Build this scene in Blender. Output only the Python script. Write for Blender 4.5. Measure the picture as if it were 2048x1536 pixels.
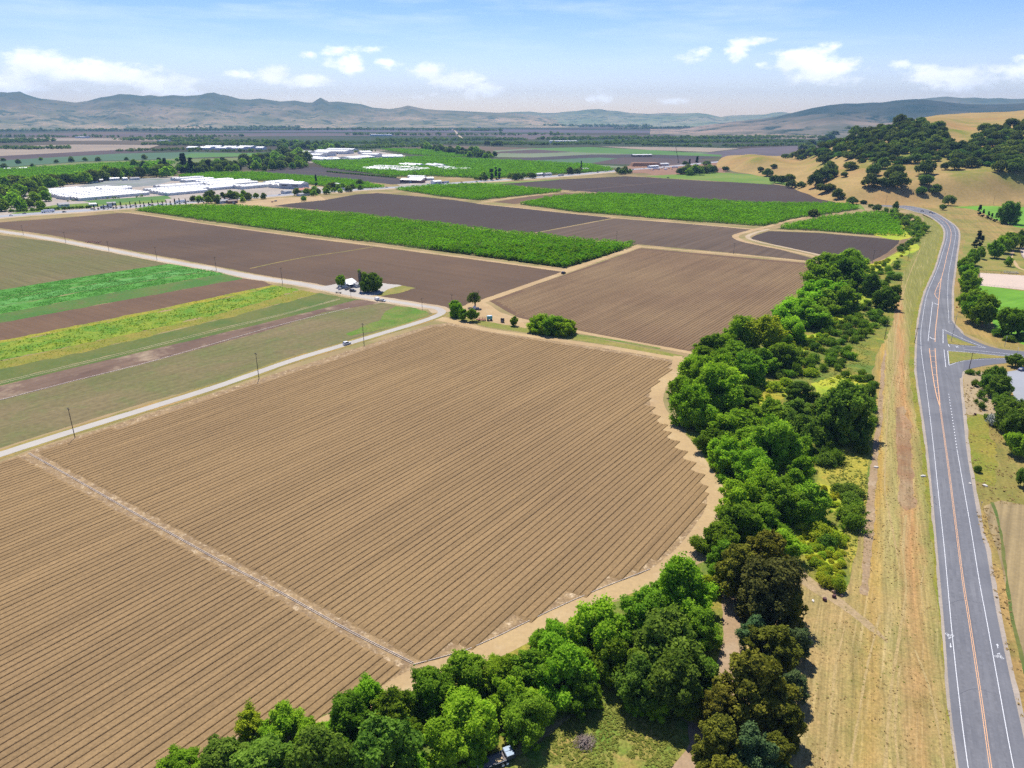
import bpy, bmesh, math, random
import numpy as np
from mathutils import Vector, Matrix
from mathutils.geometry import tessellate_polygon
R = math.radians
random.seed(7); RNG = np.random.default_rng(11)
SC = bpy.context.scene; COL = SC.collection
for o in list(bpy.data.objects): bpy.data.objects.remove(o)

# ------------------------------------------------------------------ camera, sky, sun, exposure
CAM_H = 118.0; PITCH = R(20.65); FPX = 1420.0       # focal length in photo pixels (photo is 2048 wide)
SP, CP = math.sin(PITCH), math.cos(PITCH)
cam = bpy.data.cameras.new('camera'); camo = bpy.data.objects.new('camera', cam); COL.objects.link(camo)
cam.sensor_width = 36.0; cam.lens = FPX/2048*36.0; cam.clip_start = 1.0; cam.clip_end = 90000
camo.location = (0, 0, CAM_H); camo.rotation_euler = (R(90)-PITCH, 0, 0); SC.camera = camo
SUN_AZ, SUN_EL = R(-13), R(60)
sdir = Vector((math.sin(SUN_AZ)*math.cos(SUN_EL), math.cos(SUN_AZ)*math.cos(SUN_EL), math.sin(SUN_EL)))
sun = bpy.data.lights.new('sun', 'SUN'); suno = bpy.data.objects.new('sun', sun); COL.objects.link(suno)
sun.energy = 4.9; sun.angle = R(0.5); sun.color = (1.0, 0.95, 0.86)
suno.rotation_euler = (-sdir).to_track_quat('-Z', 'Y').to_euler(); suno.location = (0, 0, 900)
SC.view_settings.view_transform = 'Standard'; SC.view_settings.look = 'None'
SC.view_settings.exposure = 0.38; SC.view_settings.gamma = 1.0
SC.cycles.max_bounces = 6; SC.cycles.diffuse_bounces = 2; SC.cycles.glossy_bounces = 1
SC.cycles.transmission_bounces = 2; SC.cycles.volume_bounces = 0; SC.cycles.transparent_max_bounces = 4
SC.cycles.use_adaptive_sampling = True; SC.cycles.adaptive_threshold = 0.01; SC.cycles.use_denoising = False
try: SC.cycles.use_light_tree = False
except Exception: pass

class NT:
    """small helper for building node graphs"""
    def __init__(s, tree): s.t = tree; s.n = tree.nodes; s.l = tree.links
    def new(s, typ, **kw):
        nd = s.n.new(typ)
        for k, v in kw.items(): setattr(nd, k, v)
        return nd
    def put(s, sock, v):
        if isinstance(v, bpy.types.NodeSocket): s.l.new(v, sock)
        elif v is not None:
            if sock.type == 'RGBA' and len(v) == 3: v = (*v, 1)
            sock.default_value = v
    def m(s, op, a, b=None, c=None, clamp=False):
        nd = s.new('ShaderNodeMath', operation=op, use_clamp=clamp)
        s.put(nd.inputs[0], a)
        if b is not None: s.put(nd.inputs[1], b)
        if c is not None: s.put(nd.inputs[2], c)
        return nd.outputs[0]
    def mix(s, f, a, b, bt='MIX'):
        nd = s.new('ShaderNodeMix', data_type='RGBA', blend_type=bt)
        s.put(nd.inputs[0], f); s.put(nd.inputs[6], a); s.put(nd.inputs[7], b)
        return nd.outputs[2]
    def noise(s, vec, scale, detail=2.0, rough=0.5, dims='3D'):
        nd = s.new('ShaderNodeTexNoise', noise_dimensions=dims)
        s.put(nd.inputs['Vector'], vec); nd.inputs['Scale'].default_value = scale
        nd.inputs['Detail'].default_value = detail; nd.inputs['Roughness'].default_value = rough
        return nd.outputs[0]
    def ramp(s, v, a, b, lo=0.0, hi=1.0):
        nd = s.new('ShaderNodeMapRange'); s.put(nd.inputs[0], v)
        nd.inputs[1].default_value = a; nd.inputs[2].default_value = b
        nd.inputs[3].default_value = lo; nd.inputs[4].default_value = hi
        return nd.outputs[0]
    def mapping(s, vec, rotz=0, scale=(1, 1, 1), loc=(0, 0, 0)):
        # rotate first, then scale: two mapping nodes
        a = s.new('ShaderNodeVectorRotate', rotation_type='Z_AXIS'); s.put(a.inputs[0], vec); a.inputs['Angle'].default_value = rotz
        b = s.new('ShaderNodeMapping'); s.put(b.inputs[0], a.outputs[0]); b.inputs['Scale'].default_value = scale; b.inputs['Location'].default_value = loc
        return b.outputs[0]

# sky: Nishita light plus bright fair-weather cumulus placed by compass bearing and elevation
W = bpy.data.worlds.new('World'); SC.world = W; W.use_nodes = True
w = NT(W.node_tree); w.n.clear()
sky = w.new('ShaderNodeTexSky', sky_type='NISHITA'); sky.sun_disc = False
sky.sun_elevation = SUN_EL; sky.sun_rotation = SUN_AZ; sky.altitude = 60; sky.air_density = 1.0; sky.dust_density = 0.25; sky.ozone_density = 2.0
tc = w.new('ShaderNodeTexCoord'); sep = w.new('ShaderNodeSeparateXYZ'); w.put(sep.inputs[0], tc.outputs['Generated'])
dx, dy, dz = sep.outputs
az = w.m('ARCTAN2', dx, dy); el = w.m('ARCSINE', dz)
def az_el(px, py):
    a, b = (px-1024)/FPX, (768-py)/FPX
    d = Vector((a, CP+b*SP, -SP+b*CP)).normalized()
    return math.atan2(d.x, d.y), math.asin(d.z)
CLOUDS = [(70,128,62,19,1),(150,140,70,17,1),(235,150,80,16,1),(320,164,62,13,1),(25,172,44,17,1),(350,183,60,9,.9),(230,178,80,9,.55),
 (490,148,48,9,.75),(548,150,40,15,.9),(606,163,50,12,.95),(590,196,38,8,.5),(617,110,18,8,.8),(668,104,32,10,.8),(690,128,50,17,.8),
 (738,99,32,7,.7),(775,124,34,11,.75),(858,142,42,14,.9),(915,160,52,17,.95),(968,180,48,13,.9),(845,190,44,8,.5),(700,182,30,6,.45),
 (1198,197,30,13,.8),(1052,199,24,7,.5),(1342,203,44,8,.6),(1398,104,26,9,.75),(1372,118,60,11,.5),(1490,84,34,10,.85),(1530,80,24,6,.8),(1478,106,32,14,.85),
 (1528,132,24,10,.6),(1590,120,40,18,1),(1625,118,44,24,1),(1655,140,56,22,1),(1615,150,50,15,.8),(1800,129,20,8,.7),(1868,150,44,17,.95),(1915,158,58,18,1),
 (1958,174,40,8,.6),(1992,138,30,9,.75),(2044,140,30,20,.9),(1120,206,40,6,.3),(1260,190,30,6,.2)]
nvec = w.new('ShaderNodeCombineXYZ'); w.put(nvec.inputs[0], w.m('MULTIPLY', az, 42.0)); w.put(nvec.inputs[1], w.m('MULTIPLY', el, 80.0))
cn = w.noise(nvec.outputs[0], 1.0, 7, 0.62); cn2 = w.noise(nvec.outputs[0], 0.33, 4, 0.55)
mask = None
for (px, py, hw, hh, s) in CLOUDS:
    a0, e0 = az_el(px, py); wa = hw/FPX*0.93*1.15; he = hh/FPX*1.25
    X = w.m('MULTIPLY', w.m('SUBTRACT', az, a0), 1/wa); Y = w.m('MULTIPLY', w.m('SUBTRACT', el, e0), 1/he)
    q = w.m('MULTIPLY_ADD', X, X, w.m('MULTIPLY', Y, Y))
    g = w.m('MULTIPLY', w.m('EXPONENT', w.m('MULTIPLY', q, -0.9)), s)
    mask = g if mask is None else w.m('MAXIMUM', mask, g)
dens = w.m('ADD', mask, w.m('MULTIPLY', w.m('SUBTRACT', cn, 0.5), 1.5))
cl = w.new('ShaderNodeMapRange', interpolation_type='SMOOTHSTEP'); w.put(cl.inputs[0], w.m('MINIMUM', dens, w.m('MULTIPLY', mask, 2.2))); cl.inputs[1].default_value = 0.34; cl.inputs[2].default_value = 0.95
# thin cirrus streaks high up
cv = w.new('ShaderNodeCombineXYZ'); w.put(cv.inputs[0], w.m('MULTIPLY', w.m('ADD', az, w.m('MULTIPLY', el, 1.2)), 4.0)); w.put(cv.inputs[1], w.m('MULTIPLY', el, 34.0))
ci = w.ramp(w.noise(cv.outputs[0], 1.0, 5, 0.6), 0.45, 0.85, 0, 0.4)
ci = w.m('MULTIPLY', ci, w.ramp(el, R(2), R(7)))
cloudf = w.m('MAXIMUM', w.m('MULTIPLY', cl.outputs[0], 0.92), ci, clamp=True)
hsv = w.new('ShaderNodeHueSaturation'); hsv.inputs['Saturation'].default_value = 1.45; hsv.inputs['Value'].default_value = 1.0; w.put(hsv.inputs['Color'], sky.outputs[0])
tint = w.mix(1.0, hsv.outputs[0], w.mix(w.ramp(el, 0, R(12)), (1.04, .99, 1.28), (0.96, 0.80, 1.20)), 'MULTIPLY')
tint = w.mix(1.0, tint, w.ramp(el, R(11), R(40), 1.0, .6), 'MULTIPLY')  # added dimming of the upper sky, lowers the ambient light on the ground
cloudcol = w.mix(w.ramp(cn2, 0.35, 0.65), (9.0, 9.4, 10.0), (11.8, 11.8, 11.6))
bg = w.new('ShaderNodeBackground'); bg.inputs['Strength'].default_value = 0.104
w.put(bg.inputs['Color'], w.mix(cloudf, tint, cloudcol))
wo = w.new('ShaderNodeOutputWorld'); w.put(wo.inputs['Surface'], bg.outputs[0])

# ------------------------------------------------------------------ geometry helpers
def ray(px, py):
    a, b = (px-1024)/FPX, (768-py)/FPX
    return Vector((a, CP+b*SP, -SP+b*CP))
def G(px, py, z=0.0):
    d = ray(px, py); t = (z-CAM_H)/d.z
    return Vector((d.x*t, d.y*t, z))
def at_r(px, py, r):
    """point at horizontal distance r in the direction seen at (px,py)"""
    d = ray(px, py); h = math.hypot(d.x, d.y)
    return Vector((d.x/h*r, d.y/h*r, CAM_H+d.z/h*r))
def mpp(p):
    """metres per photo pixel at a world point"""
    return (p.y*CP+(CAM_H-p.z)*SP)/FPX
HEAD = R(35.5)                                        # compass heading of the valley's field grid
U = Vector((math.sin(HEAD), math.cos(HEAD))); V = Vector((-math.cos(HEAD), math.sin(HEAD)))
USED = {}
def tag(o, label=None, cat=None, group=None, kind=None):
    if label: o['label'] = label
    if cat: o['category'] = cat
    if group: o['group'] = group
    if kind: o['kind'] = kind
    return o
def link(name, data, mats=(), parent=None):
    o = bpy.data.objects.new(name, data); COL.objects.link(o)
    if parent: o.parent = parent
    return o
def empty(name, loc, rz=0.0, sc=1.0):
    o = bpy.data.objects.new(name, None); COL.objects.link(o)
    o.location = loc; o.rotation_euler = (0, 0, rz); o.scale = (sc,)*3 if not hasattr(sc, '__len__') else sc
    o.empty_display_size = 0.5
    return o
def mesh_np(name, co, faces, mats, midx=None, smooth=False, attr=None):
    """co (n,3), faces: (m,k) int array or list of tuples"""
    me = bpy.data.meshes.new(name)
    if isinstance(faces, np.ndarray):
        m, k = faces.shape
        me.vertices.add(len(co)); me.vertices.foreach_set('co', np.asarray(co, np.float32).ravel())
        me.loops.add(m*k); me.loops.foreach_set('vertex_index', faces.astype(np.int32).ravel())
        me.polygons.add(m); me.polygons.foreach_set('loop_start', (np.arange(m)*k).astype(np.int32))
        try: me.polygons.foreach_set('loop_total', np.full(m, k, np.int32))
        except Exception: pass
        if midx is not None: me.polygons.foreach_set('material_index', np.asarray(midx, np.int32))
        me.polygons.foreach_set('use_smooth', np.full(m, bool(smooth)))
        me.update(calc_edges=True)
    else:
        me.from_pydata([tuple(c) for c in co], [], [tuple(f) for f in faces])
        if midx is not None:
            for p, i in zip(me.polygons, midx): p.material_index = i
        if smooth:
            for p in me.polygons: p.use_smooth = True
    for mt in mats: me.materials.append(mt)
    if attr is not None:
        at = me.attributes.new('lv', 'FLOAT', 'POINT'); at.data.foreach_set('value', np.asarray(attr, np.float32))
    return me
class MB:
    """collects simple solids into one mesh"""
    def __init__(s): s.v = []; s.f = []; s.mi = []
    def add(s, vs, fs, mi=0):
        b = len(s.v); s.v += [tuple(v) for v in vs]; s.f += [tuple(b+i for i in f) for f in fs]; s.mi += [mi]*len(fs); return s
    def box(s, c, d, rz=0, mi=0, tilt=None):
        x, y, z = d[0]/2, d[1]/2, d[2]/2
        M = Matrix.Rotation(rz, 3, 'Z')
        if tilt: M = M @ Matrix.Rotation(tilt[1], 3, tilt[0])
        vs = [Vector(c)+M @ Vector((i*x, j*y, k*z)) for k in (-1, 1) for (i, j) in ((-1, -1), (1, -1), (1, 1), (-1, 1))]
        return s.add(vs, [(3, 2, 1, 0), (4, 5, 6, 7), (0, 1, 5, 4), (1, 2, 6, 5), (2, 3, 7, 6), (3, 0, 4, 7)], mi)
    def prof(s, pts, axis, a, b, mi=0):
        """extrude closed 2d profile (x,z) along y from a to b (axis='Y') or profile (y,z) along x"""
        n = len(pts)
        if axis == 'Y': vs = [(p[0], a, p[1]) for p in pts]+[(p[0], b, p[1]) for p in pts]
        elif axis == 'X': vs = [(a, p[0], p[1]) for p in pts]+[(b, p[0], p[1]) for p in pts]
        else: vs = [(p[0], p[1], a) for p in pts]+[(p[0], p[1], b) for p in pts]
        fs = [tuple(range(n))[::-1], tuple(range(n, 2*n))]+[(i, (i+1) % n, n+(i+1) % n, n+i) for i in range(n)]
        return s.add(vs, fs, mi)
    def tube(s, p0, p1, r0, r1=None, n=8, mi=0):
        r1 = r0 if r1 is None else r1
        p0, p1 = Vector(p0), Vector(p1); d = (p1-p0).normalized()
        a = d.orthogonal().normalized(); b = d.cross(a)
        vs = [p+(a*math.cos(2*math.pi*i/n)+b*math.sin(2*math.pi*i/n))*r for p, r in ((p0, r0), (p1, r1)) for i in range(n)]
        return s.add(vs, [tuple(range(n))[::-1], tuple(range(n, 2*n))]+[(i, (i+1) % n, n+(i+1) % n, n+i) for i in range(n)], mi)
    def mesh(s, name, mats, smooth=False):
        return mesh_np(name, s.v, s.f, mats if isinstance(mats, (list, tuple)) else [mats], s.mi, smooth)
    def build(s, name, mats, parent=None, smooth=False):
        return link(name, s.mesh(name, mats, smooth), parent=parent)
def hashn(ix, iy, seed):
    h = (ix.astype(np.int64)*374761393+iy.astype(np.int64)*668265263+seed*1274126177) & 0xffffffff
    h = ((h ^ (h >> 13))*1274126177) & 0xffffffff
    return ((h ^ (h >> 16)) & 0xffff)/65535.0
def vnoise(x, y, seed=0):
    x = np.asarray(x, float); y = np.asarray(y, float)
    ix, iy = np.floor(x), np.floor(y); fx, fy = x-ix, y-iy
    fx = fx*fx*(3-2*fx); fy = fy*fy*(3-2*fy)
    a = hashn(ix, iy, seed); b = hashn(ix+1, iy, seed); c = hashn(ix, iy+1, seed); d = hashn(ix+1, iy+1, seed)
    return (a*(1-fx)+b*fx)*(1-fy)+(c*(1-fx)+d*fx)*fy
def fbm(x, y, o=5, seed=0, ridged=False):
    s = 0; a = 0.5; t = 0
    for i in range(o):
        n = vnoise(x*2**i+i*17.3, y*2**i-i*9.1, seed+i)
        if ridged: n = 1-abs(2*n-1)
        s = s+a*n; t += a; a *= 0.5
    return s/t
def in_poly(P, x, y):
    x = np.asarray(x); y = np.asarray(y); c = np.zeros(x.shape, bool); n = len(P)
    for i in range(n):
        (x0, y0), (x1, y1) = P[i], P[(i+1) % n]
        if y0 == y1: continue
        k = ((y0 > y) != (y1 > y)) & (x < (x1-x0)*(y-y0)/(y1-y0)+x0)
        c ^= k
    return c
def smooth_line(pts, step):
    """Catmull-Rom through 2d points resampled at about `step`"""
    P = [Vector(p[:2]) for p in pts]
    if len(P) == 2: P = [P[0], (P[0]+P[1])/2, P[1]]
    E = [2*P[0]-P[1]]+P+[2*P[-1]-P[-2]]; out = []
    for i in range(1, len(E)-2):
        a, b, c, d = E[i-1:i+3]; n = max(1, int((c-b).length/step))
        for k in range(n):
            t = k/n
            out.append(0.5*((2*b)+(c-a)*t+(2*a-5*b+4*c-d)*t*t+(3*b-a-3*c+d)*t**3))
    out.append(P[-1]); return out
_zn = [0]
def zlift(z):
    _zn[0] += 1; return z+.0003*(_zn[0] % 6)
def sheet(name, W2, mat, z, jit=0.0, step=6.0, kind='structure', seed=0, smooth=False):
    """flat ground polygon from world points, with a wandering natural edge"""
    pts = []; z = zlift(z)
    n = len(W2)
    if smooth:
        base = smooth_line([*W2, W2[0]], step)[:-1]
    else:
        base = []
        for i in range(n):
            a, b = Vector(W2[i][:2]), Vector(W2[(i+1) % n][:2]); k = max(1, int((b-a).length/step)) if jit else 1
            base += [a.lerp(b, j/k) for j in range(k)]
    if jit:
        m = len(base); A = np.array([(p.x, p.y) for p in base]); T = np.roll(A, -1, 0)-np.roll(A, 1, 0)
        L = np.maximum(np.hypot(T[:, 0], T[:, 1]), 1e-6); N = np.stack([T[:, 1]/L, -T[:, 0]/L], 1)
        q = (fbm(A[:, 0]/(step*2.2), A[:, 1]/(step*2.2), 3, 31+seed)-0.5)*2*jit+(RNG.random(m)-0.5)*jit*0.5
        A = A+N*q[:, None]; base = [Vector(a) for a in A]
    v3 = [Vector((p[0], p[1], 0)) for p in base]
    tris = tessellate_polygon([v3])
    co = [(p.x, p.y, z) for p in v3]; fs = []
    for t in tris:
        a, b, c = (v3[i] for i in t)
        fs.append(t if (b-a).cross(c-a).z > 0 else (t[0], t[2], t[1]))
    me = mesh_np(name, co, fs, [mat]); o = link(name, me); o['kind'] = kind; return o
def psheet(name, pts, mat, z, jit=0.0, step=6.0, **k): return sheet(name, [G(*p) for p in pts], mat, z, jit, step, **k)
def strip(name, W2, width, mat, z, jit=0.0, step=5.0, kind='structure', parent=None):
    """ribbon along a smoothed centre line; width: one number or list per control point"""
    L = smooth_line(W2, step); n = len(L); z = zlift(z)
    if hasattr(width, '__len__'):
        t = np.linspace(0, 1, n); ws = np.interp(t, np.linspace(0, 1, len(width)), width)
    else: ws = np.full(n, width)
    A = np.array([(p.x, p.y) for p in L]); T = np.gradient(A, axis=0); q = np.maximum(np.hypot(T[:, 0], T[:, 1]), 1e-6); N = np.stack([-T[:, 1]/q, T[:, 0]/q], 1)
    a = ws/2+(fbm(A[:, 0]/9, A[:, 1]/9, 3, 5)-0.5)*2*jit+(RNG.random(n)-.5)*jit*.6
    b = ws/2+(fbm(A[:, 0]/9, A[:, 1]/9, 3, 77)-0.5)*2*jit+(RNG.random(n)-.5)*jit*.6
    Lf = A+N*a[:, None]; Rt = A-N*b[:, None]
    co = np.zeros((2*n, 3)); co[0::2, :2] = Lf; co[1::2, :2] = Rt; co[:, 2] = z
    i = np.arange(n-1)*2; F = np.stack([i, i+1, i+3, i+2], 1)
    o = link(name, mesh_np(name, co, F, [mat]), parent=parent)
    if kind: o['kind'] = kind
    return o
def pstrip(name, pts, width, mat, z, jit=0.0, step=5.0, **k): return strip(name, [G(*p) for p in pts], width, mat, z, jit, step, **k)

# ------------------------------------------------------------------ materials
def srgb(r, g, b):
    f = lambda c: (c/255/12.92) if c/255 <= 0.04045 else ((c/255+0.055)/1.055)**2.4
    return (f(r), f(g), f(b))
def new_mat(name):
    m = bpy.data.materials.new(name); m.use_nodes = True; t = NT(m.node_tree); t.n.clear()
    out = t.new('ShaderNodeOutputMaterial'); return m, t, out
def ground_mat(name, c1, c2, big=0.02, small=0.6, fine=0.25, c3=None, c3_amt=0.5, head=None, srow=None, samt=0.0, rough=0.95, bump=0.0, lo=.38, hi=.62, c3s=0.08):
    """earth / crop cover: two colours in broad patches, fine mottling, optional streaks along heading (radians)"""
    m, t, out = new_mat(name); tcn = t.new('ShaderNodeTexCoord'); P = tcn.outputs['Object']
    col = t.mix(t.ramp(t.noise(P, big, 4, 0.6), lo, hi), c1, c2)
    if c3: col = t.mix(t.m('MULTIPLY', t.ramp(t.noise(P, c3s, 5, 0.7), .52, .7), c3_amt), col, c3)
    if head is not None:
        q = t.mapping(P, head, srow or (0.9, 0.012, 1))
        s = t.noise(q, 1.0, 3, 0.65); k = t.ramp(s, .3, .7, 1-samt, 1+samt)
        col = t.mix(1.0, col, k, 'MULTIPLY')
    n2 = t.noise(P, small, 3, 0.7); k2 = t.ramp(n2, .25, .75, 1-fine, 1+fine)
    col = t.mix(1.0, col, k2, 'MULTIPLY')
    col = t.mix(1.0, col, (.87, .86, .84), 'MULTIPLY')
    b = t.new('ShaderNodeBsdfPrincipled'); t.put(b.inputs['Base Color'], col); b.inputs['Roughness'].default_value = rough
    b.inputs['Specular IOR Level'].default_value = 0.15
    if bump:
        bn = t.new('ShaderNodeBump'); bn.inputs['Distance'].default_value = bump; bn.inputs['Strength'].default_value = 1.0
        t.put(bn.inputs['Height'], t.noise(P, small*1.3, 4, .7)); t.put(b.inputs['Normal'], bn.outputs[0])
    t.put(out.inputs['Surface'], b.outputs[0]); return m
def plain(name, c, rough=0.6, metal=0.0, var=0.08, scale=1.5, spec=0.4):
    m, t, out = new_mat(name); tcn = t.new('ShaderNodeTexCoord')
    k = t.ramp(t.noise(tcn.outputs['Object'], scale, 4, .6), .3, .7, 1-var, 1+var)
    b = t.new('ShaderNodeBsdfPrincipled'); t.put(b.inputs['Base Color'], t.mix(1.0, c, k, 'MULTIPLY')); b.inputs['Roughness'].default_value = rough
    b.inputs['Metallic'].default_value = metal; b.inputs['Specular IOR Level'].default_value = spec
    t.put(out.inputs['Surface'], b.outputs[0]); return m
def leaf_mat(name, c1, c2, vary=0.25, trans=0.3, huevar=0.03):
    m, t, out = new_mat(name)
    at = t.new('ShaderNodeAttribute', attribute_name='lv'); oi = t.new('ShaderNodeObjectInfo')
    col = t.mix(at.outputs['Fac'], c1, c2); ge = t.new('ShaderNodeNewGeometry'); col = t.mix(1.0, col, t.ramp(t.noise(ge.outputs['Position'], .035, 3, .6), .3, .7, .78, 1.22), 'MULTIPLY')
    hs = t.new('ShaderNodeHueSaturation'); t.put(hs.inputs['Color'], col)
    t.put(hs.inputs['Hue'], t.ramp(oi.outputs['Random'], 0, 1, .5-huevar, .5+huevar))
    rr = t.m('FRACT', t.m('MULTIPLY', oi.outputs['Random'], 7.13)); t.put(hs.inputs['Value'], t.ramp(rr, 0, 1, 1-vary, 1+vary))
    d = t.new('ShaderNodeBsdfDiffuse'); t.put(d.inputs[0], hs.outputs[0])
    tr = t.new('ShaderNodeBsdfTranslucent'); t.put(tr.inputs[0], t.mix(1.0, hs.outputs[0], (1.15, 1.2, .6), 'MULTIPLY'))
    mx = t.new('ShaderNodeMixShader'); mx.inputs[0].default_value = trans; t.put(mx.inputs[1], d.outputs[0]); t.put(mx.inputs[2], tr.outputs[0])
    t.put(out.inputs['Surface'], mx.outputs[0]); return m
# ------------------------------------------------------------------ base ground, far plain
def base_ground():
    m, t, out = new_mat('valley_floor'); P = t.new('ShaderNodeTexCoord').outputs['Object']
    q = t.mapping(P, HEAD, (1, 1, 1), (130, 70, 0))
    def brick(scale, bw, rh, c1, c2, off):
        b = t.new('ShaderNodeTexBrick', offset=off, squash=1.0); t.put(b.inputs['Vector'], q)
        b.inputs['Scale'].default_value = scale; b.inputs['Brick Width'].default_value = bw; b.inputs['Row Height'].default_value = rh
        b.inputs['Mortar Size'].default_value = 0.004; b.inputs['Mortar Smooth'].default_value = 0
        t.put(b.inputs['Color1'], c1); t.put(b.inputs['Color2'], c2); t.put(b.inputs['Mortar'], (.16, .14, .11)); return b.outputs[0]
    a = brick(1.0, 900, 420, (.080, .066, .054), (.040, .085, .038), .37)
    b = brick(1.0, 1500, 640, (.17, .13, .10), (.05, .075, .045), .6)
    col = t.mix(t.ramp(t.noise(P, .0006, 3, .5), .42, .58), a, b)
    near = ground_col = t.mix(t.ramp(t.noise(P, .03, 4, .6), .4, .6), (.33, .24, .13), (.24, .21, .09))
    ln = t.new('ShaderNodeVectorMath', operation='LENGTH'); t.put(ln.inputs[0], P)
    col = t.mix(t.ramp(ln.outputs['Value'], 1500, 1900), near, col)
    col = t.mix(1.0, col, t.ramp(t.noise(P, .02, 4, .7), .25, .75, .8, 1.2), 'MULTIPLY')
    bs = t.new('ShaderNodeBsdfDiffuse'); t.put(bs.inputs[0], col); t.put(out.inputs[0], bs.outputs[0])
    o = link('ground', mesh_np('ground', [(-14300, -1400, 0), (14300, -1400, 0), (14300, 13900, 0), (-14300, 13900, 0)], [(0, 1, 2, 3)], [m])); o['kind'] = 'structure'
base_ground()

# ------------------------------------------------------------------ mountains and hills (height fields)
def hill_mat(name, c1, c2, c3, s1=.0012, s2=.006, amt=1.0, hz0=300, hz1=330):
    m, t, out = new_mat(name); P = t.new('ShaderNodeTexCoord').outputs['Object']
    col = t.mix(t.ramp(t.noise(P, s1, 5, .62), .40, .60), c1, c2)
    col = t.mix(t.m('MULTIPLY', t.ramp(t.noise(P, s2, 6, .72), .52, .60), amt), col, c3)
    sp_ = t.new('ShaderNodeSeparateXYZ'); t.put(sp_.inputs[0], P)
    col = t.mix(t.m('MULTIPLY', t.ramp(t.m('ADD', sp_.outputs[2], t.m('MULTIPLY', t.noise(P, .002, 5, .65), hz0)), hz0*.5+60, hz0*.5+hz1), .85), col, c3)
    bs = t.new('ShaderNodeBsdfDiffuse'); t.put(bs.inputs[0], col); t.put(out.inputs[0], bs.outputs[0]); return m
def mountain(name, crest, r0, rc, mat, seed, amp, k=1, pw=1.0, tail=.6, step=2.0, rows=70):
    xs = np.arange(crest[0][0], crest[-1][0], step); ys = np.interp(xs, [c[0] for c in crest], [c[1] for c in crest])
    A = np.array([(lambda d: (d.x/math.hypot(d.x, d.y), d.y/math.hypot(d.x, d.y), d.z/math.hypot(d.x, d.y)))(ray(x, y)) for x, y in zip(xs, ys)])
    T = np.concatenate([np.linspace(0, 1, rows), 1+np.linspace(.06, tail, 10)])
    co = np.zeros((len(T), len(xs), 3))
    for i, tt in enumerate(T):
        r = r0+(rc-r0)*tt; x, y = A[:, 0]*r, A[:, 1]*r
        cz = CAM_H+A[:, 2]*rc
        n = fbm(x/900, y/900, 5, seed, True); n2 = fbm(x/2600, y/2600, 3, seed+9)
        if tt <= 1:
            e = (tt**pw)
            z = cz*e*(1-amp*(1-tt)*1.3*(1-n)**1.0*1.2)*(1-.35*(1-tt)*n2)+cz*.10*(n-.5)*tt*(1-tt)*3+cz*.16*(fbm(x/380, y/380, 5, seed+4, True)-.6)*min(1, tt*2.5)*(1-tt**4)
            z = np.maximum(z, -2+8*tt)
        else: z = cz*(1-(tt-1)/tail*1.02)-8
        co[i, :, 0] = x; co[i, :, 1] = y; co[i, :, 2] = z
    co[0, :, 2] = -.8
    n = len(xs); i, j = np.meshgrid(np.arange(len(T)-1), np.arange(n-1), indexing='ij'); i = i.ravel(); j = j.ravel()
    F = np.stack([i*n+j, i*n+j+1, (i+1)*n+j+1, (i+1)*n+j], 1)
    co[-1, :, 2] = -.8
    o = link(name, mesh_np(name, co.reshape(-1, 3), F, [mat], smooth=True)); o['kind'] = 'structure'
M_far = hill_mat('chaparral_hills', (.18, .19, .105), (.40, .31, .20), (.085, .12, .07), .0016, .0045)
M_mid = hill_mat('green_far_hills', (.20, .25, .14), (.30, .29, .19), (.10, .14, .09))
M_rt = hill_mat('brush_hills', (.32, .24, .18), (.12, .13, .10), (.035, .065, .055), .0011, .0045, hz0=160, hz1=150)
mountain('hills_behind_the_valley', [(-700, 190), (-300, 178), (-120, 190), (0, 184), (14, 185), (28, 184), (40, 183), (50, 188), (62, 192), (80, 197), (110, 200), (150, 205), (175, 202), (200, 195), (222, 192), (238, 188), (262, 189), (285, 192), (300, 190), (320, 193), (345, 190), (370, 192), (400, 190), (415, 186), (428, 185), (440, 189), (455, 191), (480, 198), (500, 199), (520, 197), (540, 200), (560, 203), (590, 201), (612, 205), (625, 205), (634, 199), (641, 195), (648, 199), (658, 204), (676, 203), (700, 206), (722, 208), (745, 215), (780, 218), (800, 215), (816, 211), (830, 214), (850, 218), (875, 220), (900, 221), (940, 223), (985, 225), (1030, 226), (1100, 236), (1160, 250)], 8600, 11000, M_far, 3, 1.0, pw=.9)
mountain('hills_in_the_far_distance', [(940, 232), (990, 226), (1024, 224), (1060, 223), (1085, 226), (1110, 226), (1135, 223), (1155, 222), (1175, 219), (1200, 218), (1215, 221), (1235, 222), (1260, 226), (1300, 228), (1330, 226), (1360, 227), (1395, 226), (1415, 228), (1440, 234), (1460, 231), (1490, 230), (1530, 229), (1548, 225), (1565, 224), (1585, 227), (1640, 235), (1720, 240)], 9600, 12000, M_mid, 21, .7)
mountain('mountain_ridge', [(1780, 215), (1840, 198), (1870, 195), (1893, 193), (1925, 196), (1950, 195), (1975, 197), (2000, 196), (2025, 198), (2060, 197), (2300, 190), (2600, 200)], 9200, 12000, M_far, 41, .6)
mountain('brushy_mountain', [(1300, 268), (1360, 258), (1420, 249), (1470, 243), (1520, 238), (1555, 233), (1575, 228), (1600, 222), (1625, 216), (1660, 210), (1690, 207), (1715, 207), (1745, 205), (1765, 205), (1790, 201), (1815, 199), (1832, 198), (1850, 199), (1875, 202), (1900, 205), (1930, 208), (1970, 209), (2010, 208), (2060, 206), (2300, 200), (2700, 215)], 4550, 7300, M_rt, 57, .62, pw=.85)

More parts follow.
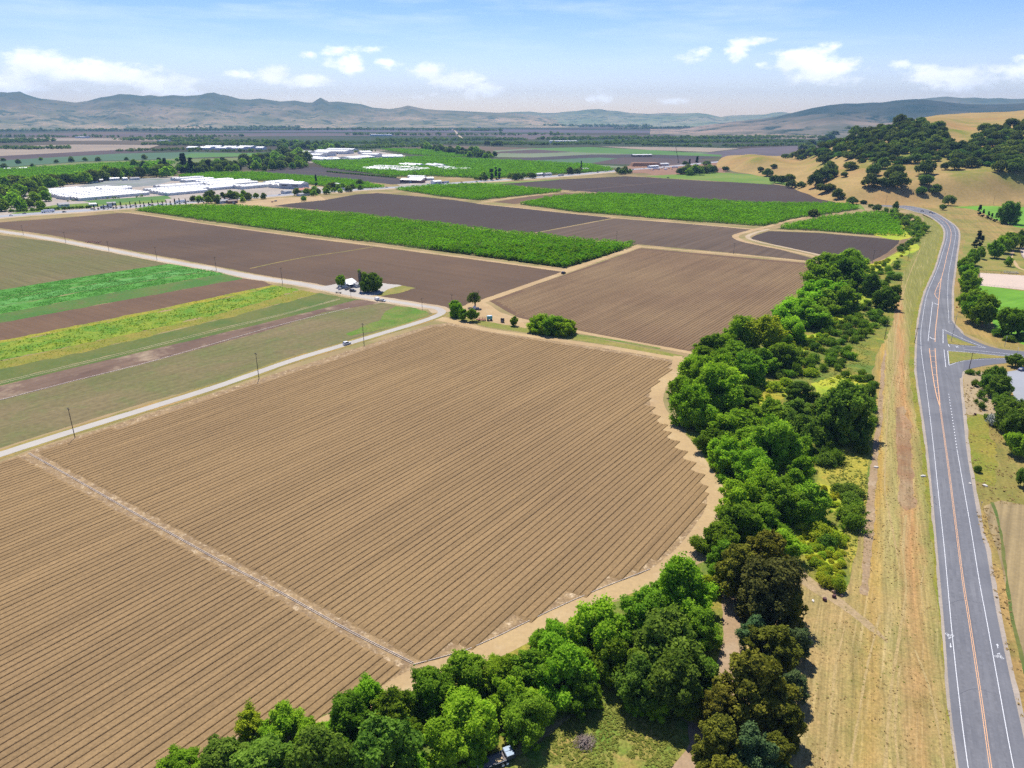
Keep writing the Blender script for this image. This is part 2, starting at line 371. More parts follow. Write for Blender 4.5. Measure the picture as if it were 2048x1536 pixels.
# oak hill with the golden knoll in front and the smooth dome behind
HCOL = [(1400, []), (1436, []),
 (1470, [(336, 1700, 0), (316, 1850, None)]),
 (1510, [(346, 1600, 0), (309, 1800, None)]),
 (1560, [(352, 1500, 0), (345, 1550, None), (322, 1830, None)]),
 (1600, [(372, 1300, 0), (350, 1420, None), (316, 1740, None)]),
 (1640, [(388, 1180, 0), (360, 1270, None), (325, 1500, None), (291, 1730, None)]),
 (1680, [(400, 1090, 0), (370, 1190, None), (325, 1400, None), (275, 1680, None)]),
 (1720, [(404, 1060, 0), (374, 1170, None), (330, 1330, None), (290, 1480, None), (264, 1640, None)]),
 (1760, [(405, 1050, 0), (376, 1160, None), (335, 1300, None), (290, 1450, None), (256, 1610, None)]),
 (1800, [(406, 1045, 0), (378, 1140, None), (338, 1290, None), (290, 1440, None), (246, 1600, None), (241, 2200, None)]),
 (1850, [(405, 1045, 0), (378, 1140, None), (340, 1280, None), (290, 1430, None), (244, 1600, None), (229, 2300, None)]),
 (1920, [(404, 1045, 0), (378, 1130, None), (342, 1270, None), (296, 1410, None), (268, 1560, None), (225, 2300, None)]),
 (1980, [(404, 1045, 0), (380, 1120, None), (346, 1250, None), (296, 1400, None), (262, 1550, None), (226, 2300, None)]),
 (2048, [(402, 1045, 0), (382, 1110, None), (350, 1240, None), (296, 1390, None), (254, 1540, None), (218, 2300, None)]),
 (2200, [(402, 1045, 0), (382, 1110, None), (352, 1240, None), (296, 1390, None), (250, 1540, None), (214, 2300, None)]),
 (2700, [(402, 1045, 0), (382, 1110, None), (352, 1240, None), (290, 1390, None), (245, 1540, None), (214, 2300, None)])]
HR = np.arange(980, 4300, 12.0)
def far_r(r): return r if r < 1060 else 1060+(r-1060)*1.45
def azimuth(px, py=320):
    d = ray(px, py); return math.atan2(d.x, d.y)
hc_az = []; hc_z = []
for px, L in HCOL:
    hc_az.append(azimuth(px))
    if not L: hc_z.append(np.full(len(HR), -3.0)); continue
    rr = []; zz = []
    for (py, r, z) in L:
        d = ray(px, py); h = math.hypot(d.x, d.y)
        if z == 0:
            r = CAM_H/(-d.z/h); rr += [r-120, r]; zz += [-3, 0]
        else: r = far_r(r) if px > 1590 else r; rr.append(r); zz.append(CAM_H+d.z/h*r)
    lz = zz[-1]; rr += [rr[-1]+100, rr[-1]+900]; zz += [lz*.93, -8]
    hc_z.append(np.interp(HR, rr, zz))
hc_z = np.array(hc_z)
HA = np.arange(hc_az[0], hc_az[-1], 0.0022)
HZ = np.array([np.interp(HA, hc_az, hc_z[:, j]) for j in range(len(HR))])     # (r, az)
def blur(a, n, axis):
    for _ in range(2):
        p = np.pad(a, [(n, n) if i == axis else (0, 0) for i in range(2)], mode='edge'); c = np.cumsum(p, axis)
        c = np.insert(c, 0, 0, axis); k = 2*n+1
        a = (np.take(c, np.arange(k, c.shape[axis]), axis)-np.take(c, np.arange(0, c.shape[axis]-k), axis))/k
    return a
HZ = blur(blur(HZ, 2, 0), 4, 1)
_x = np.sin(HA)[None]*HR[:, None]; _y = np.cos(HA)[None]*HR[:, None]
HZ = HZ+(fbm(_x/140, _y/140, 4, 5)-.5)*np.clip(HZ, 0, 30)*.30
def hz(x, y):
    r = math.hypot(x, y); a = math.atan2(x, y)
    i = (r-HR[0])/12.0; j = (a-HA[0])/0.0022
    if i < 0 or j < 0 or i >= len(HR)-1 or j >= len(HA)-1: return 0.0
    i0, j0 = int(i), int(j); fi, fj = i-i0, j-j0
    z = (HZ[i0, j0]*(1-fi)+HZ[i0+1, j0]*fi)*(1-fj)+(HZ[i0, j0+1]*(1-fi)+HZ[i0+1, j0+1]*fi)*fj
    return max(0.0, z)
def on_land(px, py):
    """first hit of the ray with the ground or the oak hill"""
    d = ray(px, py); h = math.hypot(d.x, d.y); s = d.z/h; r = 900.0
    while r < 4200:
        x, y = d.x/h*r, d.y/h*r
        if CAM_H+s*r <= hz(x, y): return Vector((x, y, hz(x, y)))
        r += 5
    return None
def build_oak_hill():
    m, t, out = new_mat('dry_grass_hill'); P = t.new('ShaderNodeTexCoord').outputs['Object']
    gold = t.mix(t.ramp(t.noise(P, .02, 5, .6), .35, .65), (.38, .265, .110), (.30, .22, .090))
    grn = t.mix(t.ramp(t.noise(P, .03, 5, .65), .4, .6), (.17, .20, .04), (.25, .22, .06))
    zc = t.new('ShaderNodeSeparateXYZ'); t.put(zc.inputs[0], P)
    f = t.m('MULTIPLY', t.ramp(t.noise(P, .0085, 5, .62), .47, .60), t.m('MULTIPLY', t.ramp(zc.outputs[2], 12, 30), t.ramp(zc.outputs[2], 120, 100)), clamp=True)
    col = t.mix(f, gold, grn)
    bsn = t.ramp(t.noise(P, .006, 4, .6), .5, .62)
    col = t.mix(t.m('MULTIPLY', bsn, .4), col, (.36, .19, .085))
    col = t.mix(1.0, col, t.ramp(t.noise(P, .25, 4, .75), .25, .75, .8, 1.2), 'MULTIPLY')
    bs = t.new('ShaderNodeBsdfDiffuse'); t.put(bs.inputs[0], col); t.put(out.inputs[0], bs.outputs[0])
    co = np.stack([_x, _y, HZ], -1); n = len(HA)
    i, j = np.meshgrid(np.arange(len(HR)-1), np.arange(n-1), indexing='ij'); i = i.ravel(); j = j.ravel()
    F = np.stack([i*n+j, i*n+j+1, (i+1)*n+j+1, (i+1)*n+j], 1)
    keep = (HZ[i, j] > -2.9) | (HZ[i+1, j+1] > -2.9); F = F[keep]
    o = link('hillside', mesh_np('hillside', co.reshape(-1, 3), F, [m], smooth=True)); o['kind'] = 'structure'
build_oak_hill()

# ------------------------------------------------------------------ soils and crops
SOIL = dict(
 tan=ground_mat('bed_soil', (.318, .212, .100), (.250, .165, .082), .0070, 1.8, .24, head=HEAD, srow=(.45, .010, 1), samt=.15, bump=.09, lo=.30, hi=.70),
 tan2=ground_mat('bed_soil_darker', (.205, .132, .074), (.250, .168, .090), .010, 1.2, .12, head=HEAD, srow=(.35, .006, 1), samt=.16),
 dark=ground_mat('dark_tilled_soil', (.100, .070, .052), (.088, .063, .050), .006, .3, .10, head=HEAD, srow=(.3, .004, 1), samt=.10),
 dust=ground_mat('dusty_tilled_soil', (.150, .096, .058), (.102, .068, .046), .005, .3, .10, head=HEAD-R(90), srow=(.3, .004, 1), samt=.10),
 darker=ground_mat('wet_tilled_soil', (.066, .048, .040), (.076, .056, .044), .006, .3, .10, head=HEAD, srow=(.3, .004, 1), samt=.10),
 mid=ground_mat('grey_tilled_soil', (.140, .098, .066), (.115, .082, .058), .006, .4, .10, head=HEAD, srow=(.28, .004, 1), samt=.22),
 track=ground_mat('track_dirt', (.50, .36, .185), (.43, .30, .16), .03, .8, .12, c3=(.58, .46, .29), c3_amt=.5),
 pale=ground_mat('pale_track_dirt', (.52, .42, .29), (.46, .35, .22), .03, .8, .10, c3=(.36, .26, .15), c3_amt=.4),
 straw=ground_mat('crusted_straw_soil', (.36, .25, .13), (.25, .17, .095), .3, 1.6, .42, c3=(.66, .52, .34), c3_amt=.9, c3s=.55),
 grass=ground_mat('dry_verge_grass', (.38, .25, .09), (.24, .215, .055), .02, 1.1, .34, c3=(.16, .17, .04), c3_amt=.6, head=R(24), srow=(.35, .010, 1), samt=.18),
 strip=ground_mat('mown_dry_strip', (.37, .245, .105), (.215, .205, .055), .022, 1.4, .34, c3=(.50, .38, .19), c3_amt=.8, head=R(25.5), srow=(.55, .008, 1), samt=.38, c3s=.09, bump=.06),
 olive=ground_mat('olive_stubble', (.150, .145, .052), (.175, .145, .065), .012, .35, .22, head=R(-54.5), srow=(.5, .012, 1), samt=.2),
 crop=ground_mat('leafy_crop', (.075, .235, .030), (.105, .30, .045), .05, .7, .38, head=R(-56), srow=(.9, .03, 1), samt=.22),
 crop2=ground_mat('pale_leafy_crop', (.125, .34, .080), (.105, .29, .055), .05, .7, .34, head=R(-56), srow=(.9, .03, 1), samt=.2),
 crop3=ground_mat('thin_leafy_crop', (.070, .175, .030), (.115, .18, .040), .04, .6, .3, c3=(.15, .12, .06), c3_amt=.6),
 brown=ground_mat('brown_strip_soil', (.170, .105, .062), (.145, .09, .056), .03, .5, .14, head=R(-57), srow=(.5, .01, 1), samt=.12),
 must=ground_mat('mustard_bloom', (.36, .31, .035), (.24, .27, .03), .09, .7, .4, c3=(.09, .20, .02), c3_amt=.7),
 weed=ground_mat('rank_green_weeds', (.12, .26, .02), (.26, .31, .03), .07, .7, .5, c3=(.045, .13, .015), c3_amt=.8, c3s=.12),
 weed2=ground_mat('yellowing_weeds', (.20, .23, .03), (.27, .23, .045), .08, .9, .42, c3=(.34, .29, .04), c3_amt=.5),
 weed3=ground_mat('dull_green_weeds', (.095, .150, .035), (.15, .165, .045), .04, .5, .2),
 fallow=ground_mat('fallow_olive_ground', (.205, .165, .082), (.160, .160, .060), .02, .4, .22, c3=(.15, .19, .06), c3_amt=.5, head=HEAD, srow=(.4, .01, 1), samt=.14),
 green=ground_mat('green_fallow', (.105, .215, .025), (.20, .215, .055), .06, .9, .4, c3=(.07, .13, .02), c3_amt=.6),
 blotch=ground_mat('blotchy_soil', (.20, .135, .095), (.155, .10, .075), .03, .4, .1, c3=(.42, .33, .22), c3_amt=.9, head=HEAD, srow=(.25, .03, 1), samt=.15, c3s=.035),
 lime=ground_mat('lime_mustard_growth', (.32, .42, .03), (.46, .44, .045), .05, .7, .35, c3=(.14, .22, .03), c3_amt=.6),
 under=ground_mat('creek_bank_weeds', (.12, .19, .03), (.27, .23, .045), .07, 1.2, .5, c3=(.40, .36, .04), c3_amt=.8, c3s=.08, bump=.12),
 lawn=ground_mat('mown_lawn', (.13, .31, .025), (.17, .36, .035), .03, .5, .10, head=R(60), srow=(.14, .003, 1), samt=.18),
 park=ground_mat('dry_park_grass', (.30, .25, .07), (.19, .22, .04), .05, .9, .35, c3=(.40, .29, .10), c3_amt=.6),
 sand=ground_mat('court_sand', (.62, .50, .41), (.58, .47, .38), .05, .6, .05),
)
def verge_bands():
    m, t, out = new_mat('verge_bands'); P = t.new('ShaderNodeTexCoord').outputs['Object']
    a = G(1876, 1110); b = G(1840, 790); d = Vector((b.x-a.x, b.y-a.y)).normalized(); hd = math.atan2(d.x, d.y)
    mp = t.mapping(P, hd, (1, 1, 1)); ox = a.x*math.cos(hd)-a.y*math.sin(hd)
    sp_ = t.new('ShaderNodeSeparateXYZ'); t.put(sp_.inputs[0], mp)
    n1 = t.noise(t.mapping(P, hd, (.16, .018, 1)), 1.0, 4, .6); n2 = t.noise(P, .12, 5, .7)
    qq = t.m('ADD', t.m('SUBTRACT', ox, sp_.outputs[0]), t.m('ADD', t.m('MULTIPLY', t.m('SUBTRACT', n1, .5), 7.0), t.m('MULTIPLY', t.m('SUBTRACT', n2, .5), 4.0)))
    r = t.new('ShaderNodeValToRGB'); t.put(r.inputs[0], t.m('DIVIDE', qq, 24.0)); el_ = r.color_ramp.elements
    stops = [(0.0, (.20, .195, .050)), (.10, (.25, .225, .070)), (.17, (.31, .235, .085)), (.26, (.38, .215, .085)), (.36, (.35, .225, .095)), (.47, (.29, .245, .085)), (.55, (.33, .27, .10)), (.66, (.37, .24, .065)), (.8, (.26, .21, .065)), (1.0, (.31, .23, .095))]
    el_[0].position = 0; el_[0].color = (*stops[0][1], 1); el_[1].position = 1; el_[1].color = (*stops[-1][1], 1)
    for p_, c_ in stops[1:-1]: e_ = el_.new(p_); e_.color = (*c_, 1)
    alt = t.mix(t.ramp(t.noise(P, .07, 5, .7), .42, .60), (.38, .26, .105), (.22, .19, .065))
    col = t.mix(t.ramp(t.m('ADD', sp_.outputs[1], t.m('MULTIPLY', n2, 18.0)), a.x*math.sin(hd)+a.y*math.cos(hd)+4, a.x*math.sin(hd)+a.y*math.cos(hd)-28), r.outputs[0], t.mix(.45, alt, r.outputs[0]))
    st = t.ramp(t.noise(t.mapping(P, hd-R(1.5), (1.3, .03, 1)), 1.0, 4, .65), .3, .7, .74, 1.26); col = t.mix(1.0, col, st, 'MULTIPLY')
    st2 = t.ramp(t.noise(t.mapping(P, hd+R(3), (.9, .02, 1), (7, 3, 0)), 1.0, 3, .6), .56, .72, 0, .4); col = t.mix(st2, col, (.56, .43, .21))
    fi = t.ramp(t.noise(P, 1.3, 5, .8), .25, .75, .55, 1.45); col = t.mix(1.0, col, fi, 'MULTIPLY')
    bs = t.new('ShaderNodeBsdfPrincipled'); t.put(bs.inputs['Base Color'], col); bs.inputs['Roughness'].default_value = .95; bs.inputs['Specular IOR Level'].default_value = .1
    bn = t.new('ShaderNodeBump'); bn.inputs['Distance'].default_value = .12; t.put(bn.inputs['Height'], t.noise(P, 2.2, 4, .7)); t.put(bs.inputs['Normal'], bn.outputs[0])
    t.put(out.inputs['Surface'], bs.outputs[0]); return m
SOIL['strip'] = verge_bands()
ROAD = ground_mat('road_asphalt', (.205, .210, .230), (.170, .176, .198), .05, 1.8, .10, head=R(27), srow=(.75, .006, 1), samt=.12, c3=(.13, .135, .155), c3_amt=.4, c3s=.07)
ROAD2 = ground_mat('side_road_asphalt', (.155, .160, .190), (.17, .175, .20), .03, 1.5, .07)
LANE = ground_mat('farm_road_asphalt', (.50, .47, .42), (.45, .42, .38), .03, 1.2, .08)
SHLD = ground_mat('gravel_shoulder', (.43, .37, .31), (.36, .31, .26), .1, 1.5, .15)
WHITE = plain('white_road_paint', (.62, .63, .64), .6, var=.08)
ORANGE = plain('yellow_road_paint', (.72, .40, .20), .6, var=.1)

def lerp2(a, b, t): return (a[0]+(b[0]-a[0])*t, a[1]+(b[1]-a[1])*t)
# fields beyond the farm roads (each one sheet, edges wander slightly)
FIELDS = [
 ('field', [(-60, 449), (120, 436), (237, 426), (266, 427), (400, 446), (584, 472.5), (762, 495), (1024, 529.5), (1128, 544), (1060, 570), (962, 602), (930, 612), (885, 618), (845, 606), (787, 598), (745, 588), (612, 564), (512, 548), (425, 531), (312, 510), (200, 490), (100, 470), (-60, 448)], 'dust', .03, .8),
 ('field', [(540, 411), (585, 404), (650, 400), (712, 389), (755, 386), (850, 394), (912, 400.5), (960, 408), (1100, 423), (1226, 436), (1150, 450), (1066, 466), (1000, 462), (920, 452), (825, 441), (690, 425)], 'darker', .03, .6),
 ('field', [(1068, 467), (1228, 437), (1300, 442), (1400, 450), (1505, 459), (1463, 471), (1470, 477), (1490, 484), (1560, 499), (1634, 519), (1640, 524), (1475, 507), (1300, 491), (1278, 489), (1180, 480)], 'mid', .03, .6),
 ('field', [(1500, 477), (1512, 470), (1538, 462), (1640, 466), (1800, 480), (1796, 488), (1770, 510), (1740, 524), (1690, 522), (1660, 514), (1560, 492)], 'darker', .03, .5),
 ('field', [(985, 367.5), (1100, 360), (1250, 352.5), (1300, 355), (1412, 362), (1540, 367.5), (1600, 376), (1645, 385), (1676, 409), (1600, 411), (1500, 407), (1380, 399), (1280, 391), (1200, 388), (1135, 380.5), (1050, 373)], 'darker', .03, .6),
 ('field', [(-60, 462), (0, 470), (60, 478), (100, 482), (200, 501), (337, 528), (150, 556), (-60, 590)], 'olive', .03, .8),
]
for nm, pts, mt, z, j in FIELDS: psheet(nm, pts, SOIL[mt], z, j, 5.0)
# pale dirt lanes splitting the dark fields
pstrip('track', [(215, 481), (300, 471), (380, 459), (440, 453)], 1.6, SOIL['mid'], .05, .3, 6)
pstrip('track', [(500, 537), (560, 524), (620, 513), (690, 503), (745, 494)], 1.8, SOIL['grass'], .05, .4, 5)
pstrip('track', [(1120, 386), (1180, 379), (1260, 371), (1340, 363), (1412, 362)], 4, SOIL['mid'], .05, .5, 8)
pstrip('track', [(1115, 359.5), (1180, 364), (1268, 370)], 4, SOIL['mid'], .05, .5, 8)
# crop strips on the left, from the bright leaf crop down to the farm road
def band(t0, t1, mt, z, j=.8, xr0=-60):
    """band between two lines; t = (left y at x=-60, [(x,y)...]) polylines"""
    psheet('field', t0+t1[::-1], SOIL[mt], z, j, 3.0)
b0 = [(-60, 590), (150, 556), (337, 528), (352, 529)]
b1 = [(-60, 609), (0, 600), (181, 569), (365, 537), (385, 536)]
b2 = [(-60, 626), (0, 615), (175, 581), (400, 545), (428, 541)]
b3 = [(-60, 640), (0, 628), (200, 590), (400, 556), (452, 548)]
b4 = [(-60, 660), (0, 646), (150, 618), (300, 591), (487, 557)]
b5 = [(-60, 696), (0, 682), (150, 652), (300, 622), (460, 588), (512, 577), (545, 570)]
b6 = [(-60, 699), (0, 687), (150, 658), (300, 628), (460, 594), (556, 572)]
b7 = [(-60, 735), (0, 722), (150, 691), (300, 659), (460, 622), (600, 580)]
b8 = [(-60, 752), (0, 738), (150, 707), (300, 672), (460, 634), (640, 586)]
b9 = [(-60, 776), (0, 762), (150, 727), (300, 692), (460, 652), (560, 628), (655, 602), (692, 596)]
b10 = [(-60, 786), (0, 772), (150, 735), (300, 700), (512, 650), (650, 616), (712, 600), (730, 600)]
b11 = [(-60, 816), (0, 801), (150, 763), (300, 725), (512, 668), (650, 624), (762, 606), (775, 607)]
b12 = [(-60, 940), (0, 896), (150, 849), (300, 802), (420, 770), (520, 739), (640, 700), (760, 664), (858, 636), (866, 628), (850, 622), (810, 615)]
band(b0, b1, 'crop', .03); band([(p[0], p[1]+.6) for p in b1], b2, 'crop2', .035); band([(p[0], p[1]+.6) for p in b2], b3, 'crop', .04); band(b3, b4, 'crop3', .03, 1.5)
psheet('field', b4+[(520, 559)]+b5[::-1], SOIL['brown'], .025, 1.0, 3.0)
band(b5, b6, 'must', .03, 2.2); band(b6, b7, 'weed', .034, 3.0); band(b7, b8, 'weed2', .03, 3.0); band(b8, b9, 'weed3', .027, 1.4)
psheet('field', b9+b10[::-1], SOIL['weed3'], .03, .6, 3.0)
psheet('field', b10+b11[::-1], SOIL['blotch'], .026, .8, 3.0)
psheet('field', b11+b12[::-1], SOIL['fallow'], .03, .8, 3.0)
psheet('field', [(820, 614), (850, 622), (862, 631), (790, 652), (700, 672), (690, 668), (760, 640), (770, 622), (790, 612)], SOIL['green'], .04, 2.5, 3.0)
pstrip('pipeline_verge', [(57, 906.5), (140, 953), (300, 1044), (440, 1122), (560, 1185), (700, 1263), (828, 1329)], 1.7, SOIL['straw'], .02, .35, 1.5)
for f_ in ([(337+15, 531), (180, 561), (0, 595), (-60, 603)], [(400, 543), (200, 577), (0, 612), (-60, 621)]): pstrip('crop_alley', f_, 1.3, SOIL['weed3'], .055, .2, 3)
pstrip('pipeline_verge', [(-60, 815), (0, 800), (140, 764), (300, 724), (440, 684), (560, 650), (700, 616)], .7, SOIL['pale'], .05, .12, 3)
for dy in (0, 3): pstrip('wheel_track', [(-60, 781+dy), (0, 764+dy), (150, 728+dy), (300, 692+dy), (440, 657+dy), (560, 629+dy*.7), (680, 597+dy*.5)], .45, SOIL['pale'], .05, .1, 3)

# ------------------------------------------------------------------ bedded (furrowed) fields with real ridges
def bedded(poly_px, mat, period=2.03, z0=.02, h=.27, depth=.25, group=4, seglen=7.0, jit=.7, name='bedded_field'):
    P = [G(*p) for p in poly_px]; P = [(p.x, p.y) for p in P]
    u = np.array([U.x, U.y]); v = np.array([U.y, -U.x])
    Q = np.array([(np.dot(p, u), np.dot(p, v)) for p in P])       # (along, across)
    s0 = Q[:, 1].min(); s1 = Q[:, 1].max(); nb = int((s1-s0)/period); gid = []; _q = 0
    while len(gid) < nb+8: _g = int(RNG.integers(1, group+1)); gid += [(_q+_g/2)]*_g; _q += _g
    offs = np.array([0, .05, .19, .36, 1.0, 1.67, 1.84, 1.98, 2.03])/2.03*period
    hs = np.array([z0+h-depth, z0+h-depth, z0+h-.03, z0+h+.015, z0+h+.01, z0+h+.015, z0+h-.03, z0+h-depth, z0+h-depth])
    co = []; fa = []; base = 0
    def spans(s):
        X = []
        for i in range(len(Q)):
            (a0, c0), (a1, c1) = Q[i], Q[(i+1) % len(Q)]
            if (c0 > s) != (c1 > s): X.append(a0+(a1-a0)*(s-c0)/(c1-c0))
        X.sort(); return list(zip(X[0::2], X[1::2]))
    for k in range(nb):
        sc = s0+gid[k]*period
        for (a, b) in spans(min(max(sc, s0+.3), s1-.3)):
            a += 1.0+RNG.random()*jit; b -= 1.0+RNG.random()*jit
            if b-a < 4: continue
            n = max(2, int((b-a)/seglen)); A = np.linspace(a+1.1, b-1.1, n); A = np.concatenate([[a], A, [b]]); n += 2; s = s0+k*period
            wob = (vnoise(A/38, np.full(n, k*.13), 3)-.5)*.35
            hn = 1+(vnoise(A/9, np.full(n, k*1.7), 8)-.5)*.35
            M = np.zeros((n, len(offs), 3))
            cc = s+offs[None, :]+wob[:, None]
            M[:, :, 0] = A[:, None]*u[0]+cc*v[0]; M[:, :, 1] = A[:, None]*u[1]+cc*v[1]
            M[:, :, 2] = z0+(hs[None, :]-z0)*hn[:, None]
            M[0, :, 2] = M[-1, :, 2] = z0-.02
            co.append(M.reshape(-1, 3)); m = len(offs)
            i, j = np.meshgrid(np.arange(n-1), np.arange(m-1), indexing='ij'); i = i.ravel(); j = j.ravel()
            fa.append(np.stack([base+i*m+j, base+i*m+j+1, base+(i+1)*m+j+1, base+(i+1)*m+j], 1)[:, ::-1]); base += n*m
    o = link(name, mesh_np(name, np.concatenate(co), np.concatenate(fa), [mat])); o['kind'] = 'structure'
MAINR = [(900, 649), (1000, 667), (1150, 691), (1250, 706), (1345, 722), (1340, 740), (1315, 765), (1297, 785), (1303, 812), (1325, 842), (1352, 880), (1380, 915), (1405, 950), (1422, 990), (1418, 1012), (1380, 1060), (1338, 1112), (1300, 1134), (1200, 1172), (1100, 1214), (1000, 1262), (935, 1292), (832, 1330)]
F_RIGHT = [(64, 908), (180, 873), (400, 803), (640, 729), (860, 655)]+MAINR
F_LEFT = [(48, 911), (824, 1334), (760, 1372), (680, 1412), (600, 1455), (450, 1490), (300, 1560), (0, 1700), (-500, 1700), (-500, 1080)]
F_MID = [(990, 602), (1283, 499), (1632, 531), (1612, 560), (1585, 600), (1540, 645), (1480, 680), (1385, 703), (1250, 680), (1157, 661), (1090, 645), (1040, 633)]
psheet('field_margin', [(-500, 1075), (0, 924), (60, 902), (860, 650), (900, 645), (1340, 716), (1352, 735), (1300, 780), (1312, 812), (1330, 842), (1358, 880), (1386, 915), (1412, 952), (1430, 990), (1424, 1015), (1385, 1065), (1342, 1118), (1302, 1142), (1200, 1182), (1100, 1226), (1000, 1275), (935, 1303), (840, 1340), (760, 1382), (680, 1424), (600, 1465), (450, 1510), (300, 1575), (0, 1730), (-500, 1740)], SOIL['straw'], .012, .5, 3)
bedded(F_RIGHT, SOIL['tan'], group=3); bedded(F_LEFT, SOIL['tan'], group=4); bedded(F_MID, SOIL['tan2'], seglen=14, h=.22, depth=.21, name='bedded_field')
psheet('field_margin', [(978, 602), (1282, 496), (1636, 528), (1616, 565), (1590, 600), (1545, 648), (1485, 684), (1385, 707), (1250, 683), (1157, 664), (1090, 648), (1040, 637)], SOIL['brown'], .012, .5, 4)

# ------------------------------------------------------------------ dirt tracks and farm roads
pstrip('track', [(1356, 712), (1350, 740), (1322, 768), (1312, 795), (1320, 822), (1345, 860), (1372, 895), (1402, 935), (1428, 975), (1434, 1005), (1418, 1045), (1385, 1090), (1350, 1125), (1310, 1152), (1210, 1190), (1110, 1236), (1010, 1288), (920, 1325), (840, 1352), (760, 1400), (680, 1440), (600, 1480), (500, 1540), (300, 1640)], [4.5, 5, 6, 6.5, 6.5, 6.5, 7, 7.5, 8, 7.5, 7, 6.5, 6, 6, 6, 6, 6, 6, 6, 6, 6, 6, 6, 6], SOIL['track'], .035, .5, 3)
pstrip('track', [(872, 636), (905, 643), (975, 659.5), (1040, 669), (1100, 678), (1225, 696), (1325, 713), (1375, 722)], [9, 6, 5.5, 5.5, 5.5, 5.5, 5.5, 5.5], SOIL['track'], .04, .4, 3)
pstrip('track', [(955, 603), (975, 613), (992, 625), (1028, 637), (1080, 648), (1157, 664), (1250, 681.5), (1362, 702), (1400, 710)], [6, 6, 6, 7, 6, 4.5, 4.5, 4.5, 4.5], SOIL['track'], .04, .4, 3)
pstrip('track', [(925, 617), (967, 602), (1050, 573), (1122, 547.5), (1190, 523), (1280, 493)], [7, 6.5, 6, 6, 6, 6], SOIL['track'], .045, .4, 4)
pstrip('track', [(1272, 492), (1300, 495), (1475, 509.5), (1632, 525), (1680, 531)], [6, 5, 4.5, 4.5, 4.5], SOIL['track'], .04, .4, 4)
pstrip('track', [(228, 423.5), (270, 427), (400, 446), (584, 471), (762, 493), (1024, 528), (1132, 543)], [5, 5, 5, 5, 5, 5, 6], SOIL['track'], .05, .5, 5)
pstrip('track', [(1130, 541), (1200, 519), (1278, 491)], 7, SOIL['track'], .042, .5, 4)
pstrip('track', [(955, 407), (1060, 418), (1226, 435), (1400, 449), (1505, 458.5), (1530, 459)], [6, 5, 5, 5, 5, 7], SOIL['track'], .045, .5, 6)
pstrip('track', [(1620, 433), (1580, 441), (1540, 452), (1500, 462), (1472, 471), (1480, 480), (1510, 488), (1570, 500), (1650, 518)], [5, 5, 6, 7, 7, 7, 6, 6, 6], SOIL['track'], .05, .5, 4)
pstrip('track', [(1538, 458), (1510, 466), (1495, 474), (1515, 483), (1580, 497), (1670, 517)], [5, 5, 5, 5, 5, 5], SOIL['pale'], .045, .5, 4)
pstrip('track', [(1538, 460), (1640, 464.5), (1720, 471), (1808, 478)], 3.5, SOIL['track'], .045, .4, 5)
pstrip('track', [(1812, 470), (1808, 480), (1790, 500), (1755, 520), (1738, 530)], 5, SOIL['tan2'], .05, .6, 4)
pstrip('track', [(960, 405), (1040, 394), (1140, 383), (1210, 387)], [8, 8, 7, 7], SOIL['track'], .045, .6, 6)
psheet('field', [(985, 404), (1060, 393), (1130, 386), (1190, 388), (1110, 397), (1030, 408)], SOIL['brown'], .035, .8, 6)
psheet('yard', [(470, 406), (560, 396), (640, 392), (652, 400), (590, 406), (530, 414), (470, 412)], SOIL['track'], .035, 1, 5)
# grassy ditch bank between the two tracks, with its yard at the road corner
psheet('verge', [(890, 632), (910, 628), (960, 640), (1030, 652), (1060, 656), (1160, 672), (1260, 690), (1370, 712), (1362, 717), (1225, 691), (1100, 672), (975, 654)], SOIL['park'], .03, .6, 3)
pstrip('ditch_grass', [(1150, 670), (1200, 676), (1260, 686), (1320, 697)], 2.5, SOIL['green'], .05, .7, 3)
psheet('yard', [(905, 630), (935, 607), (960, 600), (985, 617), (1030, 640), (1070, 652), (1050, 656), (960, 641)], SOIL['track'], .032, .6, 3)
# farm roads: pale asphalt with dusty shoulders
R1 = [(-260, 995), (-60, 930), (0, 909), (150, 861), (300, 815), (440, 771), (587, 720), (687, 690), (770, 665), (830, 647), (868, 634), (884, 625), (875, 617), (845, 612), (787, 603), (712, 591), (612, 570), (512, 555), (425, 538), (312, 517.5), (200, 496), (100, 477.5), (0, 462.5), (-60, 453)]
pstrip('farm_road_shoulder', R1[:12], 9.5, SOIL['grass'], .045, .9, 3)
pstrip('farm_road_shoulder', R1[11:], 13, SOIL['pale'], .049, 1.0, 3)
pstrip('farm_road', R1, [5.2]*8+[5.6, 6.5, 8, 9, 8, 7]+[6.5]*10, LANE, .06, .12, 3)
psheet('yard', [(640, 574), (672, 568), (760, 566), (800, 570), (815, 577), (800, 580), (760, 588), (740, 592), (690, 586)], LANE, .053, .8, 3)
psheet('verge', [(780, 577), (805, 571), (830, 576), (800, 586), (765, 592), (752, 591)], SOIL['park'], .056, .8, 3)

# ------------------------------------------------------------------ highway on the valley floor
HW = [(-200, 452), (0, 433), (90, 426), (175, 420.5), (325, 409), (440, 400), (550, 391), (640, 385), (725, 378.5), (825, 372.5), (912, 366), (975, 361.5), (1125, 351), (1250, 340), (1312, 335.5), (1400, 327), (1500, 318)]
pstrip('highway_shoulder', [(x, y+1) for x, y in HW], 42, SOIL['pale'], .05, 1.5, 12)
pstrip('highway', HW, 26, ground_mat('highway_concrete', (.40, .41, .43), (.36, .37, .40), .02, .5, .06), .08, 0, 12)

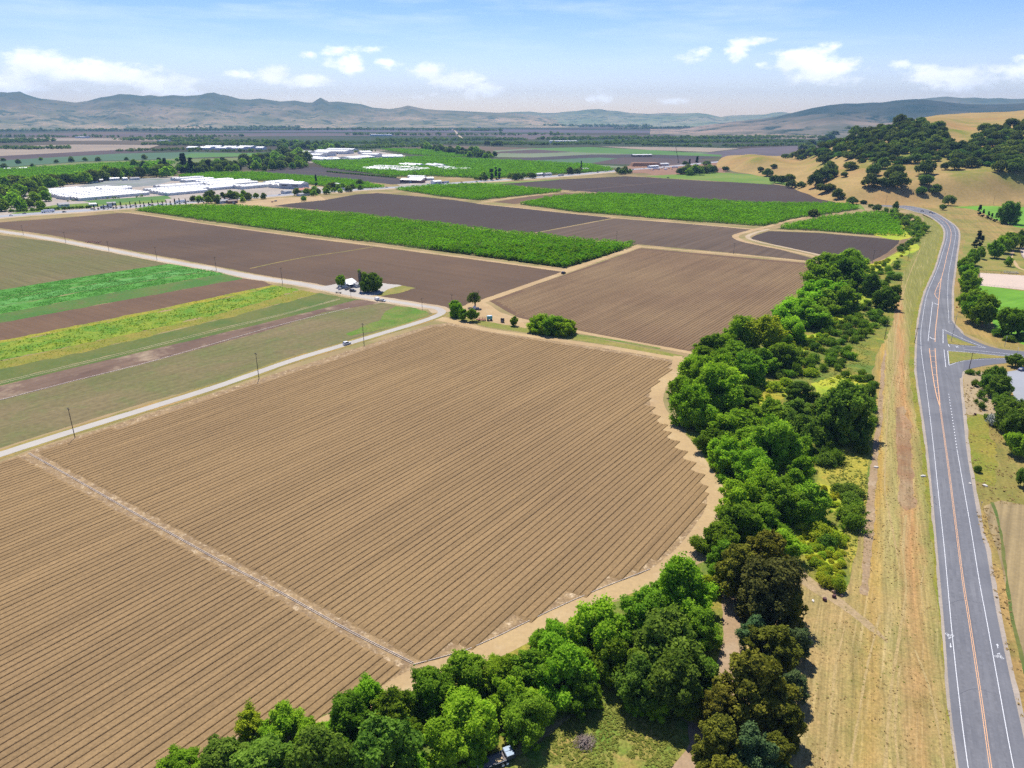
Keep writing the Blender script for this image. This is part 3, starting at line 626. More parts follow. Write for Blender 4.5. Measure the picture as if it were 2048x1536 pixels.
# ------------------------------------------------------------------ main road on the right
LW = [(1797, 414), (1831, 421), (1865, 431), (1886, 447), (1893.6, 460), (1893.6, 478), (1886, 504), (1878, 530), (1867.6, 556), (1857, 580), (1850.7, 603), (1845.5, 634), (1842, 660), (1842, 694), (1846.5, 733), (1851.5, 765), (1865.6, 882), (1876, 981), (1888.7, 1100), (1904.4, 1271), (1920.9, 1421), (1936, 1534.6), (1960, 1700), (1990, 1880)]
RW = [(1800, 411), (1840, 418), (1886, 436), (1904, 449.5), (1910.6, 465), (1908.8, 486), (1904, 512), (1897.6, 546), (1895.5, 577), (1895.7, 608), (1898, 647)]
RW2 = [(1913.8, 899), (1925.5, 966), (1941, 1054), (1958, 1160), (1972, 1235), (1994, 1356), (2027, 1534.6), (2070, 1720), (2120, 1900)]
LE = [(1740, 411.5), (1797, 415), (1831, 423.4), (1857, 431), (1880.6, 447), (1889.7, 460), (1889.7, 478), (1882, 504), (1872.8, 535), (1862.4, 559), (1852, 582), (1845.5, 603), (1840, 629), (1836, 655), (1833.8, 694), (1833, 725), (1835, 760), (1851, 864), (1863, 968), (1875, 1100), (1888, 1246), (1899, 1392), (1917, 1534.6), (1940, 1700), (1965, 1880)]
RE = [(1740, 409.5), (1797, 410), (1840, 416), (1870, 426), (1896, 441.7), (1912, 454.7), (1917, 467.7), (1915.8, 488.5), (1912, 514.6), (1908, 546), (1904, 577), (1903.5, 613.5), (1904.6, 645), (1922, 665.6), (1930, 700), (1925, 743.7), (1919.7, 759), (1925.5, 825), (1933, 900), (1946, 981), (1962, 1067), (1972, 1100), (1990, 1210), (2016, 1337), (2041, 1447), (2075, 1600), (2140, 1860)]
def two_edge(name, L, Rr, mat, z, step=3.0, jit=0.0):
    a = smooth_line([G(*p) for p in L], step); b = smooth_line([G(*p) for p in Rr], step)
    W2 = a+b[::-1]
    return sheet(name, W2, mat, z, jit, 3.0)
two_edge('road_shoulder', [(p[0]-.5-3*(p[1]-405)/1100-3, p[1]) for p in LE], [(p[0]+1+9*(p[1]-405)/1100+2, p[1]) for p in RE], SHLD, .06, 3.0, .3)
two_edge('road', LE, RE, ROAD, .085)
psheet('side_road', [(1903, 640), (1922, 665.6), (1961, 686.5), (2000, 698), (2048, 703), (2200, 716), (2200, 742), (2048, 722), (2018.6, 725.5), (1974, 730.7), (1938, 738.5), (1925, 743.7), (1921, 757), (1895, 740), (1890, 690), (1888, 655)], ROAD2, .080, 0, 3, smooth=True)
psheet('road_island', [(1893, 668.5), (1901, 672), (1925, 682), (1953, 692.5), (1920, 690.5), (1896, 688)], SOIL['park'], .24, .1, 2)
psheet('road_island', [(1897, 703), (1940, 706), (2012, 714), (2012, 716.5), (1961, 717.5), (1925, 722), (1899, 728.5)], SOIL['park'], .24, .1, 2)
def paint(name, pts, wd, mat=None, step=2.5): return pstrip(name, pts, wd, mat or WHITE, .10, 0, step)
paint('lane_marking', LW, .16); paint('lane_marking', RW, .16); paint('lane_marking', RW2, .16)
paint('lane_marking', [(1898, 647), (1904, 648)], .25)
paint('lane_marking', [(1888, 699.5), (1891.6, 734.6)], .25); paint('lane_marking', [(1865, 604.4), (1855.9, 682.5)], .25)
YC = [(1801, 412.5), (1850, 424), (1880, 436), (1896, 449.5), (1902, 465), (1900, 486), (1893.6, 512), (1888.4, 535.4), (1883, 556), (1880, 577), (1877.5, 600), (1874.5, 630), (1871, 660), (1870, 684)]
YD = [(1879.5, 812), (1890, 885), (1901, 968), (1912.5, 1059), (1925.5, 1160), (1939, 1246), (1961, 1392), (1981, 1534.6), (2008, 1700), (2040, 1880)]
paint('centre_line', YC, .32, ORANGE)
for s in (-.18, .18):
    L = [G(*p) for p in YD]; q = [Vector((p.x+s*math.cos(R(28)), p.y-s*math.sin(R(28)))) for p in L]; strip('centre_line', q, .13, ORANGE, .10, 0, 2.5)
tapL = [(1858.5, 697), (1863.7, 738.5), (1870, 777.6), (1876, 802), (1879.5, 812)]; tapR = [(1870, 697), (1872.8, 738.5), (1875.8, 770), (1879, 800), (1879.8, 812)]
paint('centre_line', tapL, .32, ORANGE); paint('centre_line', tapR, .32, ORANGE)
upL = [(1883, 556), (1875.4, 572), (1870, 585), (1871, 592), (1876.7, 599)]
paint('centre_line', upL, .3, ORANGE)
for (a, b) in [((1859, 702), (1870, 702)), ((1861, 713), (1871, 713)), ((1862, 724), (1871.5, 724)), ((1863.5, 736), (1872.5, 736)), ((1865.5, 750), (1873.5, 750)), ((1868, 762), (1875, 762)), ((1870, 775), (1876, 775)), ((1872.5, 787), (1877.3, 787)), ((1876, 566), (1882, 566)), ((1874, 573), (1881, 573)), ((1871.5, 580), (1880, 580)), ((1870.5, 587), (1879, 587))]:
    paint('centre_line', [a, b], .3, ORANGE)
for i in range(19):
    t = i/18; x, y = 1897.6+(1913.5-1897.6)*t, 790+(896-790)*t**1.02
    p = G(x, y); strip('lane_marking', [(p.x, p.y), (p.x+.52, p.y+1.0)], .3, WHITE, .10, 0, 1)
for L in ([(1886.6, 659), (1925, 677.5), (1971.8, 696.4)], [(1886, 659), (1886, 687)], [(1896, 688.5), (1940, 692.5), (1971.8, 696)], [(1927, 699), (1985, 704.5), (2048, 712), (2150, 722)], [(1895.5, 701.6), (1950, 706), (2018, 713)], [(1895.5, 702), (1898, 730)], [(1898, 730.7), (1922, 723), (1961, 718.5), (2016, 717.7)], [(1896.5, 689), (1899, 694)]):
    paint('lane_marking', L, .28)
# turn arrows, stop word bar and bicycle symbols painted on the road
def flat_shape(name, polys, org, head, sc, mat=None, sy=1.0):
    vs = []; fs = []
    c, s = math.cos(head), math.sin(head)
    for P in polys:
        b = len(vs)
        for (x, y) in P:
            X, Y = x*sc, y*sc*sy; vs.append((org.x+X*c+Y*s, org.y-X*s+Y*c, .104))
        T = tessellate_polygon([[Vector((x, y, 0)) for x, y in P]])
        for t in T:
            a, bb, cc = (Vector((*P[i], 0)) for i in t); fs.append(tuple(b+i for i in (t if (bb-a).cross(cc-a).z > 0 else (t[0], t[2], t[1]))))
    o = link(name, mesh_np(name, vs, fs, [mat or WHITE])); o['kind'] = 'structure'; return o
ARROW = [[(-.15, -1.6), (.15, -1.6), (.15, .3), (-.1, .55), (-.55, .75), (-.55, 1.15), (-1.2, .6), (-.55, .05), (-.55, .42), (-.3, .32), (-.15, .1)]]
flat_shape('turn_arrow', ARROW, G(1871, 608), R(14+180), 1.5, sy=1.2); flat_shape('turn_arrow', ARROW, G(1863, 677), R(11+180), 1.5, sy=1.2)
def ring(cx, cy, r, w=.09, n=14):
    return [[(cx+rr*math.cos(a), cy+rr*math.sin(a)) for rr, a in ((r, 2*math.pi*i/n), (r, 2*math.pi*(i+1)/n), (r-w, 2*math.pi*(i+1)/n), (r-w, 2*math.pi*i/n))] for i in range(n)]
def seg(x0, y0, x1, y1, w=.09):
    d = Vector((x1-x0, y1-y0)).normalized()*w/2; return [(x0+d.y, y0-d.x), (x1+d.y, y1-d.x), (x1-d.y, y1+d.x), (x0-d.y, y0+d.x)]
BIKE = ring(-.55, 0, .36)+ring(.55, 0, .36)+[seg(-.55, 0, -.2, .55), seg(-.2, .55, .4, .55), seg(.55, 0, .4, .7), seg(-.2, .5, .05, 0), seg(.05, 0, .4, .55), seg(-.55, 0, .05, 0), seg(.3, .75, .55, .75), seg(-.3, .95, .1, 1.25, .2), seg(.1, 1.25, .4, .75), [(.05, 1.35), (.3, 1.35), (.3, 1.6), (.05, 1.6)]]
UP = [[(-.06, -.6), (.06, -.6), (.06, .25), (.25, .25), (0, .75), (-.25, .25), (-.06, .25)]]
flat_shape('bicycle_symbol', BIKE, G(1998, 1315), R(28), 1.05); flat_shape('lane_arrow', UP, G(1995, 1293), R(28), 1.3)
flat_shape('bicycle_symbol', BIKE, G(1899, 1270), R(28+180), 1.05); flat_shape('lane_arrow', UP, G(1901, 1291), R(28+180), 1.3)
flat_shape('stop_word', [seg(-1.8+i*1.05, -.7, -1.8+i*1.05, .7, .4) for i in range(4)]+[seg(-1.8, 0, 1.3, 0, .3)], G(1914, 693.5), R(-62), .9)

# ------------------------------------------------------------------ verge strip, creek bank, right-hand side
psheet('verge', [(1600, 700), (1690, 600), (1750, 540), (1830, 470), (1850, 450), (1845, 428), (1797, 416), (1831, 423), (1880, 447), (1889.7, 478), (1882, 504), (1862, 559), (1840, 620), (1834, 690), (1835, 760), (1863, 968), (1888, 1246), (1899, 1392), (1917, 1534), (1965, 1880), (1380, 1900), (1400, 1536), (1440, 1300), (1500, 1180), (1500, 1000), (1500, 850)], SOIL['strip'], .02, 0, 6)
pstrip('verge', [(1868, 440), (1884, 462), (1882, 485), (1874, 515), (1861, 550), (1846, 585), (1835, 625), (1829, 660), (1826, 700), (1826, 740), (1831, 790), (1846, 880), (1856, 970), (1866, 1060), (1876, 1170), (1888, 1300), (1904, 1450), (1925, 1620)], [4, 4, 4, 4, 4, 3.5, 3.5, 3.5, 3.5, 3.5, 3.5, 3.5, 3, 3, 2.2, 1.4, 1.2, 1.2], SOIL['weed2'], .045, .8, 3)
EROD = ground_mat('reddish_bare_soil', (.30, .165, .085), (.33, .235, .13), .06, 1.0, .25, c3=(.40, .30, .18), c3_amt=.6, head=R(26), srow=(.6, .02, 1), samt=.25)
psheet('bare_patch', [(1792, 815), (1808, 812), (1820, 850), (1828, 940), (1832, 1015), (1812, 1022), (1795, 1000), (1796, 930), (1793, 870)], EROD, .04, 1.2, 2.5)
pstrip('footpath', [(1770, 700), (1762, 790), (1756, 860), (1748, 940), (1742, 1000), (1738, 1060), (1732, 1130), (1728, 1190)], [1.0, 1.4, 1.8, 2.0, 2.2, 2.4, 2.2, 1.8], ground_mat('path_soil', (.38, .27, .16), (.32, .225, .13), .12, 1.2, .3, c3=(.48, .38, .26), c3_amt=.8, c3s=.2), .042, .7, 1.5)
pstrip('footpath', [(1590, 1140), (1640, 1180), (1680, 1205), (1720, 1235), (1775, 1285)], [5, 4, 3, 2.4, .4], ground_mat('worn_path_soil', (.42, .31, .18), (.36, .27, .14), .3, 1.4, .3, c3=(.30, .24, .10), c3_amt=.7, c3s=.3), .041, .8, 1.5)
TYRE = ground_mat('straw_windrow', (.44, .33, .15), (.37, .28, .12), .3, 2, .4)
for pts, wd in (([(1690, 1250), (1672, 1330), (1660, 1430), (1650, 1536)], .5), ([(1760, 1230), (1735, 1330), (1700, 1536)], .5), ([(1800, 700), (1778, 800), (1772, 900), (1770, 980), (1785, 1060), (1800, 1140)], .45), ([(1812, 1030), (1806, 1100), (1812, 1180), (1800, 1260), (1780, 1400), (1770, 1560)], .6), ([(1850, 1130), (1842, 1180), (1850, 1230)], .35), ([(1830, 1300), (1860, 1380), (1880, 1480), (1890, 1560)], .5), ([(1800, 1330), (1790, 1440), (1800, 1560)], .5), ([(1620, 1250), (1612, 1340), (1600, 1450)], .5), ([(1840, 500), (1815, 560), (1795, 640), (1786, 720)], .5)):
    pstrip('hay_row', pts, wd, TYRE, .05, .22, 1.5)
CREEK = [(1640, 524), (1700, 505), (1740, 528), (1800, 500), (1835, 480), (1842, 492), (1815, 530), (1800, 575), (1790, 620), (1775, 670), (1745, 730), (1752, 780), (1750, 860), (1742, 930), (1728, 1010), (1712, 1080), (1700, 1140), (1690, 1180), (1640, 1170), (1590, 1140), (1500, 1240), (1430, 1230), (1440, 1100), (1460, 1010), (1420, 930), (1370, 860), (1345, 800), (1340, 750), (1390, 700), (1480, 650), (1560, 600), (1610, 560)]
psheet('creek_bank', CREEK, SOIL['under'], .032, 1.5, 4, smooth=True)
for P in ([(1700, 520), (1745, 527), (1790, 508), (1830, 488), (1836, 500), (1800, 515), (1760, 540), (1720, 552), (1700, 545)], [(1650, 640), (1700, 615), (1720, 622), (1700, 640), (1665, 665), (1640, 668)], [(1710, 592), (1735, 585), (1740, 603), (1715, 612)], [(1560, 700), (1610, 672), (1660, 665), (1640, 690), (1590, 705)], [(1470, 795), (1520, 765), (1580, 770), (1560, 800), (1500, 822), (1460, 835)], [(1625, 768), (1690, 748), (1735, 765), (1735, 800), (1690, 790), (1640, 790)], [(1575, 1052), (1640, 1040), (1690, 1075), (1680, 1130), (1690, 1180), (1640, 1160), (1620, 1120), (1590, 1090)], [(1640, 968), (1690, 985), (1705, 1010), (1690, 1030), (1650, 1005)], [(1745, 470), (1830, 440), (1845, 462), (1800, 480)]):
    psheet('mustard_patch', P, SOIL['lime'], .056, 1.6, 2.5, smooth=True)
psheet('mustard_patch', [(1500, 790), (1550, 778), (1570, 795), (1545, 803), (1505, 800)], SOIL['must'], .06, .8, 2.5, smooth=True)
psheet('verge', [(1630, 930), (1735, 880), (1735, 990), (1720, 1060), (1700, 1150), (1690, 1100), (1680, 1010), (1640, 975)], ground_mat('golden_weeds', (.40, .34, .05), (.28, .29, .045), .09, 1.2, .4, c3=(.46, .30, .06), c3_amt=.7), .045, 1.2, 3)
# clearing and lane at the bottom between the creek trees and the gum trees
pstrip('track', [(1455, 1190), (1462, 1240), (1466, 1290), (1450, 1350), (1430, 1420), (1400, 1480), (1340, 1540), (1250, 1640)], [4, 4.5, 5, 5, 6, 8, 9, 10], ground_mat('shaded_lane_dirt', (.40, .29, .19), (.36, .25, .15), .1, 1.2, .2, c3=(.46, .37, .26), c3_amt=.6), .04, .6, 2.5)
psheet('clearing', [(1060, 1500), (1150, 1430), (1240, 1390), (1330, 1420), (1380, 1470), (1330, 1560), (1200, 1750), (850, 1800), (900, 1600)], ground_mat('clearing_grass', (.30, .25, .065), (.14, .23, .03), .13, 1.6, .5, c3=(.42, .29, .10), c3_amt=.8, c3s=.3, bump=.12), .045, 1.0, 2.5, smooth=True)
psheet('creek_bank', [(340, 1550), (470, 1480), (620, 1440), (760, 1395), (900, 1340), (1020, 1300), (1130, 1245), (1240, 1200), (1340, 1150), (1420, 1120), (1450, 1250), (1440, 1400), (1330, 1440), (1150, 1420), (1050, 1480), (900, 1600), (800, 1800), (200, 1800)], SOIL['under'], .03, .8, 3)
# right of the road
psheet('verge', [(1797, 409), (1840, 415), (1870, 425), (1896, 440), (1913, 454), (1919, 470), (1914, 515), (1906, 577), (1905, 645), (1925, 664), (2000, 697), (2200, 712), (2400, 640), (2400, 395), (1900, 404)], SOIL['grass'], .018, 0, 6)
psheet('verge', [(1921, 757), (1940, 738), (2018, 726), (2200, 745), (2600, 1000), (2400, 1900), (2140, 1870), (2041, 1447), (1972, 1100), (1946, 981), (1927, 825)], SOIL['grass'], .018, 0, 6)
psheet('lawn', [(1955, 571), (1975, 572), (2048, 582), (2300, 604), (2300, 720), (2048, 690), (1998, 668), (1975, 630)], SOIL['lawn'], .04, .5, 3)
psheet('lawn', [(1905, 414), (1960, 412), (2048, 414), (2200, 416), (2200, 462), (2048, 456), (2020, 448), (1990, 438), (1950, 420)], SOIL['lawn'], .04, 1.0, 4, smooth=True)
psheet('park_grass', [(1930, 470), (1975, 480), (2048, 490), (2250, 500), (2250, 545), (1950, 540), (1925, 520)], SOIL['park'], .03, 2, 5, smooth=True)
pstrip('path', [(2150, 560), (2048, 540), (2030, 525), (2022, 512), (2028, 500)], 2.5, SOIL['track'], .05, .3, 3)
psheet('sand_court', [(1958, 545.5), (2048, 551), (2250, 563), (2250, 596), (2048, 580), (1959, 571)], SOIL['sand'], .06, 0, 3)
psheet('sand_court', [(2040, 495), (2100, 490), (2150, 530), (2060, 530), (2043, 512)], SOIL['sand'], .06, 0, 3)
psheet('car_park', [(2012, 744), (2048, 738), (2300, 760), (2300, 950), (2048, 832), (2030, 800)], ground_mat('car_park_asphalt', (.36, .38, .42), (.33, .35, .39), .1, 1.5, .06), .06, 0, 3)
psheet('bare_slope', [(1926, 750), (1950, 742), (2005, 748), (2010, 790), (1990, 840), (1955, 830), (1932, 830)], ground_mat('shrub_bed_soil', (.42, .33, .20), (.36, .28, .17), .1, 1.2, .15), .03, .6, 3)
psheet('verge', [(1934, 835), (1965, 830), (1985, 870), (1992, 960), (1975, 970), (1950, 960), (1940, 900)], SOIL['weed2'], .035, 1.6, 2.5, smooth=True)
psheet('mown_field', [(1966, 1012), (2000, 1000), (2060, 1012), (2400, 1100), (2500, 1700), (2300, 1800), (2100, 1500), (2022, 1230), (2000, 1120)], ground_mat('mown_hay_field', (.37, .28, .14), (.30, .23, .12), .03, .8, .15, head=R(36), srow=(.38, .006, 1), samt=.32), .035, .5, 3)
pstrip('ditch', [(1985, 1005), (1996, 1040), (2004, 1080), (2010, 1130), (2022, 1220), (2048, 1330), (2080, 1450)], .8, SOIL['weed3'], .05, .35, 2.5)

# tyre-darkened wheel paths and crack sealing on the near road
WEAR = ground_mat('tyre_worn_asphalt', (.165, .170, .190), (.195, .200, .222), .3, 1.2, .12); SEAL = plain('crack_sealant', (.075, .078, .09), .5)
def at_y(L, y): return float(np.interp(y, [p[1] for p in L], [p[0] for p in L]))
for a, b in ((YD, LW), (YD, RW2)):
    for f in (.27, .74): pstrip('wheel_path', [(at_y(a, y)*(1-f)+at_y(b, y)*f, y) for y in (905, 1000, 1100, 1200, 1300, 1400, 1500, 1600, 1700)], .75, WEAR, .092, .12, 2.0)
for pts in ([(1868, 900), (1888, 897), (1912, 902)], [(1893, 1210), (1925, 1200), (1965, 1208)], [(1915, 1390), (1950, 1378), (1995, 1390)], [(1904, 1000), (1912, 1080), (1926, 1170), (1940, 1240)], [(1848, 800), (1870, 797), (1900, 801)], [(1890, 745), (1905, 770), (1915, 800)]): pstrip('crack_seal', pts, .09, SEAL, .097, .06, .8)
# ------------------------------------------------------------------ vegetation prototypes
def _cubesphere(k=2):
    vs = {}; fs = []
    for ax in range(3):
        for sg in (-1, 1):
            for i in range(k):
                for j in range(k):
                    q = []
                    for (a, b) in ((0, 0), (1, 0), (1, 1), (0, 1)):
                        p = [0, 0, 0]; p[ax] = sg; p[(ax+1) % 3] = -1+2*(i+a)/k; p[(ax+2) % 3] = -1+2*(j+b)/k
                        key = tuple(round(c, 4) for c in p); vs.setdefault(key, len(vs)); q.append(vs[key])
                    fs.append(q if sg > 0 else q[::-1])
    P = np.array(list(vs.keys()), float); return P/np.linalg.norm(P, axis=1)[:, None], np.array(fs)
CSV, CSF = _cubesphere(2)
def leaf_quads(C, N, size, rng, aspect=1.4):
    """quads centred at C facing N with random spin"""
    n = len(C); a = np.cross(N, rng.normal(size=(n, 3))); a /= np.linalg.norm(a, axis=1)[:, None]+1e-9; b = np.cross(N, a)
    s = (size*(.6+.8*rng.random(n)))[:, None]; a = a*s*aspect/2; b = b*s/2
    co = np.stack([C-a-b*.4, C+a*.1-b, C+a+b*.3, C-a*.1+b], 1).reshape(-1, 3)
    return co, np.arange(n*4).reshape(n, 4)
def crown_arrays(W=10.0, H=9.0, z0=.6, nl=40, lr=(.17, .27), leaf=.42, n=9000, seed=0, shape='round', fill=.85, up=.25, droop=0.0, cores=True, fuzz=.28, ragged=0.0):
    rng = np.random.default_rng(seed); L = []
    while len(L) < nl:
        t = rng.random()
        if shape == 'round': R_ = math.sin(math.pi*min(1, t*.72+.24))**.6
        elif shape == 'skirt': R_ = (1-t**2.4)**.5
        elif shape == 'cone': R_ = (1-t)**.8+.05
        elif shape == 'column': R_ = math.sin(math.pi*(t*.85+.1))**.4
        elif shape == 'flat': R_ = math.sin(math.pi*min(1, t*.55+.42))**.5
        a = rng.random()*2*math.pi; r_l = rng.uniform(*lr)*W
        if ragged:
            r_l *= rng.choice([.6, .8, 1.0, 1.35]); ang = 1+ragged*(.55*math.sin(a*2+seed)+.45*math.sin(a*3+seed*1.7+t*4)); R_ *= max(.45, ang)
        rr = (W/2*R_-r_l*.6)*math.sqrt(rng.uniform(.2, 1)); rr = max(rr, 0)
        zz = z0+r_l*.7+t*(H-z0-r_l*1.45)
        if ragged: zz += rng.normal()*H*.07*ragged*2
        L.append((math.cos(a)*rr, math.sin(a)*rr, zz, r_l*(.8 if shape == 'cone' else 1)))
    L = np.array(L); w = L[:, 3]**2; pick = rng.choice(nl, int(n*1.9), p=w/w.sum())
    d = rng.normal(size=(len(pick), 3)); d[:, 2] += up; d /= np.linalg.norm(d, axis=1)[:, None]
    rad = L[pick, 3]*(1-fuzz*.5+fuzz*rng.random(len(pick))**1.5*(1+.6*rng.random(len(pick))))
    off = d*rad[:, None]*np.array([1, 1, .85])
    AX = np.stack([L[:, 0]/(W/2)*.75, L[:, 1]/(W/2)*.75, np.full(nl, .8)], 1)+rng.normal(size=(nl, 3))*.25; AX /= np.linalg.norm(AX, axis=1)[:, None]
    if ragged:
        al = (off*AX[pick]).sum(1)[:, None]*AX[pick]; off = (off-al)*.78+al*rng.uniform(1.1, 1.9, nl)[pick][:, None]
    C = L[pick, :3]+off 
    D2 = ((C[:, None, :]-L[None, :, :3])**2).sum(-1); ins = (D2 < (L[None, :, 3]*fill*.95)**2).any(1)
    keep = (~ins) & (C[:, 2] > .1); C = C[keep][:n]; d = d[keep][:n]; pk = pick[keep][:n]
    N = d*.75+rng.normal(size=C.shape)*.7+np.array([0, 0, .55]); N /= np.linalg.norm(N, axis=1)[:, None]
    co, fa = leaf_quads(C, N, leaf, rng)
    lv = np.repeat(np.clip(rng.random(nl)[pk]*.55+rng.random(len(C))*.6-.05, 0, 1), 4)
    if cores:
        cc = []; cf = []; b = len(co)
        for k, (x, y, z, r) in enumerate(L):
            nn = 1+(RNG.random(len(CSV))-.5)*.25
            q_ = CSV*nn[:, None]*r*(.62 if ragged else .74)*np.array([1, 1, .85])
            if ragged: al = (q_*AX[k]).sum(1)[:, None]*AX[k]; q_ = (q_-al)*.8+al*1.35
            cc.append(q_+[x, y, z]); cf.append(CSF+b); b += len(CSV)
        co = np.concatenate([co]+cc); fa = np.concatenate([fa]+cf); lv = np.concatenate([lv, np.full(b-len(lv), .25)])
    return co, fa, lv
def crown_mesh(name, mat, **k):
    co, fa, lv = crown_arrays(**k); return mesh_np(name, co, fa, [mat], attr=lv)
def trunk_mesh(name, mat, H=6.0, r=.3, limbs=6, spread=3.0, seed=0, low=1.2):
    rg = random.Random(seed); m = MB(); top = Vector((rg.uniform(-.4, .4), rg.uniform(-.4, .4), H*.72))
    mid = Vector((rg.uniform(-.2, .2), rg.uniform(-.2, .2), low+.4))
    m.tube((0, 0, -.4), mid, r*1.25, r*.85, 9); m.tube(mid, top, r*.85, r*.25, 8)
    for i in range(limbs):
        a = 2*math.pi*i/limbs+rg.uniform(-.4, .4); t = rg.uniform(.0, .6); s = mid.lerp(top, t)
        e = s+Vector((math.cos(a)*spread*rg.uniform(.5, 1), math.sin(a)*spread*rg.uniform(.5, 1), H*rg.uniform(.15, .4)))
        k = s.lerp(e, .5)+Vector((0, 0, -.25)); m.tube(s, k, r*.45, r*.28, 6); m.tube(k, e, r*.28, r*.08, 5)
    return m.mesh(name, mat, True)
BARK = plain('bark', (.16, .12, .085), .9, var=.3, scale=3)
BARKP = plain('pale_bark', (.36, .31, .25), .9, var=.25, scale=3)
LM = dict(
 bright=leaf_mat('willow_leaf', (.125, .255, .012), (.400, .620, .045), .22, .54, .014),
 green=leaf_mat('green_leaf', (.105, .215, .016), (.310, .480, .040), .24, .52, .014),
 dark=leaf_mat('dark_oak_leaf', (.070, .145, .018), (.225, .350, .045), .25, .48, .014),
 yellow=leaf_mat('yellow_green_leaf', (.14, .26, .012), (.38, .48, .03), .2),
 gum=leaf_mat('gum_leaf', (.060, .075, .010), (.270, .265, .034), .22, .34, .015),
 rust=leaf_mat('rusty_gum_leaf', (.050, .052, .014), (.155, .140, .036), .2, .28),
 blue=leaf_mat('blue_gum_leaf', (.045, .095, .035), (.140, .220, .075), .2, .25),
 oak=leaf_mat('hill_oak_leaf', (.062, .098, .022), (.200, .265, .048), .35, .42, .02),
 oak2=leaf_mat('buckeye_leaf', (.075, .150, .020), (.17, .26, .035), .35, .22),
 bush=leaf_mat('coyote_brush_leaf', (.080, .165, .014), (.240, .370, .034), .3, .4, .015),
 lime=leaf_mat('lime_shrub_leaf', (.24, .36, .02), (.60, .60, .05), .2, .45),
 orch=leaf_mat('orchard_leaf', (.100, .240, .008), (.230, .460, .016), .10, .45, .012),
 pine=leaf_mat('conifer_leaf', (.015, .035, .014), (.035, .065, .022), .25, .1),
 sage=leaf_mat('sage_leaf', (.22, .25, .22), (.34, .36, .32), .1, .1))
PROTO = {}
def P_(key, fn):
    if key not in PROTO: PROTO[key] = fn()
    return PROTO[key]
# detailed crowns (about ten metres wide, scaled per tree)
KIND = {
 'W': ('willow_tree', 'willow', 'bright', dict(W=10, H=9, z0=.1, nl=72, lr=(.06, .13), leaf=.33, n=20000, shape='skirt', fuzz=.75, up=.6, ragged=.30), 6),
 'T': ('willow_tree', 'willow', 'green', dict(W=10, H=9, z0=.1, nl=70, lr=(.06, .13), leaf=.33, n=20000, shape='skirt', fuzz=.70, up=.5, ragged=.30), 6),
 'Y': ('willow_tree', 'willow', 'yellow', dict(W=10, H=9, z0=.2, nl=56, lr=(.06, .13), leaf=.33, n=13000, shape='round', fuzz=.8, up=.6, ragged=.34), 3),
 'O': ('oak_tree', 'oak', 'dark', dict(W=10, H=9, z0=.4, nl=70, lr=(.07, .13), leaf=.34, n=17000, shape='skirt', fuzz=.5, ragged=.2), 5),
 'G': ('gum_tree', 'eucalyptus', 'gum', dict(W=10, H=12, z0=.8, nl=85, lr=(.07, .12), leaf=.30, n=17000, shape='skirt', fuzz=.38, up=.7, ragged=.2), 4),
 'R': ('gum_tree', 'eucalyptus', 'rust', dict(W=10, H=11, z0=.5, nl=80, lr=(.07, .12), leaf=.30, n=16000, shape='skirt', fuzz=.6, ragged=.30), 2),
 'B': ('gum_tree', 'eucalyptus', 'blue', dict(W=10, H=12, z0=1.0, nl=60, lr=(.08, .13), leaf=.30, n=12000, shape='skirt', fuzz=.4, up=.7, ragged=.2), 2),
 'P': ('park_tree', 'tree', 'green', dict(W=10, H=9, z0=2.0, nl=46, lr=(.09, .16), leaf=.5, n=7000, shape='round', fuzz=.5, ragged=.18), 4),
 'Q': ('park_tree', 'tree', 'dark', dict(W=10, H=8, z0=1.4, nl=46, lr=(.09, .16), leaf=.45, n=7000, shape='flat', fuzz=.45, ragged=.15), 4),
}
def kind_mesh(k, i):
    nm, cat, lm, par, nv = KIND[k]
    return P_(('crown', k, i % nv), lambda: crown_mesh(nm+'_crown', LM[lm], seed=100*ord(k)+i % nv, **par))
def kind_trunk(k, i):
    return P_(('trunk', k, i % 2), lambda: trunk_mesh('trunk', BARKP if k in 'GRB' else BARK, H=KIND[k][3]['H'], r=.34, limbs=7, spread=2.6, seed=ord(k)+i % 2, low=2.0 if k in 'PQG' else .8))
def solve_tree(cx, bot, w, top, Hcap=None):
    """crown silhouette in the photo -> trunk position and size in metres"""
    Hh = 5.0
    for _ in range(6):
        p = G(cx, (bot+top)/2, Hh*.5); s = mpp(p); dl = math.atan2(CAM_H-p.z, math.hypot(p.x, p.y)); Wm = w*s
        a = (bot-top)*s; q = a*a-(Wm*math.sin(dl))**2*.8
        Hh = max(math.sqrt(max(q, 0))/math.cos(dl), .55*Wm)
        Hh = min(Hh, (1.15 if Hcap is None else Hcap)*Wm)
    return p, Wm, Hh
ORD = ['first', 'second', 'third', 'fourth', 'fifth', 'sixth', 'seventh', 'eighth', 'ninth', 'tenth', 'eleventh', 'twelfth', 'thirteenth', 'fourteenth', 'fifteenth', 'sixteenth', 'seventeenth', 'eighteenth', 'nineteenth', 'twentieth', 'twenty-first', 'twenty-second', 'twenty-third', 'twenty-fourth', 'twenty-fifth', 'twenty-sixth', 'twenty-seventh', 'twenty-eighth', 'twenty-ninth', 'thirtieth', 'thirty-first', 'thirty-second', 'thirty-third', 'thirty-fourth']
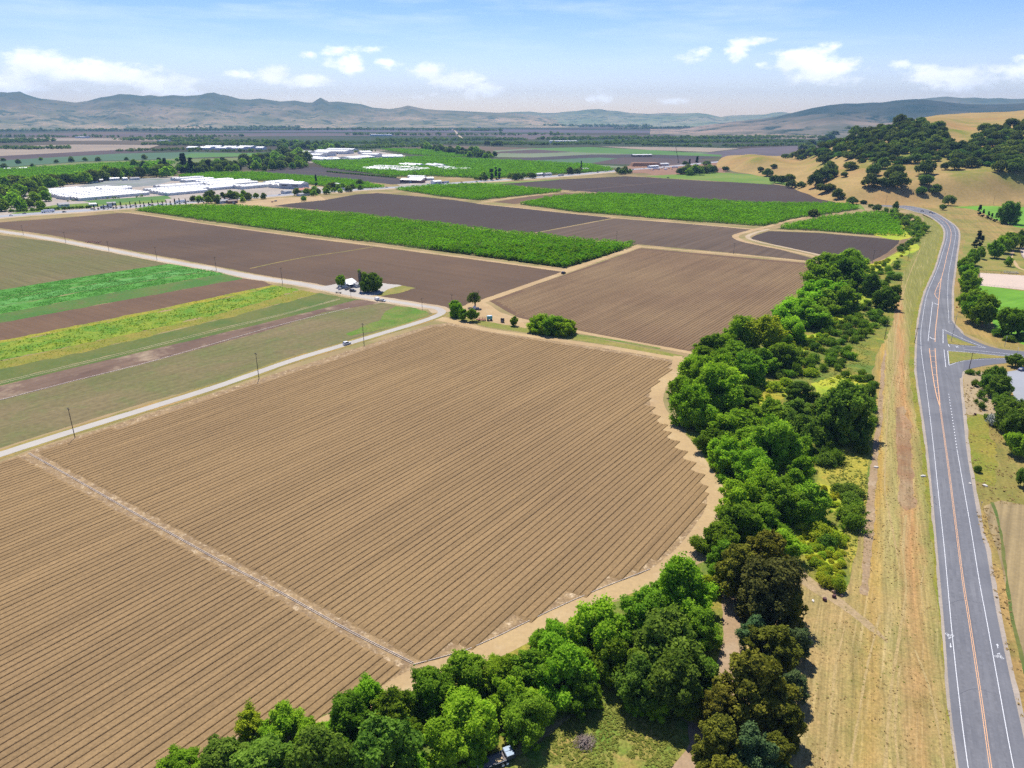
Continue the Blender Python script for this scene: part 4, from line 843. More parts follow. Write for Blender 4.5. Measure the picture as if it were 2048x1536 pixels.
def big_tree(cx, bot, w, top, k, i, label, group, over=.92):
    p, Wm, Hh = solve_tree(cx, bot, w*over*(1.17 if k in 'GRB' else 1), top, .88 if k in 'WTY' else .95 if k == 'O' else None)
    par = KIND[k][3]; rg = random.Random(i*13+ord(k))
    e = empty(KIND[k][0], (p.x, p.y, 0), rg.uniform(0, 6.28)); sx = Wm/par['W']; sz = Hh/par['H']
    for nm, me in (('trunk', kind_trunk(k, i)), ('crown', kind_mesh(k, i))):
        o = link(nm, me, parent=e); o.scale = (sx*rg.uniform(.94, 1.06), sx*rg.uniform(.94, 1.06), sz)
    return tag(e, label, KIND[k][1], group)

CREEK_TREES = [  # crown centre x, lowest y, width, top y, kind
 (370, 1560, 90, 1500, 'W'), (450, 1570, 130, 1475, 'O'), (540, 1590, 150, 1478, 'O'), (640, 1590, 150, 1455, 'O'), (500, 1480, 62, 1415, 'Y'), (562, 1500, 88, 1395, 'Y'), (620, 1500, 80, 1440, 'W'),
 (700, 1500, 110, 1385, 'T'), (735, 1440, 90, 1362, 'W'), (760, 1590, 160, 1430, 'O'), (790, 1470, 100, 1370, 'T'), (860, 1440, 110, 1325, 'T'), (925, 1400, 100, 1292, 'T'), (900, 1530, 110, 1440, 'W'), (940, 1490, 130, 1385, 'W'),
 (1052, 1484, 108, 1392, 'T'), (1010, 1390, 90, 1305, 'W'), (1062, 1400, 100, 1282, 'T'), (1030, 1440, 90, 1345, 'W'), (1130, 1425, 130, 1275, 'W'), (1110, 1330, 90, 1245, 'W'), (1190, 1340, 130, 1192, 'W'), (1228, 1400, 110, 1250, 'T'), (1160, 1420, 90, 1335, 'T'),
 (1365, 1240, 130, 1112, 'W'), (1290, 1290, 110, 1165, 'T'), (1330, 1380, 160, 1205, 'O'), (1400, 1330, 90, 1190, 'T'), (1285, 1440, 115, 1300, 'O'), (1350, 1450, 140, 1290, 'O'), (1405, 1420, 80, 1280, 'O'),
 (1540, 1255, 140, 1120, 'R'), (1475, 1195, 90, 1085, 'G'), (1530, 1160, 95, 1062, 'G'), (1585, 1290, 60, 1160, 'G'), (1505, 1300, 60, 1232, 'B'), (1545, 1350, 110, 1250, 'G'), (1595, 1330, 55, 1248, 'B'), (1505, 1460, 135, 1308, 'G'), (1585, 1420, 60, 1330, 'B'), (1440, 1470, 80, 1368, 'G'), (1437, 1560, 100, 1430, 'G'), (1505, 1590, 100, 1440, 'B'), (1550, 1590, 80, 1445, 'G'), (1560, 1500, 80, 1390, 'G'), (1455, 1640, 110, 1520, 'G'),
 (1480, 1090, 110, 1010, 'T'), (1436, 1115, 80, 1045, 'T'), (1448, 1150, 76, 1080, 'T'), (1560, 1120, 84, 1062, 'W'), (1478, 1035, 80, 965, 'W'), (1500, 970, 110, 903, 'W'), (1605, 990, 62, 893, 'W'), (1556, 1040, 100, 955, 'T'), (1618, 1050, 92, 972, 'T'), (1520, 1005, 80, 940, 'W'), (1525, 1080, 90, 1010, 'T'),
 (1448, 940, 80, 878, 'W'), (1500, 915, 110, 862, 'W'), (1548, 935, 110, 843, 'T'), (1600, 905, 75, 828, 'O'), (1425, 905, 62, 858, 'T'), (1472, 875, 100, 818, 'W'), (1418, 862, 64, 822, 'T'), (1540, 850, 84, 800, 'T'), (1595, 850, 84, 800, 'O'), (1690, 880, 125, 772, 'O'), (1640, 850, 70, 800, 'O'),
 (1392, 858, 96, 772, 'W'), (1428, 820, 110, 742, 'W'), (1365, 800, 62, 756, 'W'), (1397, 775, 92, 714, 'W'), (1452, 780, 90, 728, 'W'), (1598, 800, 66, 766, 'O'), (1490, 815, 80, 775, 'T'), (1500, 770, 70, 712, 'T'),
 (1440, 755, 80, 700, 'W'), (1430, 725, 84, 672, 'W'), (1470, 745, 80, 690, 'T'), (1482, 705, 88, 640, 'W'), (1537, 708, 92, 636, 'Y'), (1562, 735, 74, 688, 'T'), (1522, 745, 70, 700, 'T'), (1582, 684, 66, 640, 'W'), (1600, 645, 96, 604, 'W'), (1630, 655, 76, 614, 'T'), (1560, 660, 60, 618, 'T'),
 (1640, 612, 90, 562, 'W'), (1682, 622, 86, 572, 'T'), (1655, 570, 84, 538, 'W'), (1692, 575, 84, 522, 'T'), (1648, 540, 60, 512, 'W'), (1702, 535, 64, 502, 'W'), (1672, 550, 50, 515, 'T'),
 (1740, 590, 46, 550, 'O'), (1772, 618, 50, 578, 'O'), (1790, 600, 26, 570, 'O')]
NAMES = {'W': ('bright green feathery willow', 'willows crowding the creek'), 'T': ('mid green willow', 'willows crowding the creek'), 'Y': ('yellow-green willow', 'willows crowding the creek'), 'O': ('dark green dense oak', 'dark oaks in the creek woodland'), 'G': ('olive gum tree with rounded clumps', 'gum trees in the windbreak'), 'R': ('rusty brown bushy gum tree', 'gum trees in the windbreak'), 'B': ('blue-green gum tree', 'gum trees in the windbreak')}
def where(cx, bot):
    if bot > 1300 and cx < 1300: return 'below the dirt track, %s from the bottom left'
    if bot > 1180 and cx < 1460: return 'beside the shaded lane, %s from the left'
    if cx > 1430 and bot > 1140 and bot < 1700: return 'right of the shaded lane, %s going up'
    if cx < 1500 and bot > 700: return 'on the track side of the creek, %s going up'
    if bot > 760: return 'on the road side of the creek, %s going up'
    return 'at the upper creek end, %s going up'
_cnt = {}
for t in sorted(CREEK_TREES, key=lambda q: (-q[1], q[0])):
    k = t[4]; nm, gr = NAMES[k]; wh = where(t[0], t[1]); key = (k, wh); _cnt.setdefault(key, []).append(t)
_i = 0
for (k, wh), L in _cnt.items():
    if 'from the left' in wh or 'bottom left' in wh: L = sorted(L, key=lambda q: q[0])
    nm, gr = NAMES[k]
    for j, t in enumerate(L):
        _i += 1; big_tree(t[0], t[1], t[2], t[3], k, _i, '%s %s' % (nm, wh % (ORD[j] if len(L) > 1 else 'the only one')) if len(L) > 1 else nm+' '+wh.split(', %s')[0], gr)

FILL = [([(1345, 770), (1400, 712), (1480, 655), (1560, 608), (1640, 560), (1690, 560), (1700, 600), (1640, 640), (1600, 670), (1560, 730), (1500, 780), (1460, 830), (1500, 850), (1600, 800), (1640, 850), (1640, 900), (1600, 960), (1640, 1010), (1600, 1040), (1520, 1090), (1440, 1110), (1460, 1040), (1480, 990), (1450, 930), (1410, 880)], 46, 30, 'in the creek thicket'), ([(420, 1520), (600, 1450), (760, 1400), (900, 1350), (1040, 1300), (1160, 1250), (1260, 1200), (1400, 1130), (1430, 1180), (1420, 1380), (1280, 1430), (1160, 1410), (1050, 1440), (900, 1540), (700, 1560)], 46, 36, 'in the wood below the track')]
_frs = random.Random(21)
for P, n, md, wh in FILL:
    F_ = []; tr = 0
    while len(F_) < n and tr < 6000:
        tr += 1; x = _frs.uniform(340, 1700); y = _frs.uniform(540, 1560)
        if in_poly(P, np.array([x]), np.array([y]))[0] and all((x-a)**2+((y-b)*1.3)**2 < 1e9 and (x-a)**2+((y-b)*1.3)**2 > md**2 for a, b in F_): F_.append((x, y))
    for j, (x, y) in enumerate(F_):
        s_ = mpp(G(x, y)); wpx = _frs.uniform(4.0, 6.5)/s_; k = _frs.choice('WWTTY'); _i += 1
        big_tree(x, y+wpx*.4, wpx, y-wpx*.5, k, _i, {'W': 'small bright willow bush ', 'T': 'small mid green willow bush ', 'Y': 'small yellowish willow bush '}[k]+wh, {'W': 'bright', 'T': 'mid green', 'Y': 'yellowish'}[k]+' willow bushes '+wh)
# park, car park and roadside trees
PARK = [(1930, 548, 28, 516, 'P', 'first tree at the far end of the dense row along the road'), (1934, 564, 30, 530, 'P', 'second tree from the far end of the dense roadside row'), (1938, 582, 34, 545, 'P', 'third tree from the far end of the dense roadside row'), (1941, 602, 38, 562, 'P', 'fourth tree from the far end of the dense roadside row'), (1944, 624, 44, 580, 'P', 'middle tree of the dense roadside row beside the lawn'), (1953, 644, 48, 592, 'P', 'large tree near the front of the roadside row'), (1970, 655, 54, 598, 'P', 'front tree of the roadside row by the lawn corner'), (1930, 575, 20, 550, 'P', 'narrow tree on the road side of the dense row'), (1932, 618, 24, 585, 'P', 'small tree squeezed against the shoulder side of the dense row'),
 (1948, 532, 26, 500, 'P', 'round tree with bare trunk at the top of the roadside row'), (1962, 526, 18, 488, 'P', 'slender tree beside the dark conifer'), (1992, 516, 28, 486, 'P', 'rounded tree nearest the lawn path'), (2008, 506, 30, 474, 'P', 'rounded tree in the middle of the park grove'), (2024, 500, 34, 468, 'P', 'bushy tree behind the sand court corner'), (2044, 496, 36, 464, 'Q', 'dark tree at the right edge of the park grove'), (2018, 533, 15, 515, 'P', 'small lone tree beside the curved park path'),
 (2022, 672, 54, 618, 'P', 'large spreading tree at the lower corner of the lawn'), (2056, 668, 40, 620, 'P', 'tree cut by the right edge beside the lawn'), (2033, 734, 34, 710, 'Q', 'small tree on the corner above the car park'),
 (1990, 776, 46, 735, 'Q', 'dark low tree at the upper corner of the car park'), (1974, 782, 30, 752, 'Q', 'dark tree on the left of the car park pair'), (1998, 794, 54, 756, 'Q', 'wide dark tree beside the car park corner'), (2006, 818, 42, 790, 'Q', 'low dark tree halfway along the car park edge'), (2020, 860, 62, 802, 'Q', 'large dark tree beside the grey sage bush'), (2034, 886, 60, 828, 'Q', 'large dark tree at the lower end of the car park'), (2040, 915, 56, 868, 'P', 'green tree standing alone below the car park'), (2052, 990, 36, 925, 'Q', 'dark tree at the right edge above the mown field'), (2050, 850, 50, 800, 'Q', 'dark tree overhanging the car park at the right edge')]
for i, (cx, b, w_, tp, k, lb) in enumerate(PARK): big_tree(cx, b, w_, tp, k, 300+i, lb if ('dark' in lb or 'green' in lb) else 'green '+lb, 'park and car park trees', 1.02)
# willow thicket on the ditch bank, and the little trees at the road corner
for i, (cx, b, w_, tp, k, lb) in enumerate([(1080, 665, 50, 632, 'W', 'left bush of the willow thicket on the ditch bank'), (1104, 668, 56, 634, 'W', 'middle bush of the willow thicket on the ditch bank'), (1132, 670, 50, 640, 'W', 'right bush of the willow thicket on the ditch bank'), (1070, 655, 24, 632, 'T', 'small dark bush at the left end of the willow thicket')]):
    big_tree(cx, b, w_, tp, k, 400+i, lb, 'bushes of the willow thicket')
for i, (cx, b, w_, tp, k, lb) in enumerate([(912, 632, 33, 603, 'W', 'wide bright tree at the road corner, leftmost of the small trees'), (925, 641, 20, 619, 'P', 'small round tree right of the wide bright corner tree'), (944, 643, 21, 620, 'P', 'small round tree beside the parked farm trailer'), (1028, 652, 16, 635, 'P', 'lone little lollipop tree on the ditch bank'),
        (682, 575, 20, 551, 'P', 'round green tree left of the white farmhouse'), (728, 565, 20, 545, 'Y', 'light green tree behind the big farmyard oak'), (746, 584, 44, 549, 'O', 'big dark oak shading the farmyard'), (735, 578, 26, 555, 'O', 'dark oak between the palm and the big farmyard oak')]):
    big_tree(cx, b, w_, tp, k, 420+i, lb, 'trees around the farmyard and road corner' , 1.0)

# ------------------------------------------------------------------ small single-mesh trees and bushes
def small_tree(name, lm, seed, W=1.0, H=1.0, nl=12, n=420, leaf=.10, shape='round', z0=.12, lr=(.18, .28), trunk=True, fuzz=.3, ragged=0.0):
    co, fa, lv = crown_arrays(W=W, H=H, z0=z0, nl=nl, lr=lr, leaf=leaf, n=n, seed=seed, shape=shape, fuzz=fuzz, ragged=ragged)
    mi = np.zeros(len(fa), int)
    if trunk:
        k = 6; a = np.arange(k)*2*math.pi/k; b = len(co); r0, r1 = .035*W, .02*W
        t0 = np.stack([np.cos(a)*r0, np.sin(a)*r0, np.full(k, -.06)], 1); t1 = np.stack([np.cos(a)*r1, np.sin(a)*r1, np.full(k, max(z0+.25*H, .2))], 1)
        i = np.arange(k); F = np.stack([b+i, b+(i+1) % k, b+k+(i+1) % k, b+k+i], 1)
        co = np.concatenate([co, t0, t1]); fa = np.concatenate([fa, F]); lv = np.concatenate([lv, np.full(2*k, .5)]); mi = np.concatenate([mi, np.ones(k, int)])
    return mesh_np(name, co, fa, [LM[lm], BARK], mi, attr=lv)
SM = {
 'oak': [small_tree('oak', 'oak', 500+i, nl=20, n=900, leaf=.075, H=.78, lr=(.13, .22), shape='round', z0=.10) for i in range(5)],
 'oakgrn': [small_tree('oakgrn', 'oak2', 520+i, nl=18, n=800, leaf=.08, H=.6, lr=(.13, .22), shape='skirt', z0=.02) for i in range(3)],
 'wood': [small_tree('wood', 'green', 540+i, nl=16, n=600, leaf=.09, H=.9, shape='skirt', z0=.03) for i in range(4)],
 'wooddark': [small_tree('wooddark', 'oak', 560+i, nl=16, n=600, leaf=.09, H=.9, shape='skirt', z0=.03) for i in range(3)],
 'cone': [small_tree('cone', 'pine', 580+i, W=1, H=2.6, nl=26, n=800, leaf=.10, shape='cone', z0=.1, lr=(.14, .24)) for i in range(3)],
 'column': [small_tree('column', 'pine', 590+i, W=1, H=4.0, nl=22, n=800, leaf=.14, shape='column', z0=.1, lr=(.28, .38)) for i in range(2)],
 'bush': [small_tree('bush', 'bush', 600+i, H=.55, nl=22, n=1700, leaf=.05, lr=(.11, .2), shape='skirt', z0=.0, trunk=False, fuzz=.7, ragged=.3) for i in range(5)],
 'darkbush': [small_tree('darkbush', 'dark', 620+i, H=.6, nl=22, n=1700, leaf=.05, lr=(.11, .2), shape='skirt', z0=.0, trunk=False, fuzz=.4) for i in range(3)],
 'limebush': [small_tree('limebush', 'lime', 630+i, H=.5, nl=22, n=1700, leaf=.05, lr=(.11, .2), shape='skirt', z0=.0, trunk=False, fuzz=.5) for i in range(3)],
 'orch': [small_tree('orch', 'orch', 640+i, H=.85, nl=12, n=520, leaf=.10, lr=(.18, .28), shape='round', z0=.14, fuzz=.5) for i in range(5)],
 'sage': [small_tree('sage', 'sage', 660, H=.45, nl=14, n=900, leaf=.06, shape='skirt', z0=0, trunk=False)],
}
SMN = {'oak': ('oak_tree', 'oak'), 'oakgrn': ('shrub', 'shrub'), 'wood': ('tree', 'tree'), 'wooddark': ('tree', 'tree'), 'cone': ('conifer_tree', 'conifer'), 'column': ('poplar_tree', 'poplar'), 'bush': ('bush', 'bush'), 'darkbush': ('bush', 'bush'), 'limebush': ('mustard_plant', 'mustard plant'), 'orch': ('orchard_tree', 'orchard tree'), 'sage': ('bush', 'bush')}
_sc = [0]
def put_small(k, p, Wm, Hm, label, group, z=None):
    _sc[0] += 1; L = SM[k]; me = L[_sc[0] % len(L)]; o = link(SMN[k][0], me)
    h0 = {'oak': .78, 'oakgrn': .6, 'wood': .9, 'wooddark': .9, 'cone': 2.6, 'column': 4.0, 'bush': .55, 'darkbush': .6, 'limebush': .5, 'orch': .85, 'sage': .45}[k]
    o.location = (p.x, p.y, (z if z is not None else p.z)-.05); o.rotation_euler = (0, 0, RNG.random()*6.28); o.scale = (Wm, Wm, Hm/h0)
    return tag(o, label, SMN[k][1], group)
def put_px(k, px, by, w_, h_, label, group):
    """foot of the trunk at (px,by), crown w_ x h_ photo pixels"""
    p = on_land(px, by) if (px > 1430 and by < 404) else None
    if p is None: p = G(px, by)
    s = mpp(p); return put_small(k, p, w_*s, h_*s, label, group)
def scatter(poly, n, mind, rng):
    """random photo points inside a photo polygon, mutually spaced"""
    xs = [q[0] for q in poly]; ys = [q[1] for q in poly]; out = []; tries = 0
    while len(out) < n and tries < n*60:
        tries += 1; x = rng.uniform(min(xs), max(xs)); y = rng.uniform(min(ys), max(ys))
        if not in_poly(poly, np.array([x]), np.array([y]))[0]: continue
        if any((x-a)**2+((y-b)*1.8)**2 < mind**2 for a, b in out): continue
        out.append((x, y))
    return out
rs = random.Random(5)
# oaks on the hill
HILLP = [[(1588, 316), (1600, 300), (1640, 284), (1700, 262), (1760, 252), (1800, 244), (1850, 250), (1885, 266), (1915, 300), (1935, 300), (1960, 268), (2000, 258), (2048, 250), (2130, 244), (2130, 345), (2048, 340), (1990, 334), (1930, 336), (1880, 322), (1820, 328), (1760, 328), (1700, 322), (1640, 322)]]
OAKG = 'oaks covering the hill'
for (x, y) in scatter(HILLP[0], 350, 8.5, rs):
    s = rs.random(); w_ = rs.uniform(14, 29)
    zn = ('low' if y > 308 else 'halfway up' if y > 280 else 'near the skyline')+' on the '+('left shoulder' if x < 1690 else 'left part' if x < 1800 else 'middle' if x < 1900 else 'right part')+' of the wooded hill'
    if s < .66: put_px('oak', x, y, w_, w_*.72, 'dark rounded oak '+zn, OAKG+', '+zn)
    else: put_px('oakgrn', x, y, w_*.9, w_*.45, 'lighter green shrub '+zn, 'lighter shrubs '+zn)
for (x, y) in scatter(HILLP[0], 90, 12, rs): put_px('oakgrn', x, y+3, rs.uniform(14, 26), rs.uniform(6, 10), 'light green thicket patch between the oaks of the wooded hill', 'light thickets on the wooded hill')
for i, (x, y, w_, h_, lb) in enumerate([(1645, 364, 38, 26, 'dark oak in the lower clump left of the hillside'), (1630, 374, 30, 26, 'dark oak at the foot of the left hillside clump'), (1657, 346, 30, 22, 'dark oak topping the left hillside clump'), (1645, 328, 26, 18, 'dark oak standing above the left hillside clump'), (1662, 356, 24, 20, 'dark oak on the right of the left hillside clump'), (1700, 340, 28, 16, 'flat oak alone between the two hillside clumps'), (1688, 355, 14, 10, 'tiny oak alone on the golden slope'),
    (1737, 376, 34, 26, 'oak at the lower left of the big slope clump'), (1745, 352, 30, 24, 'oak at the upper left of the big slope clump'), (1768, 376, 30, 22, 'oak at the bottom middle of the big slope clump'), (1795, 376, 40, 30, 'wide oak at the lower right of the big slope clump'), (1793, 352, 34, 22, 'oak at the upper right of the big slope clump'), (1780, 360, 26, 20, 'oak in the middle of the big slope clump'), (1848, 350, 40, 28, 'broad oak above the stone pen'), (1850, 372, 28, 24, 'oak just above the stone pen'), (1765, 338, 26, 22, 'oak at the wood edge above the big slope clump'), (1890, 340, 18, 14, 'small oak at the lower edge of the wood'), (1908, 340, 30, 22, 'wide oak at the lower edge of the wood'), (1996, 344, 28, 22, 'oak stepping out below the right part of the wood'), (2030, 346, 34, 22, 'oak below the wood at the right edge'),
    (1870, 388, 22, 18, 'dark oak on the right of the stone pen'), (1896, 411, 24, 20, 'dark tree beside the road junction'), (1704, 408, 22, 14, 'round dark tree at the end of the dark field'), (1726, 408, 14, 8, 'small dark bush near the end of the road'), (1652, 384, 36, 18, 'broad oak above the dark field corner'), (1676, 398, 24, 20, 'green tree at the dark field corner'), (1884, 420, 14, 11, 'small dark bush inside the road bend'), (1791, 420, 12, 17, 'dark upright tree beside the road end'), (1753, 422, 20, 13, 'dark round bush at the end of the orchard'), (1741, 415, 10, 8, 'little bush left of the dark round bush'), (1628, 433, 24, 14, 'dark round tree between the two orchards'),
    (1520, 344, 14, 10, 'small oak left of the roadside oak pair'), (1534, 353, 22, 15, 'dark oak on the edge of the green meadow'), (1547, 337, 14, 9, 'small oak up on the golden flat'), (1549, 366, 20, 17, 'oak at the left end of the meadow tree line'), (1562, 368, 20, 16, 'second oak of the meadow tree line'), (1577, 368, 22, 19, 'third oak of the meadow tree line'), (1583, 376, 24, 16, 'front oak of the meadow tree line'), (1602, 376, 18, 12, 'oak at the right end of the meadow tree line'), (1451, 343, 14, 11, 'lone oak right of the highway grove'), (1571, 317, 18, 9, 'oak at the foot of the hill behind the knoll'), (1590, 318, 22, 14, 'oak on the left tip of the hill'), (1606, 312, 14, 12, 'oak on the left ridge of the hill'), (1617, 298, 20, 13, 'oak on the skyline at the left ridge'), (1662, 274, 22, 12, 'oak on the upper left skyline')]):
    put_px('oak', x, y, w_, h_, lb, 'scattered oaks around the hill')
put_px('oakgrn', 1842, 389, 24, 15, 'light green round tree by the stone pen', 'scattered oaks around the hill')
# park conifers and the big park tree
for (x, y, w_, h_, k, lb) in [(1957, 431, 11, 22, 'cone', 'dark conifer, leftmost on the golf lawn'), (1965, 434, 8, 16, 'cone', 'small conifer beside the leftmost conifer'), (1975, 438, 9, 15, 'cone', 'conifer in the middle of the lawn group'), (1982, 440, 8, 14, 'cone', 'small conifer in the lawn group'), (1991, 444, 11, 20, 'cone', 'conifer at the right end of the lawn group'), (1953, 495, 20, 34, 'cone', 'dark bushy conifer between the road and the grove'), (1962, 492, 12, 22, 'cone', 'dark conifer tip right of the bushy conifer')]:
    put_px(k, x, y, w_, h_, lb, 'conifers in the park')
big_tree(2015, 450, 42, 404, 'O', 501, 'tall dark tree standing alone on the green lawn', None, 1.0)
# bushes on the creek bank
BP = [([(1718, 548), (1745, 538), (1800, 522), (1803, 556), (1795, 585), (1760, 585), (1738, 562)], 24, 10), ([(1700, 600), (1762, 612), (1768, 650), (1740, 668), (1655, 672), (1662, 652), (1700, 640)], 32, 11), ([(1540, 745), (1600, 690), (1680, 668), (1745, 672), (1700, 694), (1720, 706), (1680, 740), (1640, 745), (1560, 760)], 44, 13), ([(1640, 756), (1750, 748), (1752, 830), (1742, 880), (1730, 830), (1690, 770)], 12, 16), ([(1600, 900), (1660, 872), (1695, 905), (1680, 938), (1630, 925)], 9, 17), ([(1678, 1012), (1715, 1005), (1718, 1050), (1700, 1090), (1680, 1060)], 5, 16), ([(1812, 432), (1838, 440), (1850, 462), (1838, 478), (1815, 470), (1800, 448)], 26, 8), ([(1768, 425), (1795, 424), (1812, 440), (1805, 450), (1780, 438)], 10, 9), ([(1790, 500), (1830, 480), (1838, 486), (1800, 508)], 8, 8)]
BPN = ['beside the roadside poles', 'below the lone dark oak', 'above the green clearing', 'beside the big creek oak', 'below the big creek oak', 'by the footpath', 'along the road bend', 'at the orchard end', 'on the track bend']
for bi, (P, n, md) in enumerate(BP):
    for (x, y) in scatter(P, n, md, rs):
        s = mpp(G(x, y)); w_ = rs.uniform(4.2, 8.0) if y > 480 else rs.uniform(6, 11)
        k = 'bush' if rs.random() < .75 else 'darkbush'
        put_small(k, G(x, y), w_, w_*rs.uniform(.4, .6), ('low green brush ' if k == 'bush' else 'darker low brush ')+BPN[bi], ('green brush ' if k == 'bush' else 'darker brush ')+BPN[bi])
LIMEP = [([(1705, 522), (1745, 529), (1790, 512), (1826, 492), (1800, 515), (1760, 540), (1720, 550)], 22, 'beside the small dark field'), ([(1650, 650), (1700, 616), (1720, 624), (1695, 645), (1665, 665)], 16, 'in the upper creek gap'), ([(1560, 704), (1610, 676), (1660, 668), (1640, 690), (1590, 705)], 20, 'behind the yellow-green willow'), ([(1640, 600), (1720, 560), (1740, 600), (1700, 640), (1650, 640)], 14, 'among the upper willows'), ([(1470, 795), (1520, 765), (1580, 768), (1500, 820)], 20, 'around the green clearing'), ([(1625, 768), (1690, 748), (1735, 765), (1730, 795), (1680, 790)], 20, 'behind the big creek oak'), ([(1580, 1055), (1640, 1040), (1690, 1075), (1682, 1130), (1688, 1175), (1640, 1160), (1620, 1120), (1590, 1095)], 85, 'above the broken path'), ([(1645, 975), (1690, 985), (1705, 1010), (1690, 1030), (1655, 1010)], 14, 'by the long dark bush')]
for P, n, wh in LIMEP:
    for (x, y) in scatter(P, n, 6 if n < 50 else 7, rs): s_ = rs.uniform(1.6, 3.4)*(1.5 if y < 700 else 1.0); put_small('limebush', G(x, y), s_, s_*rs.uniform(.4, .6), 'yellow-green flowering mustard bush '+wh, 'mustard bushes '+wh)
for (x, y, w_, h_, k, lb) in [(1695, 990, 62, 22, 'darkbush', 'long dark bush beside the footpath'), (1720, 905, 34, 28, 'darkbush', 'round dark bush at the footpath edge'), (1704, 1052, 36, 28, 'darkbush', 'tall dark bush beside the yellow mustard'), (1652, 1090, 40, 24, 'darkbush', 'dark bush inside the yellow mustard'), (1741, 792, 20, 22, 'darkbush', 'dark upright bush at the top of the footpath'), (1722, 795, 12, 18, 'darkbush', 'narrow dark bush left of the footpath top'),
    (1950, 772, 16, 12, 'bush', 'uppermost clipped bush on the bare slope by the road'), (1961, 796, 18, 13, 'bush', 'largest clipped bush on the bare slope'), (1963, 818, 17, 13, 'bush', 'lower clipped bush on the bare slope'), (1952, 807, 8, 9, 'bush', 'small clipped bush left of the lower one'), (1970, 803, 9, 7, 'bush', 'tiny bush beside the largest clipped bush'), (1973, 838, 13, 10, 'bush', 'bush at the foot of the bare slope'), (1988, 850, 30, 22, 'sage', 'pale grey sage bush under the dark trees'), (1955, 944, 18, 14, 'darkbush', 'dark bush on the green verge by the road'), (1940, 748, 18, 10, 'darkbush', 'dark bush on the corner of the side road'), (1956, 750, 10, 8, 'bush', 'small bush on the corner of the side road'),
    (1995, 672, 30, 14, 'darkbush', 'clipped hedge bush left of the lawn tree'), (2018, 682, 26, 12, 'darkbush', 'clipped hedge bush under the lawn tree'), (2042, 680, 28, 14, 'darkbush', 'clipped hedge bush at the right edge of the lawn'),
    (1650, 1170, 30, 18, 'limebush', 'yellow-green shrub above the broken footpath'), (1675, 1180, 34, 26, 'limebush', 'largest lime shrub beside the footpath'), (1630, 1130, 26, 16, 'limebush', 'lime shrub beside the gum trees'), (1545, 778, 40, 16, 'limebush', 'lime shrub belt left part in the creek clearing'), (1570, 770, 34, 14, 'limebush', 'lime shrub belt right part in the creek clearing'), (1460, 808, 44, 30, 'limebush', 'lime willow shrub at the creek clearing'), (1638, 1075, 60, 30, 'limebush', 'broad flowering mustard mound above the dark bush'), (1610, 1060, 40, 22, 'limebush', 'flowering mustard mound beside the creek willows'), (1670, 1085, 40, 24, 'limebush', 'flowering mustard mound beside the tall dark bush'), (1618, 750, 36, 14, 'limebush', 'lime shrub behind the creek oaks')]:
    put_px(k, x, y, w_, h_, lb, 'single bushes')

# ------------------------------------------------------------------ orchards: three hundred nearest trees singly, the rest as one
ORCH = [([(268, 421), (330, 414), (470, 413), (620, 424), (700, 429), (825, 444), (920, 455), (1000, 465), (1068, 469), (1180, 483), (1274, 489), (1200, 517), (1125, 536), (1024, 522), (900, 506), (762, 487), (584, 465), (400, 440)], 5.2, 5.6),
 ([(1040, 409), (1090, 398), (1150, 392), (1200, 389), (1300, 392), (1400, 401), (1500, 408), (1690, 410), (1722, 418), (1640, 431), (1590, 437), (1530, 453), (1400, 444), (1300, 436), (1150, 424)], 5.6, 6.2),
 ([(1552, 458), (1600, 447), (1650, 436), (1740, 428), (1790, 430), (1800, 450), (1806, 472), (1740, 470), (1640, 462)], 5.4, 6.0),
 ([(790, 379), (860, 373), (960, 370), (1040, 376), (1128, 384), (1040, 392), (957, 401), (880, 393)], 6.0, 6.6)]
FAR_O = [([(625, 325), (700, 321), (860, 315), (1000, 322), (1180, 331), (1230, 342), (1100, 350), (975, 358), (860, 352), (790, 354), (650, 336)], 9.5, 9.5), ([(760, 299), (850, 301), (960, 314), (880, 314), (820, 309)], 11, 10), ([(355, 353), (430, 346), (520, 347), (700, 361), (775, 376), (690, 378), (560, 362), (440, 362)], 7.5, 7.5), ([(-60, 346), (0, 342), (200, 330), (330, 324), (350, 328), (260, 338), (120, 356), (-60, 372)], 9.5, 9.5)]
allT = []
OFL = ground_mat('orchard_floor', (.06, .09, .02), (.11, .10, .04), .05, .8, .3)
rng = np.random.default_rng(3)
for gi, (P, sp, wd) in enumerate(ORCH+FAR_O):
    psheet('orchard_floor', P, OFL, .036, 1.0, 6)
    W2 = [G(*p) for p in P]; Wp = [(p.x, p.y) for p in W2]
    u = np.array([U.x, U.y]); v = np.array([V.x, V.y]); Q = np.array([(np.dot(p, u), np.dot(p, v)) for p in Wp])
    a = np.arange(Q[:, 0].min(), Q[:, 0].max(), sp); b = np.arange(Q[:, 1].min(), Q[:, 1].max(), sp*1.05)
    A, B = np.meshgrid(a, b); A = A.ravel()+rng.normal(0, .3, A.size); B = B.ravel()+rng.normal(0, .3, B.size)
    X = A*u[0]+B*v[0]; Y = A*u[1]+B*v[1]; k = in_poly(Wp, X, Y) & (rng.random(X.size) > .035)
    X, Y = X[k], Y[k]; Wd = wd*rng.uniform(.85, 1.12, X.size)*(1+.12*(vnoise(X/40, Y/40, 4)-.5)); allT.append(np.stack([X, Y, Wd, np.full(X.size, gi)], 1))
allT = np.concatenate(allT); allT = allT[np.argsort(np.hypot(allT[:, 0], allT[:, 1]))]
for (x, y, wd, gi) in allT[:300]:
    put_small('orch', Vector((x, y, 0)), wd, wd*.82, 'leafy bright green orchard tree in the front rows of the long orchard', 'orchard trees in rows')
rest = allT[300:]; print('orchard trees', len(allT))
